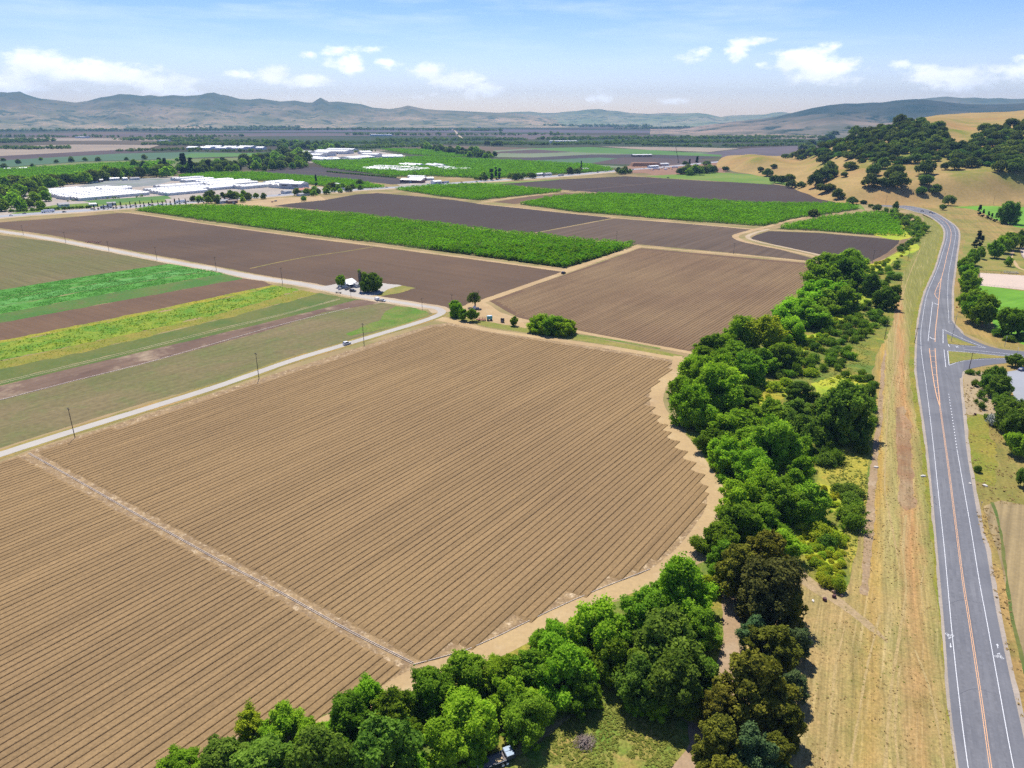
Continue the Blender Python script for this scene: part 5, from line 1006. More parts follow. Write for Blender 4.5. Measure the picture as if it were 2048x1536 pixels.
def merged(name, T, lm, nv, label, cat, nq=60, leaf=.2, hfac=.82, z=None, seed=0):
    protos = [crown_arrays(W=1, H=.9, z0=.08, nl=7, lr=(.2, .3), leaf=leaf, n=nq, seed=seed+i, fuzz=.45, cores=False) for i in range(nv)]
    rg = np.random.default_rng(seed); CO = []; FA = []; LV = []; b = 0; which = rg.integers(0, nv, len(T))
    for i, (co, fa, lv) in enumerate(protos):
        S = T[which == i]; m = len(S)
        if not m: continue
        th = rg.random(m)*6.28; c, s = np.cos(th), np.sin(th); w_ = S[:, 2]
        x = (co[None, :, 0]*c[:, None]-co[None, :, 1]*s[:, None])*w_[:, None]+S[:, 0:1]; y = (co[None, :, 0]*s[:, None]+co[None, :, 1]*c[:, None])*w_[:, None]+S[:, 1:2]
        hh = hfac*rg.uniform(.85, 1.15, m)/.9; zz = co[None, :, 2]*(w_*hh)[:, None]
        CO.append(np.stack([x, y, zz], -1).reshape(-1, 3)); FA.append((fa[None]+(np.arange(m)*len(co))[:, None, None]+b).reshape(-1, 4)); b += m*len(co)
        LV.append(np.clip(np.tile(lv, m)*.8+np.repeat(rg.random(m)*.22, len(co)), 0, 1))
    o = link(name, mesh_np(name, np.concatenate(CO), np.concatenate(FA), [LM[lm]], attr=np.concatenate(LV)))
    tag(o, label, cat, kind='stuff'); return o
merged('orchard_trees', rest, 'orch', 6, 'continuous canopy of bright green orchard rows across the flat fields', 'orchard', nq=70, leaf=.17, hfac=.7)

# ------------------------------------------------------------------ far woods (masses) and mid-distance trees (single)
def belt_pts(L, width, sp, w_, seed):
    rg = np.random.default_rng(seed); out = []
    A = [G(*p) for p in L]
    for a, b in zip(A[:-1], A[1:]):
        d = (b-a); n = int(d.length*width/(sp*sp)); d2 = Vector((-d.y, d.x, 0)).normalized()
        for _ in range(n):
            p = a+d*rg.random()+d2*(rg.random()-.5)*width; out.append((p.x, p.y, w_*rg.uniform(.6, 1.35), 0))
    return out
bel = []
for i, (L, wd, sp, w_) in enumerate([([(-60, 284), (80, 284)], 300, 22, 22), ([(0, 297), (60, 298), (140, 297)], 90, 15, 16), ([(240, 281), (330, 279), (430, 279)], 200, 24, 20), ([(300, 289), (420, 290), (560, 292), (600, 290)], 170, 18, 18), ([(330, 283), (520, 284), (600, 285)], 120, 22, 18), ([(600, 296), (700, 297), (760, 294), (850, 293)], 150, 17, 17), ([(640, 287), (760, 287), (880, 288), (1000, 289)], 120, 24, 18), ([(760, 283), (900, 281), (1050, 280)], 160, 24, 20), ([(980, 288), (1080, 290), (1160, 288), (1300, 288)], 130, 20, 18), ([(1100, 280), (1200, 277), (1350, 277), (1500, 276), (1640, 276)], 260, 24, 20), ([(1230, 284), (1350, 285), (1450, 284), (1600, 284)], 180, 20, 18), ([(1290, 290), (1400, 293), (1410, 294)], 80, 15, 15), ([(1450, 293), (1520, 292), (1610, 290)], 60, 15, 15), ([(0, 263), (200, 262), (400, 261), (700, 260), (1000, 262)], 300, 50, 30), ([(-60, 252), (150, 252), (300, 251), (600, 251), (900, 252), (1300, 254)], 500, 60, 36), ([(250, 256), (500, 256), (600, 256)], 400, 50, 34), ([(700, 270), (900, 271), (1150, 270)], 150, 40, 24), ([(0, 274), (250, 275), (500, 273)], 100, 35, 22), ([(1230, 258), (1290, 258), (1380, 255)], 100, 30, 26), ([(700, 306), (740, 303)], 60, 12, 12), ([(230, 303), (330, 301), (400, 299)], 70, 16, 14), ([(380, 303), (560, 303)], 40, 14, 12), ([(110, 404), (180, 400), (250, 396), (300, 392)], 10, 9, 5), ([(860, 372), (960, 368)], 8, 9, 5)]):
    bel += belt_pts(L, wd, sp, w_, i)
print('belt trees', len(bel))


merged('woodland', np.array(bel), 'oak', 4, 'dark tree belts spread across the far valley floor', 'woodland', nq=36, leaf=.28, hfac=.6, seed=50)
MID = [([(-40, 400), (0, 372), (60, 372), (100, 395), (108, 412), (50, 424), (-40, 428)], 26, 15, 26, 'wood', 'large tree in the left-edge wood', 'trees in the wood at the left edge'),
 ([(50, 376), (110, 368), (180, 360), (300, 350), (340, 346), (345, 354), (250, 358), (180, 366), (100, 378)], 34, 9, 24, 'wood', 'tree in the belt behind the greenhouses', 'trees in the belt behind the greenhouses'),
 ([(345, 345), (400, 336), (500, 326), (560, 308), (600, 312), (620, 322), (620, 334), (560, 342), (470, 345), (400, 349)], 66, 8, 19, 'wooddark', 'tree in the triangular wood left of the warehouses', 'trees in the triangular wood'),
 ([(850, 300), (900, 302), (960, 308), (992, 314), (985, 320), (930, 314), (870, 306)], 34, 6, 14, 'wooddark', 'tree in the dense belt beyond the warehouses', 'trees in the belt beyond the warehouses'),
 ([(530, 290), (620, 290), (700, 300), (640, 304), (560, 300)], 30, 7, 12, 'wood', 'tree in the loose wood behind the warehouses', 'trees behind the warehouses'),
 ([(380, 404), (400, 396), (440, 392), (500, 392), (530, 398), (470, 402), (420, 412)], 20, 8, 15, 'wood', 'tree around the roadside houses by the highway', 'trees around the roadside houses'),
 ([(590, 392), (660, 376), (720, 372), (726, 380), (690, 384), (640, 392)], 18, 8, 15, 'wood', 'tree around the red-roofed house', 'trees around the red-roofed house'),
 ([(1352, 349), (1380, 347), (1410, 345), (1430, 342), (1432, 345), (1400, 350), (1360, 352)], 15, 5, 17, 'wood', 'dark tree in the interchange grove', 'trees in the interchange grove'),
 ([(940, 360), (960, 358), (972, 357), (975, 362)], 4, 6, 14, 'wood', 'round tree left of the tall poplars', 'round trees near the poplars'),
 ([(1016, 357), (1060, 354), (1068, 357), (1020, 361)], 7, 7, 15, 'wood', 'round tree in the row right of the poplars', 'round trees right of the poplars'),
 ([(1135, 347), (1160, 344), (1162, 347), (1140, 349)], 5, 6, 14, 'wood', 'tree beside the tall roadside conifer', 'trees beside the roadside conifer'),
 ([(1236, 346), (1262, 344), (1264, 348), (1240, 349)], 4, 7, 14, 'wood', 'round tree beside the brown embankment', 'trees beside the brown embankment'),
 ([(0, 318), (110, 320), (250, 320), (300, 318), (380, 318), (370, 324), (120, 326), (0, 330)], 11, 26, 10, 'wooddark', 'lone round tree on the green field edges', 'lone trees between the far green fields'),
 ([(250, 336), (340, 330), (400, 332), (380, 338), (300, 342)], 14, 8, 14, 'wood', 'tree on the field edge above the belt', 'trees on the field edge above the belt')]
for P, n, md, w_, k, lb, gr in MID:
    SPT = sorted(scatter(P, n, md, rs)); lb0 = lb
    for qi, (x, y) in enumerate(SPT):
        lb = lb0+(', %s from its left' % ORD[qi] if len(SPT) <= 34 else (', left half' if qi < len(SPT)/2 else ', right half'))
        ww = w_*rs.uniform(.75, 1.25); kk = k if rs.random() < .6 else ('wooddark' if k == 'wood' else 'wood'); put_px(kk, x, y, ww, ww*rs.uniform(.7, .95), lb, gr)
for (x, y, w_, h_, k, lb) in [(370, 348, 26, 42, 'cone', 'tallest dark conifer above the tree belt'), (384, 350, 22, 34, 'cone', 'second tall conifer beside the tallest'), (332, 342, 14, 26, 'cone', 'leaning pine left of the tall conifers'), (418, 346, 20, 26, 'cone', 'broad conifer right of the tall pair'), (485, 330, 9, 14, 'cone', 'small conifer on the field edge'), (517, 330, 12, 18, 'cone', 'conifer at the edge of the triangular wood'), (633, 373, 8, 24, 'cone', 'slender conifer beside the red-roofed house'), (983, 360, 8, 25, 'column', 'leftmost and widest of the tall poplars by the highway'), (992, 359, 5, 24, 'column', 'middle poplar by the highway'), (999, 358, 6, 24, 'column', 'rightmost poplar by the highway'), (1162, 344, 6, 22, 'cone', 'tall roadside conifer near the embankment'), (1378, 340, 7, 22, 'cone', 'narrow conifer in the interchange grove'), (1393, 336, 11, 24, 'cone', 'tallest conifer behind the interchange grove'), (1413, 330, 20, 8, 'wooddark', 'low dark tree behind the interchange grove'), (1370, 330, 12, 8, 'wooddark', 'low dark tree left of the crane'), (486, 405, 10, 12, 'wood', 'round tree at the roadside yard'), (608, 402, 12, 10, 'wood', 'round tree at the dark field corner'), (830, 352, 12, 9, 'wood', 'tree beside the white sheds'), (845, 300, 8, 12, 'wooddark', 'dark tree at the left end of the far belt'), (975, 291, 16, 10, 'wooddark', 'block of dark conifers left, far valley'), (996, 292, 26, 11, 'wooddark', 'wide block of dark conifers far in the valley'), (9, 338, 15, 11, 'wooddark', 'round dark tree at the left edge by the small white sheds'), (65, 334, 8, 7, 'wooddark', 'small round tree right of the white sheds')]:
    put_px(k, x, y, w_, h_, lb, 'landmark trees')
for i in range(30):
    x = 190+i*9.0+rs.uniform(-2, 2); y = 421-(x-190)*.062
    if 372 < x < 392: continue
    put_px('cone', x, y-1, 4.6*rs.uniform(.8, 1.2), 11*rs.uniform(.75, 1.3), 'small dark cypress in the row between highway and greenhouses', 'cypress row along the highway')
for i in range(24):
    x = 20+i*7+rs.uniform(-2, 2); put_px('bush', x, 425.5-x*.05, 8, 5, 'low roadside bush in the hedge along the highway', 'hedge bushes along the highway')
for i in range(40):
    x = 655+i*3.5; put_px('wood', x, 344.5+(i*3.5)*.085, 4, 3.5, 'small round tree in the front row of the young far orchard', 'front row of the young orchard')
# yellow flowering bushes patch
for (x, y) in scatter([(708, 372), (760, 370), (766, 373), (720, 377)], 22, 4, rs): put_px('limebush', x, y, 5, 2.6, 'yellow flowering bush in the small block by the highway', 'yellow bushes by the highway')


# ------------------------------------------------------------------ standing crops, weeds and grass tufts (uncountable)
LM['straw'] = leaf_mat('straw_blade', (.33, .25, .10), (.52, .40, .17), .1, .3); LM['tuft'] = leaf_mat('green_tuft', (.12, .18, .03), (.28, .30, .06), .1, .3); LM['crop'] = leaf_mat('crop_leaf', (.085, .250, .038), (.125, .330, .065), .1, .4)
LM['mustard'] = leaf_mat('mustard_flower', (.30, .30, .03), (.60, .55, .04), .1, .4)
def field_pts(polys, n, w0, w1, seed):
    rg = np.random.default_rng(seed); out = []
    for P in polys:
        W2 = [G(*p) for p in P]; Wp = [(p.x, p.y) for p in W2]; xs = [p[0] for p in Wp]; ys = [p[1] for p in Wp]
        x = rg.uniform(min(xs), max(xs), n*3); y = rg.uniform(min(ys), max(ys), n*3); k = in_poly(Wp, x, y) & (fbm(x/7, y/7, 3, seed) > .42)
        x, y = x[k][:n], y[k][:n]; out.append(np.stack([x, y, rg.uniform(w0, w1, len(x)), x*0], 1))
    return np.concatenate(out)
def bandpoly(a, b): return [(p[0], p[1]) for p in a]+[(p[0], p[1]) for p in b[::-1]]
merged('weed_clumps', field_pts([bandpoly(b6, b7)], 2200, .5, 1.1, 71), 'green', 3, 'dark green weed clumps standing in the yellow-green strip', 'weeds', nq=14, leaf=.35, hfac=.5, seed=71)
merged('mustard_flowers', field_pts([bandpoly(b5, b6), bandpoly(b6, b7), bandpoly(b7, b8)], 2000, .4, .8, 73), 'mustard', 3, 'yellow blooming plants scattered along the yellow-green strip', 'mustard', nq=12, leaf=.35, hfac=.5, seed=73)
merged('leafy_crop', field_pts([bandpoly(b0, b1), bandpoly(b1, b2), bandpoly(b2, b3)], 8000, .5, .9, 75), 'crop', 3, 'low leafy plants of the bright green crop strip', 'crop', nq=8, leaf=.5, hfac=.32, seed=75)
STRIPP = [(1760, 720), (1830, 720), (1834, 770), (1861, 968), (1886, 1246), (1897, 1392), (1915, 1534), (1930, 1640), (1600, 1640), (1625, 1250), (1700, 1200), (1745, 1000), (1755, 850)]
merged('dry_grass', np.concatenate([field_pts([STRIPP], 7000, .2, .5, 81), field_pts([[(1926, 760), (1975, 770), (2048, 880), (2048, 1010), (1966, 1010), (1950, 985), (1935, 900)], [(1950, 1010), (1990, 1010), (2040, 1330), (2070, 1500), (2041, 1440), (1990, 1205)]], 900, .35, .9, 83)]), 'straw', 3, 'tufts of dry straw-coloured grass on the road verges', 'grass', nq=7, leaf=.5, hfac=.4, seed=81)
merged('green_grass', np.concatenate([field_pts([STRIPP], 1500, .2, .45, 85), field_pts([[(1060, 1500), (1150, 1430), (1240, 1390), (1330, 1420), (1380, 1470), (1330, 1560), (1200, 1600), (1000, 1600)]], 2600, .25, .8, 87), field_pts([[(1640, 930), (1735, 880), (1735, 990), (1700, 1150), (1680, 1010)], [(1560, 700), (1740, 650), (1740, 760), (1500, 800)]], 1500, .4, 1.1, 89)]), 'tuft', 3, 'tufts of green and yellowing grass on the verges and clearing', 'grass', nq=7, leaf=.5, hfac=.45, seed=85)
# ------------------------------------------------------------------ fields across the highway and on the valley floor
FS = dict(
 tanfar=ground_mat('far_pale_field', (.36, .29, .21), (.30, .24, .18), .004, .1, .1), brownfar=ground_mat('far_brown_field', (.115, .085, .075), (.095, .07, .062), .004, .1, .1),
 teal=ground_mat('far_blue_green_crop', (.075, .150, .075), (.095, .165, .085), .004, .1, .1), grnfar=ground_mat('far_green_crop', (.085, .200, .040), (.11, .22, .05), .005, .1, .12),
 yg=ground_mat('far_yellow_green_field', (.16, .20, .06), (.20, .22, .075), .005, .1, .12), palegrn=ground_mat('far_pale_green_field', (.17, .22, .12), (.20, .24, .14), .004, .1, .1),
 dk=ground_mat('far_dark_soil', (.062, .054, .056), (.075, .062, .060), .004, .1, .1), pinkgrey=ground_mat('far_grey_soil', (.15, .12, .125), (.11, .095, .105), .006, .1, .15),
 concrete=ground_mat('nursery_yard', (.30, .31, .31), (.22, .24, .23), .03, .3, .15, c3=(.12, .22, .07), c3_amt=.8, c3s=.02), ruddy=ground_mat('ruddy_earth', (.27, .145, .09), (.33, .20, .13), .02, .3, .2),
 meadow=ground_mat('green_meadow', (.13, .24, .03), (.20, .27, .05), .012, .3, .2), yard=ground_mat('pale_yard', (.46, .40, .34), (.38, .33, .28), .02, .3, .15), purple=ground_mat('far_plain_soil', (.12, .09, .085), (.155, .12, .10), .0015, .05, .12))
for pts, mt, z in [
 ([(-300, 300), (0, 293), (150, 289), (320, 290), (254, 296), (330, 300), (0, 312), (-300, 322)], 'tanfar', .04), ([(137, 290.5), (318, 290.5), (300, 296), (254, 298), (140, 296)], 'tanfar', .06),
 ([(-300, 326), (0, 312), (250, 299), (312, 303), (120, 316), (0, 321), (-300, 334)], 'brownfar', .06), ([(-300, 334), (0, 321), (240, 307), (390, 304), (560, 308), (480, 312), (340, 318), (160, 323), (0, 335), (-300, 350)], 'teal', .07),
 ([(383, 307), (545, 305.5), (538, 312), (400, 314.5), (340, 318)], 'grnfar', .09), ([(-300, 352), (0, 336), (160, 324), (340, 319), (560, 313), (560, 318), (350, 326), (200, 332), (0, 342), (-300, 362)], 'yg', .08), ([(330, 318), (560, 316), (520, 326), (400, 330), (350, 334), (300, 330)], 'yg', .1),
 ([(505, 346), (560, 338), (622, 333.5), (700, 340), (790, 355), (845, 366), (782, 369), (770, 367), (640, 357)], 'dk', .07), ([(-300, 420), (50, 376), (200, 364), (350, 352), (470, 360), (610, 372), (700, 378), (600, 388), (440, 399), (325, 407), (90, 425), (-100, 440), (-300, 470)], 'yard', .03),
 ([(160, 372), (200, 362), (290, 356), (355, 358), (330, 366), (300, 372), (220, 378), (90, 386), (70, 382)], 'concrete', .06), ([(165, 402), (200, 409), (345, 397), (335, 391)], 'grnfar', .06),
 ([(580, 312), (640, 299), (740, 300), (810, 311), (810, 322), (700, 326), (620, 326)], 'yard', .06), ([(715, 340), (740, 333), (830, 330), (945, 341), (900, 345), (820, 348)], 'yard', .06), ([(790, 366), (815, 356), (870, 360), (890, 367), (800, 372)], 'yard', .065),
 ([(650, 300.5), (850, 298.5), (850, 300.5), (650, 302)], 'tanfar', .05), ([(985, 301), (1070, 297), (1180, 303), (1440, 305), (1440, 312), (1300, 311), (1100, 315), (985, 314), (1000, 306)], 'palegrn', .05), ([(1050, 297), (1180, 294), (1320, 301), (1445, 310), (1440, 313), (1300, 309), (1160, 305)], 'grnfar', .07),
 ([(1000, 303), (1070, 299), (1150, 304), (1060, 307), (985, 306)], 'brownfar', .08), ([(1010, 318), (1180, 309), (1340, 309), (1440, 314), (1370, 322), (1250, 322), (1180, 326), (1100, 322)], 'dk', .06), ([(1060, 321), (1200, 315), (1260, 318), (1180, 327), (1110, 325)], 'teal', .08),
 ([(980, 322), (1060, 322), (1180, 329), (1250, 333), (1240, 336), (1140, 330)], 'palegrn', .09), ([(1180, 327), (1245, 315), (1370, 318), (1440, 322), (1350, 330), (1260, 329)], 'brownfar', .09),
 ([(1400, 307), (1500, 296), (1640, 290), (1640, 305), (1560, 318), (1470, 318)], 'pinkgrey', .05), ([(1200, 293), (1400, 295), (1480, 297), (1420, 304), (1300, 300)], 'tanfar', .05), ([(990, 272), (1300, 271), (1620, 270), (1640, 274), (1300, 276), (1000, 279)], 'purple', .04), ([(0, 268), (600, 266), (1100, 268), (1100, 272), (500, 272), (0, 273)], 'purple', .04), ([(300, 263), (900, 258), (1300, 261), (1300, 266), (800, 264)], 'pinkgrey', .05), ([(0, 276), (400, 277), (420, 281), (0, 282)], 'tanfar', .05),
 ([(1240, 333), (1330, 326), (1440, 322), (1470, 330), (1440, 352), (1330, 356), (1290, 346), (1240, 346)], 'ruddy', .05), ([(1290, 352), (1350, 349), (1430, 344), (1470, 350), (1510, 357), (1560, 366), (1540, 369), (1412, 361), (1320, 356)], 'meadow', .07), ([(1440, 345), (1520, 350), (1600, 366), (1650, 376), (1690, 398), (1720, 408), (1730, 420), (1700, 412), (1680, 408), (1645, 384), (1600, 376), (1560, 369)], 'meadow', .06),
 ([(790, 377), (900, 370), (985, 365), (1060, 362), (1130, 358), (1100, 361), (985, 369), (800, 381)], 'meadow', .05), ([(20, 427), (110, 410), (330, 398), (330, 404), (110, 420), (60, 430)], 'meadow', .05)]:
    psheet('field' if mt not in ('yard', 'concrete', 'meadow', 'ruddy') else ('yard' if mt != 'meadow' else 'meadow'), pts, FS[mt], z, 1.5, 14)
pstrip('far_road', [(906, 258.5), (912, 264), (923, 276)], 16, SOIL['pale'], .1, 0, 40)
pstrip('farm_track', [(575, 341), (640, 345), (720, 352), (800, 361)], 5, SOIL['mid'], .1, .5, 10)

# ------------------------------------------------------------------ irrigation pipes
PIPE = plain('aluminium_pipe', (.62, .54, .46), .6, 0, var=.2)
def pipe(pts, r, label, off=0.0, z=.14):
    L = smooth_line([G(*p) for p in pts], 6); m = MB()
    for a, b in zip(L[:-1], L[1:]):
        n = Vector((-(b-a).y, (b-a).x)).normalized()*off; m.tube((a.x+n.x, a.y+n.y, z), (b.x+n.x, b.y+n.y, z), r, n=5)
    tag(m.build('irrigation_pipe', PIPE), label, 'pipe', 'irrigation pipes')
pipe([(58, 907), (140, 953), (300, 1044), (440, 1122), (560, 1185), (700, 1263), (826, 1327)], .07, 'near line of the paired pale pipes splitting the bedded field', .22)
pipe([(58, 907), (140, 953), (300, 1044), (440, 1122), (560, 1185), (700, 1263), (826, 1327)], .07, 'far line of the paired pale pipes splitting the bedded field', -.22)
pipe([(-60, 815.5), (0, 800.5), (140, 764), (300, 724), (440, 684), (560, 650), (700, 616)], .12, 'pale pipe lying along the blotchy brown strip')
pipe([(826, 1330), (935, 1300), (1000, 1271), (1100, 1222), (1200, 1178), (1300, 1139)], .10, 'pale pipe along the lower end of the beds')

# ------------------------------------------------------------------ buildings
WROOF = plain('white_sheet_roof', (.80, .80, .78), .5, var=.06, scale=.2); WWALL = plain('white_wall', (.62, .64, .64), .7, var=.08, scale=.3)
GREYW = plain('grey_wall', (.38, .41, .44), .7, var=.1, scale=.3); GLASSG = plain('greenhouse_side_film', (.52, .58, .58), .35, var=.12, scale=.3)
DARKG = plain('dark_glass', (.03, .035, .045), .15, var=.1); WROOF2 = plain('dull_sheet_roof', (.58, .58, .57), .6, var=.12, scale=.3); WROOF3 = plain('aged_film_roof', (.68, .67, .62), .5, var=.12, scale=.15)
TILE = plain('terracotta_tile', (.50, .20, .12), .8, var=.2, scale=1.5); BROWNR = plain('brown_shingle', (.26, .19, .15), .85, var=.2, scale=1.5)
BROWNW = plain('brown_wall', (.22, .13, .10), .8, var=.15); GREYR = plain('grey_shingle', (.34, .33, .33), .8, var=.15, scale=1)
def hall(A, B, depth, h, roof='gable', bays=1, wm=WWALL, rm=WROOF, label='', cat='building', group=None, name='warehouse', rise=None, doors=2, windows=0):
    """building whose front wall foot runs from photo point A to B; depth goes away from the camera"""
    if rm is WROOF: rm = [WROOF, WROOF3, WROOF2, WROOF3][int(A[0]*7+A[1]*3) % 4]
    a, b = G(*A), G(*B); d = b-a; L = d.length; ang = math.atan2(d.y, d.x); e = empty(name, (a.x, a.y, 0), ang)
    w = MB(); bw = depth/bays; rise = rise or bw*.16
    w.box((L/2, .1, h/2), (L, .2, h)); w.box((L/2, depth-.1, h/2), (L, .2, h))
    w.box((.1, depth/2, h/2), (.2, depth-.4, h)); w.box((L-.1, depth/2, h/2), (.2, depth-.4, h)); r = MB()
    for k in range(bays):
        y0 = k*bw
        if roof == 'quonset': P = [(y0+bw*(1-math.cos(math.pi*i/8))/2, h+rise*1.5*math.sin(math.pi*i/8)) for i in range(9)]
        elif roof == 'gable': P = [(y0-.3, h), (y0+bw/2, h+rise), (y0+bw+.3, h)]
        else: P = [(y0-.2, h), (y0-.2, h+.5), (y0+bw+.2, h+.5), (y0+bw+.2, h)]
        P = [(p[0], p[1]+.012) for p in P]
        r.prof(P[::-1], 'X', -.4, L+.4)
    w.build('wall', wm, e); r.build('roof', rm, e)
    if depth > 12 and roof != 'flat':
        for k in range(bays):
            vt = MB(); zc = h+(rise*1.5 if roof == 'quonset' else rise)
            for q in range(max(2, int(L/18))): vt.box((L*(q+.5)/max(2, int(L/18)), (k+.5)*bw, zc+.25), (1.6, 1.6, .7))
            vt.build('roof_vent', WROOF2, e)
    for k in range(doors):
        x = L*(k+.5)/doors; m = MB(); m.box((x, -.04, min(h, 4)*.42), (min(4, L*.2), .08, min(h, 4)*.84)); m.build('door', DARKG if k % 2 else GREYW, e)
    for k in range(windows):
        x = L*(k+.5)/windows; m = MB(); m.box((x, -.035, h*.62), (L/windows*.5, .07, h*.2)); m.build('window', DARKG, e)
    return tag(e, label, cat, group)
def uvpx(u, v, o=G(150, 401)): return Vector((o.x+U.x*u+V.x*v, o.y+U.y*u+V.y*v, 0))
def project(p):
    d = Vector((p.x, p.y, p.z-CAM_H)); z = d.y*CP-d.z*SP; yy = d.y*SP+d.z*CP
    return (1024+FPX*d.x/z, 768-FPX*yy/z)
GG = 'greenhouses of the roadside nursery'
for i, (u0, v0, lu, dv, n, lb) in enumerate([(0, -14, 108, 30, 3, 'front greenhouse range of the nursery, nearest the highway'), (-4, 18, 116, 34, 4, 'second white greenhouse range behind the front one'), (2, 54, 112, 34, 4, 'third white greenhouse range of the nursery'), (10, 90, 70, 30, 3, 'fourth greenhouse range, short, at the left'), (14, 122, 108, 30, 3, 'fifth greenhouse range towards the tree belt'), (24, 154, 60, 26, 3, 'rearmost left greenhouse range by the trees'), (88, 92, 48, 26, 2, 'small greenhouse range right of the fourth'),
     (118, -50, 70, 28, 3, 'greenhouse at the highway corner right of the front range'), (122, -18, 82, 30, 3, 'greenhouse range right of the front range'), (130, 16, 100, 30, 3, 'long greenhouse range in the middle of the nursery'), (205, -30, 60, 36, 3, 'greenhouse range right of the middle, near the houses'), (240, 10, 90, 34, 3, 'greenhouse range with the longest roof at the right'), (170, 60, 80, 26, 2, 'greenhouse range beside the open nursery beds'), (260, 60, 90, 26, 3, 'rear greenhouse range beside the green field'), (250, -55, 70, 28, 2, 'greenhouse hidden behind the roadside trees'), (270, 100, 70, 24, 2, 'far greenhouse range below the green field'), (270, 150, 60, 22, 2, 'long low greenhouse at the far left of the rear ranges'), (280, 200, 60, 20, 2, 'rearmost long low greenhouse beside the tree belt'), (300, -90, 56, 30, 2, 'arched greenhouse beside the big white hall'), (330, -30, 50, 26, 2, 'greenhouse at the right end of the nursery')]):
    hall(project(uvpx(u0, v0)), project(uvpx(u0+lu, v0)), dv, 3.2, 'quonset', n, GLASSG, WROOF, 'white '+lb if not lb.startswith(('second', 'third')) else lb, 'greenhouse', GG, 'greenhouse', doors=1)
for A, B, d, h, rf, lb in [((596, 320), (646, 324.5), 55, 8, 'gable', 'pale warehouse at the front left of the warehouse group'), ((653, 324.5), (681, 323.5), 45, 8, 'gable', 'blue-walled warehouse in the front row'), ((684, 322.5), (703, 323.5), 40, 7, 'flat', 'small flat white unit in the front row'), ((706, 323), (751, 319.5), 60, 9, 'gable', 'long white warehouse with dark window band'), ((766, 319.5), (806, 319), 65, 9, 'gable', 'separate white warehouse at the right end'), ((592, 314.5), (640, 315.5), 40, 8, 'gable', 'second row warehouse at the left'), ((628, 311.5), (655, 312.5), 40, 9, 'quonset', 'round-roofed warehouse in the second row'), ((628, 307), (690, 308.5), 50, 9, 'gable', 'long warehouse at the back of the group'), ((652, 303.5), (705, 304.5), 40, 9, 'gable', 'rearmost warehouse of the group'), ((722, 308.5), (744, 308), 40, 7, 'gable', 'white shed behind the dark conifers'), ((592, 308.5), (616, 309.5), 40, 8, 'gable', 'white shed at the rear left of the group'), ((722, 313.5), (754, 314.5), 30, 8, 'gable', 'white shed between the two right warehouses')]:
    hall(A, B, d, h, rf, 1, GREYW if 'blue' in lb else WWALL, WROOF, lb, 'warehouse', 'warehouses beyond the orchards', rise=3.5, windows=5 if 'window' in lb else 0)
for A, B, d, h, n, lb in [((722, 341), (752, 342.5), 40, 5, 2, 'leftmost white shed in the middle of the orchards'), ((753, 342.5), (789, 344), 36, 5, 2, 'second white shed from the left in the orchards'), ((791, 344.5), (823, 346), 40, 5, 3, 'front white shed of the orchard group'), ((834, 344.5), (861, 341.5), 30, 5, 2, 'white shed right of the front one'), ((745, 337), (786, 339), 30, 5, 2, 'white shed in the back left of the orchard group'), ((792, 338.5), (826, 340), 28, 5, 2, 'white shed in the centre of the orchard group'), ((796, 333.5), (829, 335.5), 34, 6, 2, 'tall white shed at the back of the orchard group'), ((850, 333.5), (869, 336.5), 34, 6, 2, 'tall grey-roofed shed at the back right'), ((868, 338), (893, 341), 30, 5, 2, 'pale shed right of the tall back shed'), ((896, 343), (942, 340.5), 24, 4, 2, 'long low white shed at the right end of the orchard group')]:
    hall(A, B, d, h, 'gable', n, GLASSG, WROOF, lb, 'shed', 'white sheds in the orchards', 'farm_shed', doors=1)
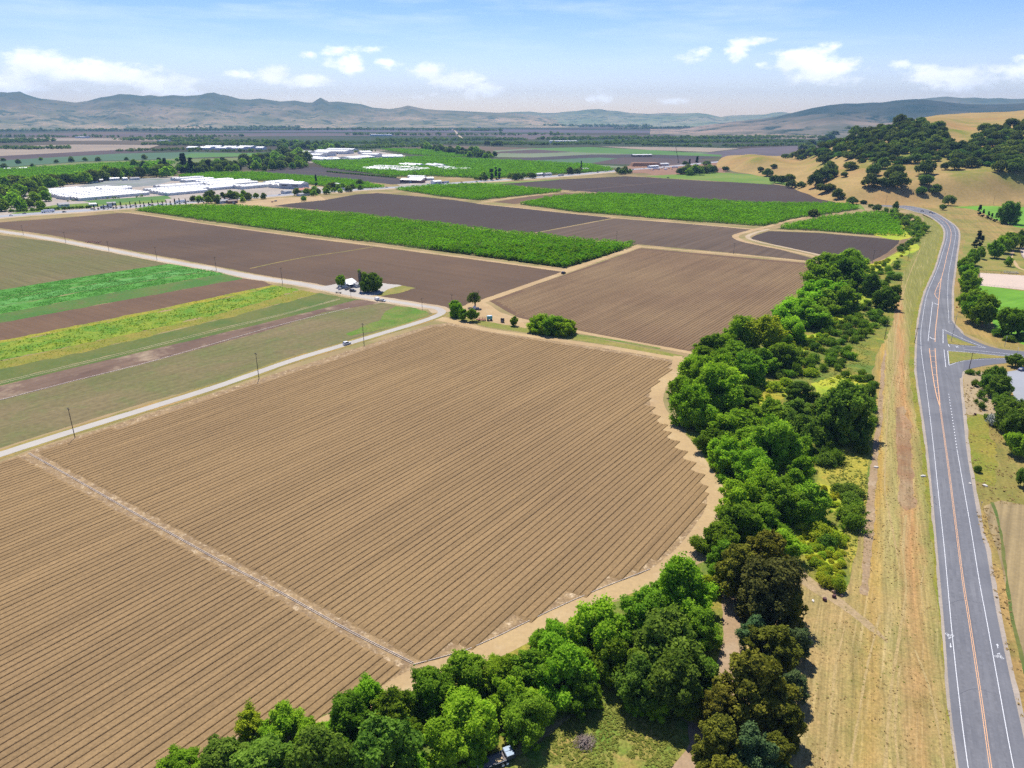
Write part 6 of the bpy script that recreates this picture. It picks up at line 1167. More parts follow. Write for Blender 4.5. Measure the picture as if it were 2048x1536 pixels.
for A, B, d, h, wm, rm, lb in [((800, 365), (842, 366.5), 18, 5, BROWNW, WROOF, 'brown-walled white-roofed barn by the highway'), ((818, 361), (848, 362), 12, 5, BROWNW, WROOF, 'second brown-walled barn behind the first'), ((815, 356.5), (848, 357.5), 12, 4, WWALL, WROOF, 'low white barn behind the two brown barns'), ((852, 361), (868, 360.5), 14, 4, WWALL, WROOF, 'small pale barn right of the brown barns'), ((868, 369), (884, 368), 12, 5, WWALL, WROOF, 'white house at the highway edge'), ((559, 377), (602, 379), 22, 9, GREYW, WROOF, 'tall white hall beside the green field'), ((1166, 343), (1178, 342), 14, 5, WWALL, GREYR, 'grey-roofed building beside the roadside conifer'), ((1266, 313.5), (1304, 313), 14, 5, BROWNW, WROOF, 'long white-roofed barn alone in the far dark field'),
      ((1075, 352), (1088, 351), 10, 4, WWALL, WROOF, 'small white building by the highway, left of two'), ((1092, 351.5), (1104, 350.5), 10, 4, WWALL, GREYR, 'small grey-roofed building by the highway, right of two'), ((662, 372), (676, 373), 10, 4, WWALL, WROOF, 'small white house right of the red roof'), ((570, 388), (584, 386.5), 10, 4, WWALL, GREYR, 'pale house in front of the tall white hall'), ((600, 392.5), (622, 390.5), 9, 3, WWALL, GREYR, 'low grey-roofed farm building at the dark field corner'), ((440, 407.5), (458, 406), 10, 3.5, WWALL, GREYR, 'grey-roofed roadside house left of the brown roofs'), ((455, 402), (476, 400), 9, 3.5, WWALL, BROWNR, 'rear brown-roofed roadside house'), ((458, 407.5), (476, 406), 9, 3.5, BROWNW, BROWNR, 'front brown-roofed roadside house'), ((420, 404), (436, 403), 9, 3.5, WWALL, WROOF, 'white-roofed roadside house in the trees'),
      ((165, 365), (172, 364.5), 9, 3.5, WWALL, WROOF, 'leftmost small shed behind the nursery'), ((180, 366), (196, 365), 10, 3.5, WWALL, BROWNR, 'pale-brown shed behind the nursery'), ((195, 364.5), (207, 364), 10, 4, BROWNW, WROOF, 'open-fronted shed behind the nursery'), ((220, 361.5), (240, 360.5), 10, 4, WWALL, WROOF, 'long white shed behind the nursery'), ((247, 361), (256, 360.5), 10, 4, WWALL, WROOF, 'small pale shed right of the long white one'), ((262, 360.5), (280, 359.5), 10, 3.5, WWALL, GREYR, 'grey-roofed shed behind the nursery'), ((120, 416), (140, 414.5), 12, 4.5, WWALL, GREYR, 'grey-roofed house behind the cypress row'), ((180, 413), (194, 412), 8, 3, WWALL, WROOF, 'low white building behind the cypress row'), ((215, 411), (232, 410), 8, 3, WWALL, GREYR, 'low grey building behind the cypress row'),
      ((1300, 336), (1318, 335), 10, 4, WWALL, WROOF, 'white site cabin at the interchange works'), ((1322, 332), (1338, 331.5), 12, 5, WWALL, WROOF, 'larger white cabin at the interchange works'), ((14, 342), (26, 341), 16, 4, WWALL, WROOF, 'small white shed by the green fields, left of two'), ((34, 341), (56, 340), 16, 4, WWALL, WROOF, 'small white shed by the green fields, right of two'), ((1404, 346), (1415, 346), 12, 4, WWALL, WROOF, 'small white tent on the meadow edge')]:
    hall(A, B, d, h, 'gable', 1, wm, rm, lb, 'building', None, 'farm_building', rise=d*.16, doors=1, windows=2)
for i, (A, B) in enumerate([((373, 299), (392, 299)), ((398, 299.5), (420, 299.5)), ((408, 297), (440, 297)), ((430, 300), (452, 300)), ((446, 298), (470, 298)), ((462, 300), (486, 300)), ((474, 297), (502, 297.5)), ((511, 299.5), (526, 299.5))]):
    hall(A, B, 45, 7, 'gable', 1, WWALL, WROOF, '%s white shed from the left in the far shed row' % ORD[i], 'shed', 'far row of white sheds', 'far_shed', rise=4, doors=0)
for (x0, x1, y, lb) in [(150, 169, 276.5, 'white strip of far sheds at the left'), (740, 782, 272, 'white far greenhouse strip beyond the woods'), (955, 962, 255, 'tiny white building on the far plain'), (1100, 1155, 286, 'pale far greenhouse strip in the dark woods'), (276, 282, 245.5, 'tiny white dot of a building under the hills'), (315, 330, 284.5, 'small far white building at the wood edge')]:
    hall((x0, y), (x1, y), 60, 9, 'flat', 1, WWALL, WROOF, lb, 'building', None, 'far_building', doors=0)
# red-roofed house with a hipped roof
def hip_house(A, B, depth, h, label, wm, rm):
    a, b = G(*A), G(*B); d = b-a; L = d.length; e = empty('house', (a.x, a.y, 0), math.atan2(d.y, d.x))
    w = MB(); w.box((L/2, depth/2, h/2), (L, depth, h)); w.build('wall', wm, e)
    r = MB(); o = .6; k = depth/2; r.add([(-o, -o, h+.01), (L+o, -o, h+.01), (L+o, depth+o, h+.01), (-o, depth+o, h+.01), (k, depth/2, h+depth*.22), (L-k, depth/2, h+depth*.22)], [(3, 2, 1, 0), (0, 1, 5, 4), (1, 2, 5), (2, 3, 4, 5), (3, 0, 4)]); rf = r.build('roof', rm, e)
    MB().box((L*.6, depth*.5, h+depth*.22), (1, 1, 1.6)).build('chimney', wm, rf)
    MB().box((L*.5, -.03, 1.05), (1.1, .06, 2.1)).build('door', DARKG, e)
    for x in (.2, .8): MB().box((L*x, -.03, 1.6), (1.8, .06, 1.1)).build('window', DARKG, e)
    return tag(e, label, 'house')
hip_house((597, 386.5), (626, 383.5), 13, 4.5, 'cream house with red tiled roof among trees by the highway', WWALL, TILE)
# white farmhouse by the palm
def farmhouse():
    a = G(692, 576); e = empty('farmhouse', (a.x, a.y, 0), math.atan2(*(G(714, 571)-a).yx)); L, D, h = 9.5, 9, 3.0
    MB().box((L/2, D/2, h/2), (L, D, h)).build('wall', WWALL, e)
    r = MB(); r.prof([(-.6, h), (D/2, h+1.9), (D+.6, h), (D+.6, h+.18), (D/2, h+2.1), (-.6, h+.18)][::-1], 'X', -.6, L+.6); rf = r.build('roof', WROOF, e)
    MB().box((L*.7, D*.62, h+1.9), (.7, .7, 1.3)).build('chimney', BROWNW, rf)
    MB().prof([(-3.2, h-.5), (0, h-.05), (0, h+.08), (-3.2, h-.37)], 'X', 1, L-1).build('porch_roof', WROOF, e)
    for x in (1.3, L/2, L-1.3): MB().box((x, -3.0, h/2-.25), (.14, .14, h-.5)).build('porch_post', WWALL, e)
    d = MB().box((L*.5, -.03, 1.05), (1, .06, 2.1)).build('door', BROWNW, e)
    for x in (.22, .8): wv = MB().box((L*x, -.03, 1.6), (1.4, .06, 1.1)).build('window', DARKG, e)
    tag(e, 'white metal-roofed farmhouse beside the tall palm', 'house')
    b = G(713, 575); hall((713, 575.5), (722, 573.8), 5, 2.4, 'gable', 1, WWALL, GREYR, 'small outbuilding between the farmhouse and the big oak', 'shed', None, 'outbuilding', rise=.9, doors=1)
farmhouse()
# brown embankment of the interchange
def berm():
    a, b = G(1264, 333), G(1325, 333); m = MB(); L = (b-a).length; D, h = 45, 8
    m.add([(0, 0, -.5), (L, 0, -.5), (L, D, -.5), (0, D, -.5), (4, 6, h), (L-10, 6, h), (L-10, D-6, h), (4, D-6, h)], [(4, 5, 6, 7), (0, 1, 5, 4), (1, 2, 6, 5), (2, 3, 7, 6), (3, 0, 4, 7)])
    o = m.build('embankment', FS['ruddy']); o.location = a; o.rotation_euler = (0, 0, math.atan2((b-a).y, (b-a).x)); o['kind'] = 'structure'
berm()
# ------------------------------------------------------------------ vehicles
PAINT = {c: plain(c+'_car_paint', v, .3, var=.03, spec=.6) for c, v in dict(white=(.80, .81, .82), silver=(.45, .47, .50), black=(.02, .02, .025), red=(.35, .03, .03), blue=(.05, .09, .22), grey=(.16, .17, .19), tan=(.38, .30, .2), teal=(.10, .33, .36)).items()}
TYREM = plain('tyre_rubber', (.02, .02, .02), .9); RIM = plain('wheel_rim', (.5, .5, .52), .35, .6); LAMPW = plain('headlamp_lens', (.8, .8, .78), .15); LAMPR = plain('tail_lamp_lens', (.4, .02, .02), .2)
BODIES = {
 'car': ([(-2.25, .35), (-2.3, .75), (-2.1, .98), (-1.5, 1.02), (1.05, .95), (2.15, .78), (2.3, .6), (2.25, .35)], [(-1.75, 1.0), (-1.2, 1.42), (.25, 1.45), (1.1, .96)], 1.78),
 'suv': ([(-2.35, .4), (-2.4, .9), (-2.3, 1.12), (1.1, 1.1), (2.2, .95), (2.38, .7), (2.35, .4)], [(-2.25, 1.1), (-2.0, 1.72), (.35, 1.75), (1.15, 1.09)], 1.9),
 'pickup': ([(-2.75, .45), (-2.75, 1.12), (-.75, 1.12), (1.2, 1.12), (2.55, 1.0), (2.7, .75), (2.65, .45)], [(-.7, 1.1), (-.5, 1.75), (.7, 1.78), (1.35, 1.1)], 1.95),
 'van': ([(-2.6, .4), (-2.65, 1.9), (-2.5, 2.15), (1.1, 2.15), (1.7, 1.35), (2.5, 1.1), (2.65, .7), (2.6, .4)], [(.55, 1.4), (.6, 2.0), (1.15, 2.05), (1.72, 1.36)], 2.0)}
PV = {}
def vehicle(kind, colour, x, y, head, label, group=None, z=0.0):
    """head = compass heading the nose points to; every part its own mesh"""
    e = empty({'car': 'car', 'suv': 'car', 'pickup': 'pickup_truck', 'van': 'van'}[kind], (x, y, z+.06), R(90)-head); body, cab, w = BODIES[kind]
    def pm(nm, fn):
        key = (kind, colour, nm)
        if key not in PV: PV[key] = fn()
        return PV[key]
    link('body', pm('b', lambda: MB().prof(body[::-1], 'Y', -w/2, w/2).mesh('car_body', PAINT[colour])), parent=e)
    def glass():
        m = MB(); m.prof(cab[::-1], 'Y', -w/2+.09, w/2-.09); return m.mesh('car_windows', DARKG)
    link('windows', pm('g', glass), parent=e)
    def roof():
        t = cab[1:3]; m = MB(); m.prof([(t[0][0]+.03, t[0][1]-.05), (t[1][0]-.03, t[1][1]-.05), (t[1][0]-.02, t[1][1]+.04), (t[0][0]+.02, t[0][1]+.04)][::-1], 'Y', -w/2+.07, w/2-.07); return m.mesh('car_roof', PAINT[colour])
    link('roof', pm('r', roof), parent=e)
    if kind == 'pickup': link('cargo_bed', pm('bed', lambda: MB().box((-1.72, 0, 1.128), (1.8, 1.6, .02)).mesh('bed', TYREM)), parent=e)
    for wx in (-1.45, 1.42):
        for sy in (-1, 1):
            k = link('wheel', pm(('w', wx, sy), lambda: MB().tube((wx, sy*(w/2-.22), .34), (wx, sy*(w/2+.01), .34), .34, n=14).mesh('wheel', TYREM)), parent=e)
            link('rim', pm(('rm', wx, sy), lambda: MB().tube((wx, sy*(w/2), .34), (wx, sy*(w/2+.025), .34), .2, n=10).mesh('rim', RIM)), parent=k)
    xf = body[-2][0]; xb = body[1][0]
    for sy in (-1, 1):
        link('headlight', pm(('h', sy), lambda: MB().box((xf-.04, sy*w*.36, .68), (.14, .34, .16)).mesh('headlight', LAMPW)), parent=e)
        link('tail_light', pm(('t', sy), lambda: MB().box((xb+.02, sy*w*.4, .82), (.1, .2, .22)).mesh('tail_light', LAMPR)), parent=e)
    return tag(e, label, {'car': 'car', 'suv': 'car', 'pickup': 'pickup', 'van': 'van'}[kind], group)
def dirpx(a, b):
    p, q = G(*a), G(*b); return math.atan2(q.x-p.x, q.y-p.y)
p = G(694, 689); vehicle('suv', 'white', p.x, p.y, dirpx((687, 691), (727, 680)), 'white car driving alone on the farm road between the fields')
p = G(754, 600.5); vehicle('van', 'white', p.x, p.y, dirpx((787, 603), (712, 591))+.5, 'white van stopped on the farm road, left of two vehicles')
p = G(765.5, 602.8); vehicle('car', 'silver', p.x, p.y, dirpx((787, 603), (712, 591))+math.pi, 'silver car behind the white van on the farm road')
for (x, y, k, c, hd, lb) in [(706, 583.5, 'suv', 'black', 1.9, 'black car parked in the shade before the farmhouse'), (695, 579, 'pickup', 'grey', .4, 'grey pickup parked close to the farmhouse wall'), (681, 578.8, 'car', 'silver', .3, 'pale car parked under the round farmyard tree'), (1127, 547.5, 'suv', 'black', HEAD, 'dark car on the dirt track between the two brown fields'), (1862, 425.5, 'car', 'black', 2.2, 'dark car, rear one of the pair on the road bend'), (1867, 427.5, 'suv', 'white', 2.2, 'white car, front one of the pair on the road bend'), (1844, 423, 'car', 'grey', 5.3, 'grey car alone at the start of the road bend'), (1336, 356, 'pickup', 'black', 1.3, 'dark pickup at the edge of the green meadow'), (2046, 674, 'van', 'white', .2, 'white van parked behind the lawn tree at the right edge'), (2044, 741, 'car', 'blue', 1.2, 'blue car at the top of the car park, right edge')]:
    p = G(x, y); vehicle(k, c, p.x, p.y, hd, lb)
# one-mesh distant traffic and trailers
def far_vehicle(kind, col):
    m = MB(); body, cab, w = BODIES[kind]; m.prof(body[::-1], 'Y', -w/2, w/2, 0); m.prof(cab[::-1], 'Y', -w/2+.09, w/2-.09, 1)
    for wx in (-1.45, 1.42):
        for sy in (-1, 1): m.tube((wx, sy*(w/2-.22), .34), (wx, sy*(w/2), .34), .34, n=8, mi=2)
    return m.mesh('far_'+kind, [PAINT[col], DARKG, TYREM])
def far_lorry(col, trailer='white'):
    m = MB(); m.box((-1.5, 0, 2.4), (12.5, 2.5, 2.8), mi=1); m.box((6.3, 0, 1.8), (2.2, 2.4, 2.6), mi=0); m.box((7.35, 0, 2.3), (.2, 2.1, 1), mi=2); m.box((0, 0, .8), (14, 1, .3), mi=3)
    for wx in (-6.3, -5, 3.8, 6.4):
        for sy in (-1, 1): m.tube((wx, sy*.95, .5), (wx, sy*1.25, .5), .5, n=8, mi=3)
    return m.mesh('far_lorry', [PAINT[col], PAINT[trailer], DARKG, TYREM])
FV = [far_vehicle('car', 'white'), far_vehicle('suv', 'black'), far_vehicle('pickup', 'silver'), far_vehicle('van', 'white'), far_vehicle('car', 'red'), far_vehicle('car', 'blue'), far_vehicle('suv', 'grey')]
FN = ['white car', 'black car', 'silver pickup', 'white van', 'red car', 'blue car', 'grey car']; FLW = [far_lorry('white'), far_lorry('blue', 'silver')]
HWW = smooth_line([G(*p) for p in HW], 4)
xs_t = [22, 50, 98, 130, 183, 214, 240, 271, 300, 321, 361, 378, 410, 505, 560, 612, 655, 690, 715, 745, 775, 800, 830, 858, 880, 896, 925, 950, 962, 1000, 1036, 1064, 1090, 1118, 1140, 1165, 1192, 1215, 1240, 1262, 1290]
hp = [project(Vector((p.x, p.y, 0))) for p in HWW]
for i, xt in enumerate(xs_t):
    j = min(range(len(hp)), key=lambda q: abs(hp[q][0]-xt)); j = max(1, min(len(HWW)-2, j)); d = (HWW[j+1]-HWW[j-1]).normalized(); nrm = Vector((-d.y, d.x)); side = 1 if i % 3 else -1
    q = HWW[j]+nrm*side*(3.5+4*((i*7) % 2)); lor = i in (2, 5, 10, 17, 25, 33)
    me = FLW[i % 2] if lor else FV[(i*5) % 7]; o = link('lorry' if lor else ('van' if (i*5) % 7 == 3 else 'car'), me); o.location = (q.x, q.y, .09); o.rotation_euler = (0, 0, math.atan2(d.y, d.x)+(0 if side < 0 else math.pi))
    nm = ('lorry with pale trailer' if i % 2 == 0 else 'lorry with silver trailer') if lor else FN[(i*5) % 7]
    seq = 'at %s' % ['the left edge', 'the left', 'the wood edge', 'the wood end', 'the first cypresses', 'the cypress row', 'the middle of the cypress row', 'the end of the cypress row', 'the orchard corner', 'the orchard start', 'the roadside trees', 'the yellow-green roadside tree', 'the roadside houses', 'the dirt yard', 'the tall white hall', 'the red-roofed house', 'the slender conifer', 'the small white house', 'the yellow bushes', 'the dark field top', 'the brown field end', 'the brown barns', 'the white sheds', 'the small pale barn', 'the white highway house', 'the small orchard', 'the small orchard top', 'the trees before the poplars', 'the round trees', 'the poplars', 'the trees right of the poplars', 'the small orchard yard', 'the two small buildings', 'the second small building', 'the far trees', 'the tall roadside conifer', 'the grey-roofed building', 'the far bend', 'the brown embankment', 'the interchange', 'the far interchange'][i]
    tag(o, '%s on the highway %s' % (nm, seq), 'lorry' if lor else 'car', 'traffic on the highway')
for i in range(26):
    x = rs.uniform(1000, 1056); y = 377.5+(x-1000)*.03+rs.uniform(-1.6, 1.6); p = G(x, y); k = i % 7
    o = link('parked_car', FV[k]); o.location = (p.x, p.y, .05); o.rotation_euler = (0, 0, rs.choice([.3, 1.87, 2.0, .2])); tag(o, '%s in the crowded yard at the top of the small orchard' % FN[k], 'car', '%ss in the orchard yard' % FN[k])
for i, (x, y) in enumerate([(1306, 341), (1312, 339), (1318, 340), (1324, 338), (1331, 340), (1338, 337), (1344, 339), (1350, 336), (1300, 340), (1328, 335)]):
    p = G(x, y); lor = i in (1, 4, 7); o = link('lorry' if lor else 'parked_car', FLW[0] if lor else FV[(i*3) % 7]); o.location = (p.x, p.y, .05); o.rotation_euler = (0, 0, rs.uniform(0, 3)); tag(o, '%s at the interchange works, %s from the left' % ('lorry' if lor else FN[(i*3) % 7], ORD[i]), 'lorry' if lor else 'car', 'vehicles at the interchange works')
for i, (x, y) in enumerate([(405, 403), (498, 401), (545, 404.5), (551, 403), (470, 409), (128, 418), (612, 391)]):
    p = G(x, y); o = link('parked_car', FV[(i*2) % 7]); o.location = (p.x, p.y, .05); o.rotation_euler = (0, 0, rs.uniform(0, 3)); tag(o, '%s parked by the roadside houses, %s in the list from the road' % (FN[(i*2) % 7], ORD[i]) if False else '%s parked %s' % (FN[(i*2) % 7], ['in the roadside trees', 'in the dirt yard, left', 'at the dark field corner, nearer', 'at the dark field corner, farther', 'before the brown-roofed house', 'before the grey-roofed house', 'by the low farm building'][i]), 'car', 'parked cars along the highway')

# ------------------------------------------------------------------ poles
POLE = plain('weathered_pole_wood', (.10, .075, .055), .9, var=.2); METAL = plain('galvanised_metal', (.45, .46, .47), .45, .5, var=.1); INS = plain('insulator', (.25, .28, .3), .3)
PP = {}
def pole(px, by, ty, label, arm=True, group='utility poles', hd=HEAD, light=False):
    p = on_land(px, by) if (px > 1430 and by < 404) else None
    if p is None: p = G(px, by)
    dl = math.atan2(CAM_H-p.z, math.hypot(p.x, p.y)); h = (by-ty)*mpp(p)/math.cos(dl); h = max(5, h)
    e = empty('street_light' if light else 'utility_pole', (p.x, p.y, p.z), -hd); r = .17 if h > 8 else .12
    MB().tube((0, 0, -.3), (0, 0, h), r, r*.65, 8).build('post', METAL if light else POLE, e)
    if light:
        a = MB().tube((0, 0, h-.3), (0, 1.8, h+.2), .05, n=6).build('lamp_arm', METAL, e); MB().box((0, 2.0, h+.18), (.3, .7, .14)).build('lamp_head', METAL, e)
    elif arm:
        c = MB().box((0, 0, h-.6), (2.4, .12, .14)).build('crossarm', POLE, e)
        for x in (-1.05, -.5, .5, 1.05): MB().tube((x, 0, h-.53), (x, 0, h-.3), .05, n=6).build('insulator', INS, c)
    return tag(e, label, 'street light' if light else 'utility pole', group)
for i, (x, b, t) in enumerate([(47, 470, 451), (132, 486, 464), (218, 502.5, 483), (314, 520, 494), (433, 542, 514), (565, 568, 536), (702, 592.5, 575), (844.5, 617.5, 596)]):
    pole(x, b, t, 'thin wooden pole, %s from the left along the pale farm road' % ORD[i], hd=R(-54.5))
pole(904, 609, 588, 'wooden pole with crossarm beside the small corner trees')
for (x, b, t, lb) in [(150, 875, 815, 'tall pole at the lower left bend of the farm road'), (518, 757, 706, 'tall pole halfway along the straight farm road'), (728, 686, 647, 'tall pole just past the white car'), (1233, 487, 463, 'pole in the dark field beyond the long orchard'), (1194, 388, 374, 'small pole on the far dark field'), (1289, 390, 378, 'small pole at the rear orchard edge'), (986, 370, 359, 'small pole beside the highway before the poplars'), (1467, 508, 486, 'pole on the grey field near the forked tracks'), (1745, 526, 500, 'pole at the lower corner of the small dark field'), (1815.5, 522, 496, 'pole among the yellow mustard by the road'), (1801, 574, 554, 'pole beside the dark creek bushes'), (1769, 678, 641, 'pole at the edge of the mown strip'), (1829, 686, 655, 'pole on the left verge near the junction'), (1938, 738, 704, 'dark pole on the corner of the lower side lane'), (1771, 410, 392, 'pole on the grass before the hill, left'), (1887, 404, 387, 'pole on the grass before the hill, middle'), (1986, 410, 392, 'pole on the grass before the hill, right'), (337, 428, 419, 'short pole at the orchard corner by the highway')]:
    pole(x, b, t, lb)
for (x, b, t, lb) in [(1902, 684, 630, 'tall street light on the upper traffic island'), (2009, 694, 676, 'street light on the verge above the side road'), (2029, 726, 698, 'street light on the side road before the car park'), (2017, 796, 768, 'street light inside the car park'), (2035, 494, 480, 'light mast beside the small sand court')]:
    pole(x, b, t, lb, group='street lights', light=True)
# construction crane mast
def crane():
    p = G(1357, 325); e = empty('crane', (p.x, p.y, 0), .4); MB().box((0, 0, 1.4), (6, 3.5, 2)).build('crane_body', PAINT['tan'], e)
    m = MB(); top = Vector((-14, 0, 44)); 
    for dx, dy in ((-.8, -.8), (.8, -.8), (.8, .8), (-.8, .8)): m.tube((dx, dy, 2), (top.x+dx*.4, dy*.4, top.z), .2, .14, 5)
    m.build('boom', POLE, e); MB().tube(top, (top.x-.5, 0, 22), .06, n=4).build('cable', POLE, e); tag(e, 'thin leaning crane boom above the interchange works', 'crane')
crane()
# ------------------------------------------------------------------ palm, half-dead tree
def palm():
    p = G(721.5, 582); e = empty('palm_tree', (p.x, p.y, 0)); H = 15.0; m = MB(); m.tube((0, 0, -.3), (0, 0, 6), .42, .34, 10); m.tube((0, 0, 6), (0, 0, H-.5), .34, .28, 10); m.build('trunk', BARK, e)
    s = MB(); rg = random.Random(2)
    for k in range(170):
        z = rg.uniform(5.5, H-1.2); a = rg.uniform(0, 6.28); r0 = .35; r1 = 1.0+.25*rg.random(); c, sn = math.cos(a), math.sin(a); t = Vector((-sn, c, 0))*.28
        A = Vector((c*r0, sn*r0, z+.6)); B = Vector((c*r1, sn*r1, z-.1)); Cc = Vector((c*r1*.85, sn*r1*.85, z-1.5)); s.add([A-t, A+t, B+t, B-t, Cc], [(0, 1, 2, 3), (3, 2, 4)])
    s.build('dead_frond_skirt', plain('dead_palm_fronds', (.20, .17, .14), .9, var=.3, scale=2), e)
    f = MB()
    for k in range(46):
        a = rg.uniform(0, 6.28); el = rg.uniform(-.4, 1.3); L = rg.uniform(1.6, 2.2); d = Vector((math.cos(a)*math.cos(el), math.sin(a)*math.cos(el), math.sin(el))); sd = d.cross(Vector((0, 0, 1))).normalized(); o = Vector((0, 0, H-.6))
        f.tube(o, o+d*L*.6, .04, n=4)
        for q in range(9):
            w_ = (q-4)/4*1.1; dd = (d*math.cos(w_)+sd*math.sin(w_)).normalized(); b = o+d*L*.55; u_ = dd.cross(Vector((.1, .2, 1))).normalized()*.07; f.add([b-u_, b+u_, b+dd*L*.55-Vector((0, 0, .15))], [(0, 1, 2)])
    me = f.mesh('palm_fronds', LM['green']); at = me.attributes.new('lv', 'FLOAT', 'POINT'); at.data.foreach_set('value', RNG.random(len(me.vertices)).astype(np.float32)); link('fronds', me, parent=e)
    tag(e, 'tall palm with thick skirt of dead fronds beside the white farmhouse', 'palm')
palm()
def ragged_tree():
    p = G(950, 615); s = mpp(p); H = 41*s; e = empty('old_tree', (p.x, p.y, 0), .4); rg = random.Random(8); m = MB()
    m.tube((0, 0, -.3), (.2, 0, H*.3), .55, .42, 10); tips = []
    for i in range(9):
        a = i*.7+rg.uniform(-.2, .2); k1 = Vector((math.cos(a)*rg.uniform(.5, 2), math.sin(a)*rg.uniform(.5, 2), H*rg.uniform(.5, .62))); m.tube((.2, 0, H*rg.uniform(.2, .32)), k1, .26, .16, 6)
        t = Vector((k1.x*1.6, k1.y*1.6, H*rg.uniform(.8, 1.0) if i % 3 == 0 else H*rg.uniform(.62, .8))); m.tube(k1, t, .15, .04, 5); tips.append(k1)
        for j in range(4): b = k1.lerp(t, rg.uniform(.3, .9)); m.tube(b, b+Vector((rg.uniform(-1.2, 1.2), rg.uniform(-1.2, 1.2), rg.uniform(.4, 1.6))), .05, .02, 4)
    m.build('branches', plain('dead_branch_bark', (.13, .11, .09), .9), e)
    co, fa, lv = crown_arrays(W=10, H=6.4, z0=0, nl=22, lr=(.08, .14), leaf=.35, n=3600, seed=77, shape='flat', fuzz=.6, cores=False); co = co+np.array([0, 0, H*.28])
    link('foliage', mesh_np('sparse_foliage', co*np.array([1.0, 1.0, 1.0]), fa, [LM['dark']], attr=lv), parent=e); tag(e, 'tall ragged tree with bare branches poking above thin leaves', 'tree')
ragged_tree()
# ------------------------------------------------------------------ farm trailer, board stack, tank at the road corner
def corner_things():
    p = G(972, 641); e = empty('farm_trailer', (p.x, p.y, 0), R(8)); rust = plain('rusty_red_steel', (.22, .06, .04), .8, var=.3)
    m = MB(); m.box((-3.0, 0, .9), (6, 2.2, .18)); 
    for x in (-5.6, -3.8, -2.0, -.4):
        for y in (-1.05, 1.05): m.box((x, y, 1.5), (.1, .1, 1.1))
    for y in (-1.05, 1.05): m.box((-3, y, 2.0), (5.6, .08, .1))
    m.box((-6.8, 0, .8), (1.8, .2, .14)); m.build('red_frame', rust, e)
    MB().box((2.2, 0, 1.9), (3.4, 2.2, 2.0)).build('tank_box', PAINT['teal'], e); MB().box((2.2, 0, 2.98), (2.6, 1.6, .14)).build('lid', PAINT['white'], e)
    for x in (-4.2, 1.2, 3.2):
        for y in (-1.2, 1.2): MB().tube((x, y-.14, .5), (x, y+.14, .5), .5, n=14).build('wheel', TYREM, e)
    tag(e, 'farm trailer with rusty red frame and teal box parked at the road corner', 'trailer')
    p = G(1005, 645); e = empty('board_stack', (p.x, p.y, 0), R(-20)); MB().box((0, 0, 1.4), (2.3, .5, 2.6)).build('dark_panel', plain('dark_panel', (.035, .03, .03), .7), e)
    MB().box((0, -.28, 1.0), (1.8, .05, .3)).build('pale_slat', SOIL['track'] and WWALL, e)
    for x in (-1, 1): MB().box((x, 0, .7), (.14, .9, 1.4)).build('leg', POLE, e)
    tag(e, 'dark upright board stack standing in the dirt yard', 'board stack')
    p = G(949, 618); e = empty('water_tank', (p.x, p.y, 0), .3); MB().tube((0, 0, .35), (0, 0, 1.7), 1.0, 1.0, 18).build('tank', PAINT['white'], e); MB().tube((0, 0, 1.7), (0, 0, 2.0), 1.0, .25, 18).build('tank_top', PAINT['white'], e)
    for x in (-.6, .6): MB().box((x, 0, .17), (.3, 1.8, .34)).build('skid', POLE, e)
    MB().box((2.0, -.4, .5), (1.6, 1.0, 1.0)).build('pump_box', GREYW, e); tag(e, 'small white water tank under the ragged tree', 'tank')
    p = G(676, 587); e = empty('field_implement', (p.x, p.y, 0), R(-15)); m = MB(); m.box((0, 0, .8), (4.5, .2, .2)); m.box((0, 1.2, .8), (4.5, .2, .2))
    for x in (-2, -1, 0, 1, 2): m.box((x, .6, .8), (.14, 1.2, .14)); m.tube((x, 1.2, .8), (x, 1.5, .05), .06, n=5)
    m.build('frame', POLE, e)
    for x in (-1.6, 1.6): MB().tube((x, .5, .45), (x+.2, .5, .45), .45, n=14).build('wheel', TYREM, e)
    tag(e, 'dark tillage implement parked on the road edge opposite the farmhouse', 'farm implement')
    for i, (x, y, lb) in enumerate([(178, 486, 'red pipe trailer in the dark field, left of two'), (195, 486.5, 'red pipe trailer in the dark field, right of two')]):
        p = G(x, y); e = empty('pipe_trailer', (p.x, p.y, 0), .2); m = MB(); m.box((0, 0, 1.0), (7, .2, .15)); m.box((0, 1.6, 1.0), (7, .2, .15))
        for q in (-3, 0, 3): m.box((q, .8, 1.3), (.15, 1.8, .15)); m.box((q, 0, 1.5), (.12, .12, 1)); m.box((q, 1.6, 1.5), (.12, .12, 1))
        m.build('red_frame', PAINT['red'], e)
        for q in (-1, 1): MB().tube((q, -.2, .4), (q, .0, .4), .4, n=10).build('wheel', TYREM, e)
        tag(e, lb, 'trailer', 'red pipe trailers')
corner_things()
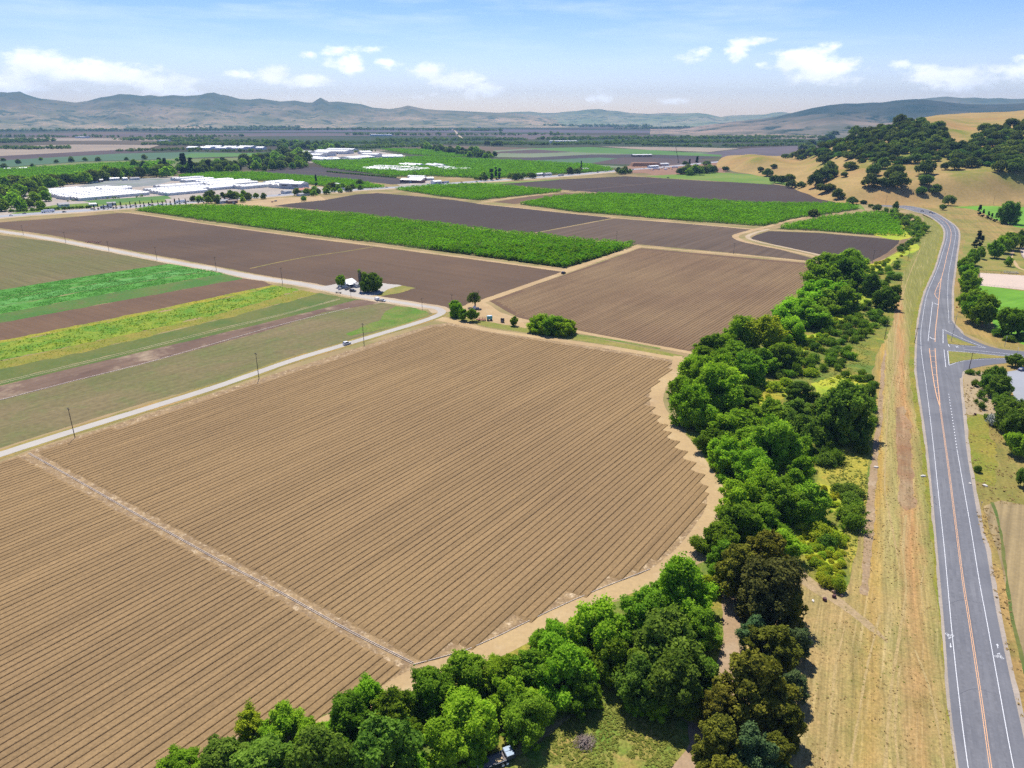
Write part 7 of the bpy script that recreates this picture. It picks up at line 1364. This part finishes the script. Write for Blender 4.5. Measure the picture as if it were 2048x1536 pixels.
# ------------------------------------------------------------------ flatbed trailer and brush pile in the clearing
def foreground_trailer():
    a, b = G(950, 1541), G(1026, 1512); d = (b-a); e = empty('flatbed_trailer', ((a.x+b.x)/2, (a.y+b.y)/2, 0), math.atan2(d.y, d.x)); L = d.length
    steel = plain('dark_blue_steel', (.045, .06, .085), .45, .3, var=.15); deck = plain('weathered_deck_boards', (.17, .15, .145), .9, var=.25, scale=3); bx = L/2-.9
    m = MB(); m.box((-.6, 0, .85), (L-1.6, 2.3, .16)); m.box((-.6, -1.2, .9), (L-1.6, .12, .3)); m.box((-.6, 1.2, .9), (L-1.6, .12, .3)); m.build('chassis', steel, e)
    MB().box((-.7, 0, .96), (L-2.2, 2.0, .05)).build('deck', deck, e)
    c = MB().box((bx, 0, 1.25), (1.8, 2.4, 1.0)).build('tool_box', steel, e); lid = plain('blue_grey_lid', (.12, .17, .24), .4, .2, var=.1)
    for y in (-.6, .6): MB().box((bx, y, 1.78), (1.6, 1.1, .06)).build('lid', lid, c)
    MB().box((bx-2.3, -.55, 1.02), (1.5, .9, .07)).build('plywood_sheet', plain('plywood', (.50, .36, .2), .8, var=.15), e)
    MB().box((-L/2+.8, .2, 1.25), (.9, 1.6, .5)).build('white_crate', PAINT['white'], e)
    for x in (bx-1.9, bx-.95):
        for y in (-1.42, 1.42):
            w_ = MB().tube((x, y-.13, .42), (x, y+.13, .42), .42, n=18).build('wheel', TYREM, e); MB().tube((x, y-(.15 if y < 0 else -.15), .42), (x, y-(.17 if y < 0 else -.17), .42), .28, n=14).build('rim', PAINT['white'], w_)
    MB().tube((-L/2, 0, .7), (-L/2-1.3, 0, .55), .07, n=6).build('drawbar', steel, e)
    tag(e, 'dark flatbed trailer with blue-grey tool box half under the willows', 'trailer')
foreground_trailer()
def brush_pile():
    p = G(1170, 1486); m = MB(); rg = random.Random(4)
    for i in range(240):
        a = rg.gauss(.9, .5); r = rg.uniform(0, 1.9); th = rg.uniform(0, 6.28); x, y = math.cos(th)*r*1.25, math.sin(th)*r; z = max(.1, (1.5-r*.62)*rg.uniform(.3, 1)); L = rg.uniform(.8, 2.3); t = rg.uniform(-.35, .35)
        d = Vector((math.cos(a)*math.cos(t), math.sin(a)*math.cos(t), math.sin(t)))*L/2; m.tube(Vector((x, y, z))-d, Vector((x, y, z))+d+Vector((rg.uniform(-.2, .2), rg.uniform(-.2, .2), 0)), rg.uniform(.02, .06), .012, 4, mi=i % 2)
    o = m.build('brush_pile', [plain('grey_dead_branches', (.30, .24, .21), .9, var=.3), plain('brown_dead_branches', (.17, .12, .10), .9, var=.3)]); o.location = (p.x, p.y, 0); tag(o, 'heap of grey dead branches in the grassy clearing', 'brush pile')
brush_pile()
# stumps and slabs beside the broken path
def lump(name, x, y, sx, sy, h, mat, label, cat, seed):
    p = G(x, y); rg = random.Random(seed); n = 10; m = MB(); vs = []; 
    for z, k in ((-.05, 1.0), (h*.6, 1.02), (h, .8)): vs += [(math.cos(2*math.pi*i/n)*sx*k*(1+rg.uniform(-.12, .12)), math.sin(2*math.pi*i/n)*sy*k*(1+rg.uniform(-.12, .12)), z*(1+rg.uniform(-.05, .05))) for i in range(n)]
    fs = [tuple(range(2*n, 3*n))]+[(r*n+i, r*n+(i+1) % n, (r+1)*n+(i+1) % n, (r+1)*n+i) for r in range(2) for i in range(n)]
    m.add(vs, fs); o = m.build(name, mat); o.location = (p.x, p.y, 0); o.rotation_euler = (0, 0, rg.uniform(0, 3)); tag(o, label, cat)
STUMP = plain('cut_wood', (.30, .20, .14), .9, var=.3, scale=4); STONE = plain('pale_concrete_slab', (.60, .56, .50), .8, var=.15, scale=2); DARKW = plain('dark_red_barrel', (.09, .03, .035), .7, var=.2)
for (x, y, sx, sy, h, mt, lb, ct, nm) in [(1667, 1185, .5, .45, .6, STUMP, 'upper stump of the three by the broken path', 'stump', 'stump'), (1668, 1195, .6, .5, .8, DARKW, 'dark stump in shadow below the upper stump', 'stump', 'stump'), (1683, 1192, .5, .4, .45, STUMP, 'right-hand pale stump by the path', 'stump', 'stump'), (1649, 1201, .55, .5, .8, DARKW, 'dark red barrel lying in the middle of the path', 'barrel', 'barrel'), (1626, 1202, .6, .3, .25, STONE, 'white slab at the edge of the gum tree shade', 'slab', 'slab'), (1752, 935, .8, .5, .45, STONE, 'small pale concrete block on the footpath', 'block', 'concrete_block'), (1846, 953, .95, .5, .5, STONE, 'white concrete block on the green verge by the road', 'block', 'concrete_block'), (1940, 968, .5, .4, .4, STONE, 'pale rock on the right road shoulder', 'rock', 'rock'), (1948, 766, .5, .4, .5, DARKW, 'dark rock on the bare slope, uppermost', 'rock', 'rock'), (1942, 777, .6, .4, .4, DARKW, 'dark rock on the bare slope, second down', 'rock', 'rock'), (1950, 830, .5, .5, .8, DARKW, 'dark shrub stump at the foot of the bare slope', 'stump', 'stump'), (1970, 972, .9, .5, .5, STONE, 'broken pale rocks in the green ditch', 'rock', 'rock')]:
    lump(nm, x, y, sx, sy, h, mt, lb, ct, int(x+y))
# signs
def sign(px, py, label, orange=False):
    p = G(px, py); e = empty('road_sign', (p.x, p.y, 0), R(-28)); MB().box((0, 0, 1.2), (.07, .07, 2.4)).build('post', METAL, e)
    s = MB(); c = .62 if orange else .3
    if orange: s.add([(0, -.06, 2.2-c+.3), (c, -.06, 2.5), (0, -.06, 2.5+c), (-c, -.06, 2.5)], [(0, 1, 2, 3)]); s.add([(0, -.03, 2.2-c+.3), (c, -.03, 2.5), (0, -.03, 2.5+c), (-c, -.03, 2.5)], [(3, 2, 1, 0)])
    else: s.box((0, -.06, 2.1), (.35, .03, .5))
    s.build('sign_panel', plain('orange_sign', (.9, .16, .05), .5) if orange else METAL, e)
    if orange:
        for zz in (2.35, 2.65): MB().box((0, -.075, zz), (.22, .01, .16)).build('dark_symbol', TYREM, e)
    tag(e, label, 'road sign')
sign(1912, 622, 'orange diamond warning sign under the roadside trees', True); sign(1867, 1005, 'small marker post sign on the left road edge'); sign(1961, 1016, 'small marker post sign on the right verge above the mown field'); sign(1908, 640, 'thin sign post at the road edge before the junction')
# sand court fence, bleachers, stone pen, backstop
def fence(pts, h, label, gap=4.0, rails=2, mat=METAL, name='fence', z=None, n_named=True):
    W2 = [z(*p) if z else G(*p) for p in pts]; e = empty(name, W2[0]); o0 = W2[0]; k = 0
    rl = MB()
    for a, b in zip(W2[:-1], W2[1:]):
        n = max(1, int((b-a).length/gap))
        for i in range(n+1):
            q = a.lerp(b, i/n)-o0; MB().tube(q-Vector((0, 0, .3)), q+Vector((0, 0, h)), .06, n=6).build('post', mat, e)
        for r in range(rails):
            zz = h*(1-r/rails*.85)-.05; rl.tube(a-o0+Vector((0, 0, zz)), b-o0+Vector((0, 0, zz)), .04, n=5)
    rl.build('rails', mat, e); return tag(e, label, 'fence')
fence([(1959, 571), (1957.5, 545.5), (2048, 551), (2160, 558)], 2.4, 'dark fence around the far and left sides of the sand court', 5, 3, POLE)
fence([(1959, 571.5), (2048, 580.5), (2160, 590)], 1.6, 'thin fence between the sand court and the lawn', 7, 2, METAL)
fence([(2034, 497), (2043, 513), (2056, 529)], 2.5, 'dark fence on the left of the small sand court', 4, 4, POLE)
fence([(1800, 390), (1814, 383), (1866, 386), (1860, 392), (1800, 390)], 1.8, 'dark rectangular stone pen on the golden grass', 5, 4, POLE, 'animal_pen', z=lambda x, y: on_land(x, y) or G(x, y))
def bleachers():
    a, b = G(2008, 546.5), G(2038, 548); L = (b-a).length; e = empty('bleachers', a, math.atan2((b-a).y, (b-a).x))
    for k in range(4): MB().box((L/2, .4+k*.8, .4+k*.35), (L, .45, .08)).build('bench', METAL, e)
    fr = MB()
    for q in range(5): fr.box((L*(q+.5)/5, 1.6, .35), (.1, 3.2, .1)); fr.box((L*(q+.5)/5, 2.6, .7), (.1, .1, 1.4))
    fr.build('frame', METAL, e); tag(e, 'low metal bleachers behind the sand court', 'bleachers')
    p = G(1950, 554); e = empty('equipment_rack', p, .5)
    for k in range(3): MB().box((0, k*1.2, .8), (2.2, .12, 1.5)).build('frame', PAINT['white'], e)
    tag(e, 'small white goal frames stacked beside the sand court', 'goal')
bleachers()
# ------------------------------------------------------------------ haze
def haze():
    m, t, out = new_mat('haze'); v = t.new('ShaderNodeVolumePrincipled'); v.inputs['Color'].default_value = (.36, .62, 1.0, 1)
    v.inputs['Density'].default_value = HAZE_D; v.inputs['Anisotropy'].default_value = 0.0
    t.put(out.inputs['Volume'], v.outputs[0])
    mb = MB(); mb.box((0, 6150, 274), (29000, 15900, 552)); o = mb.build('haze', m); o['kind'] = 'stuff'; o['label'] = 'pale blue summer haze over the valley'; o['category'] = 'haze'
HAZE_D = 5.0e-5
haze()
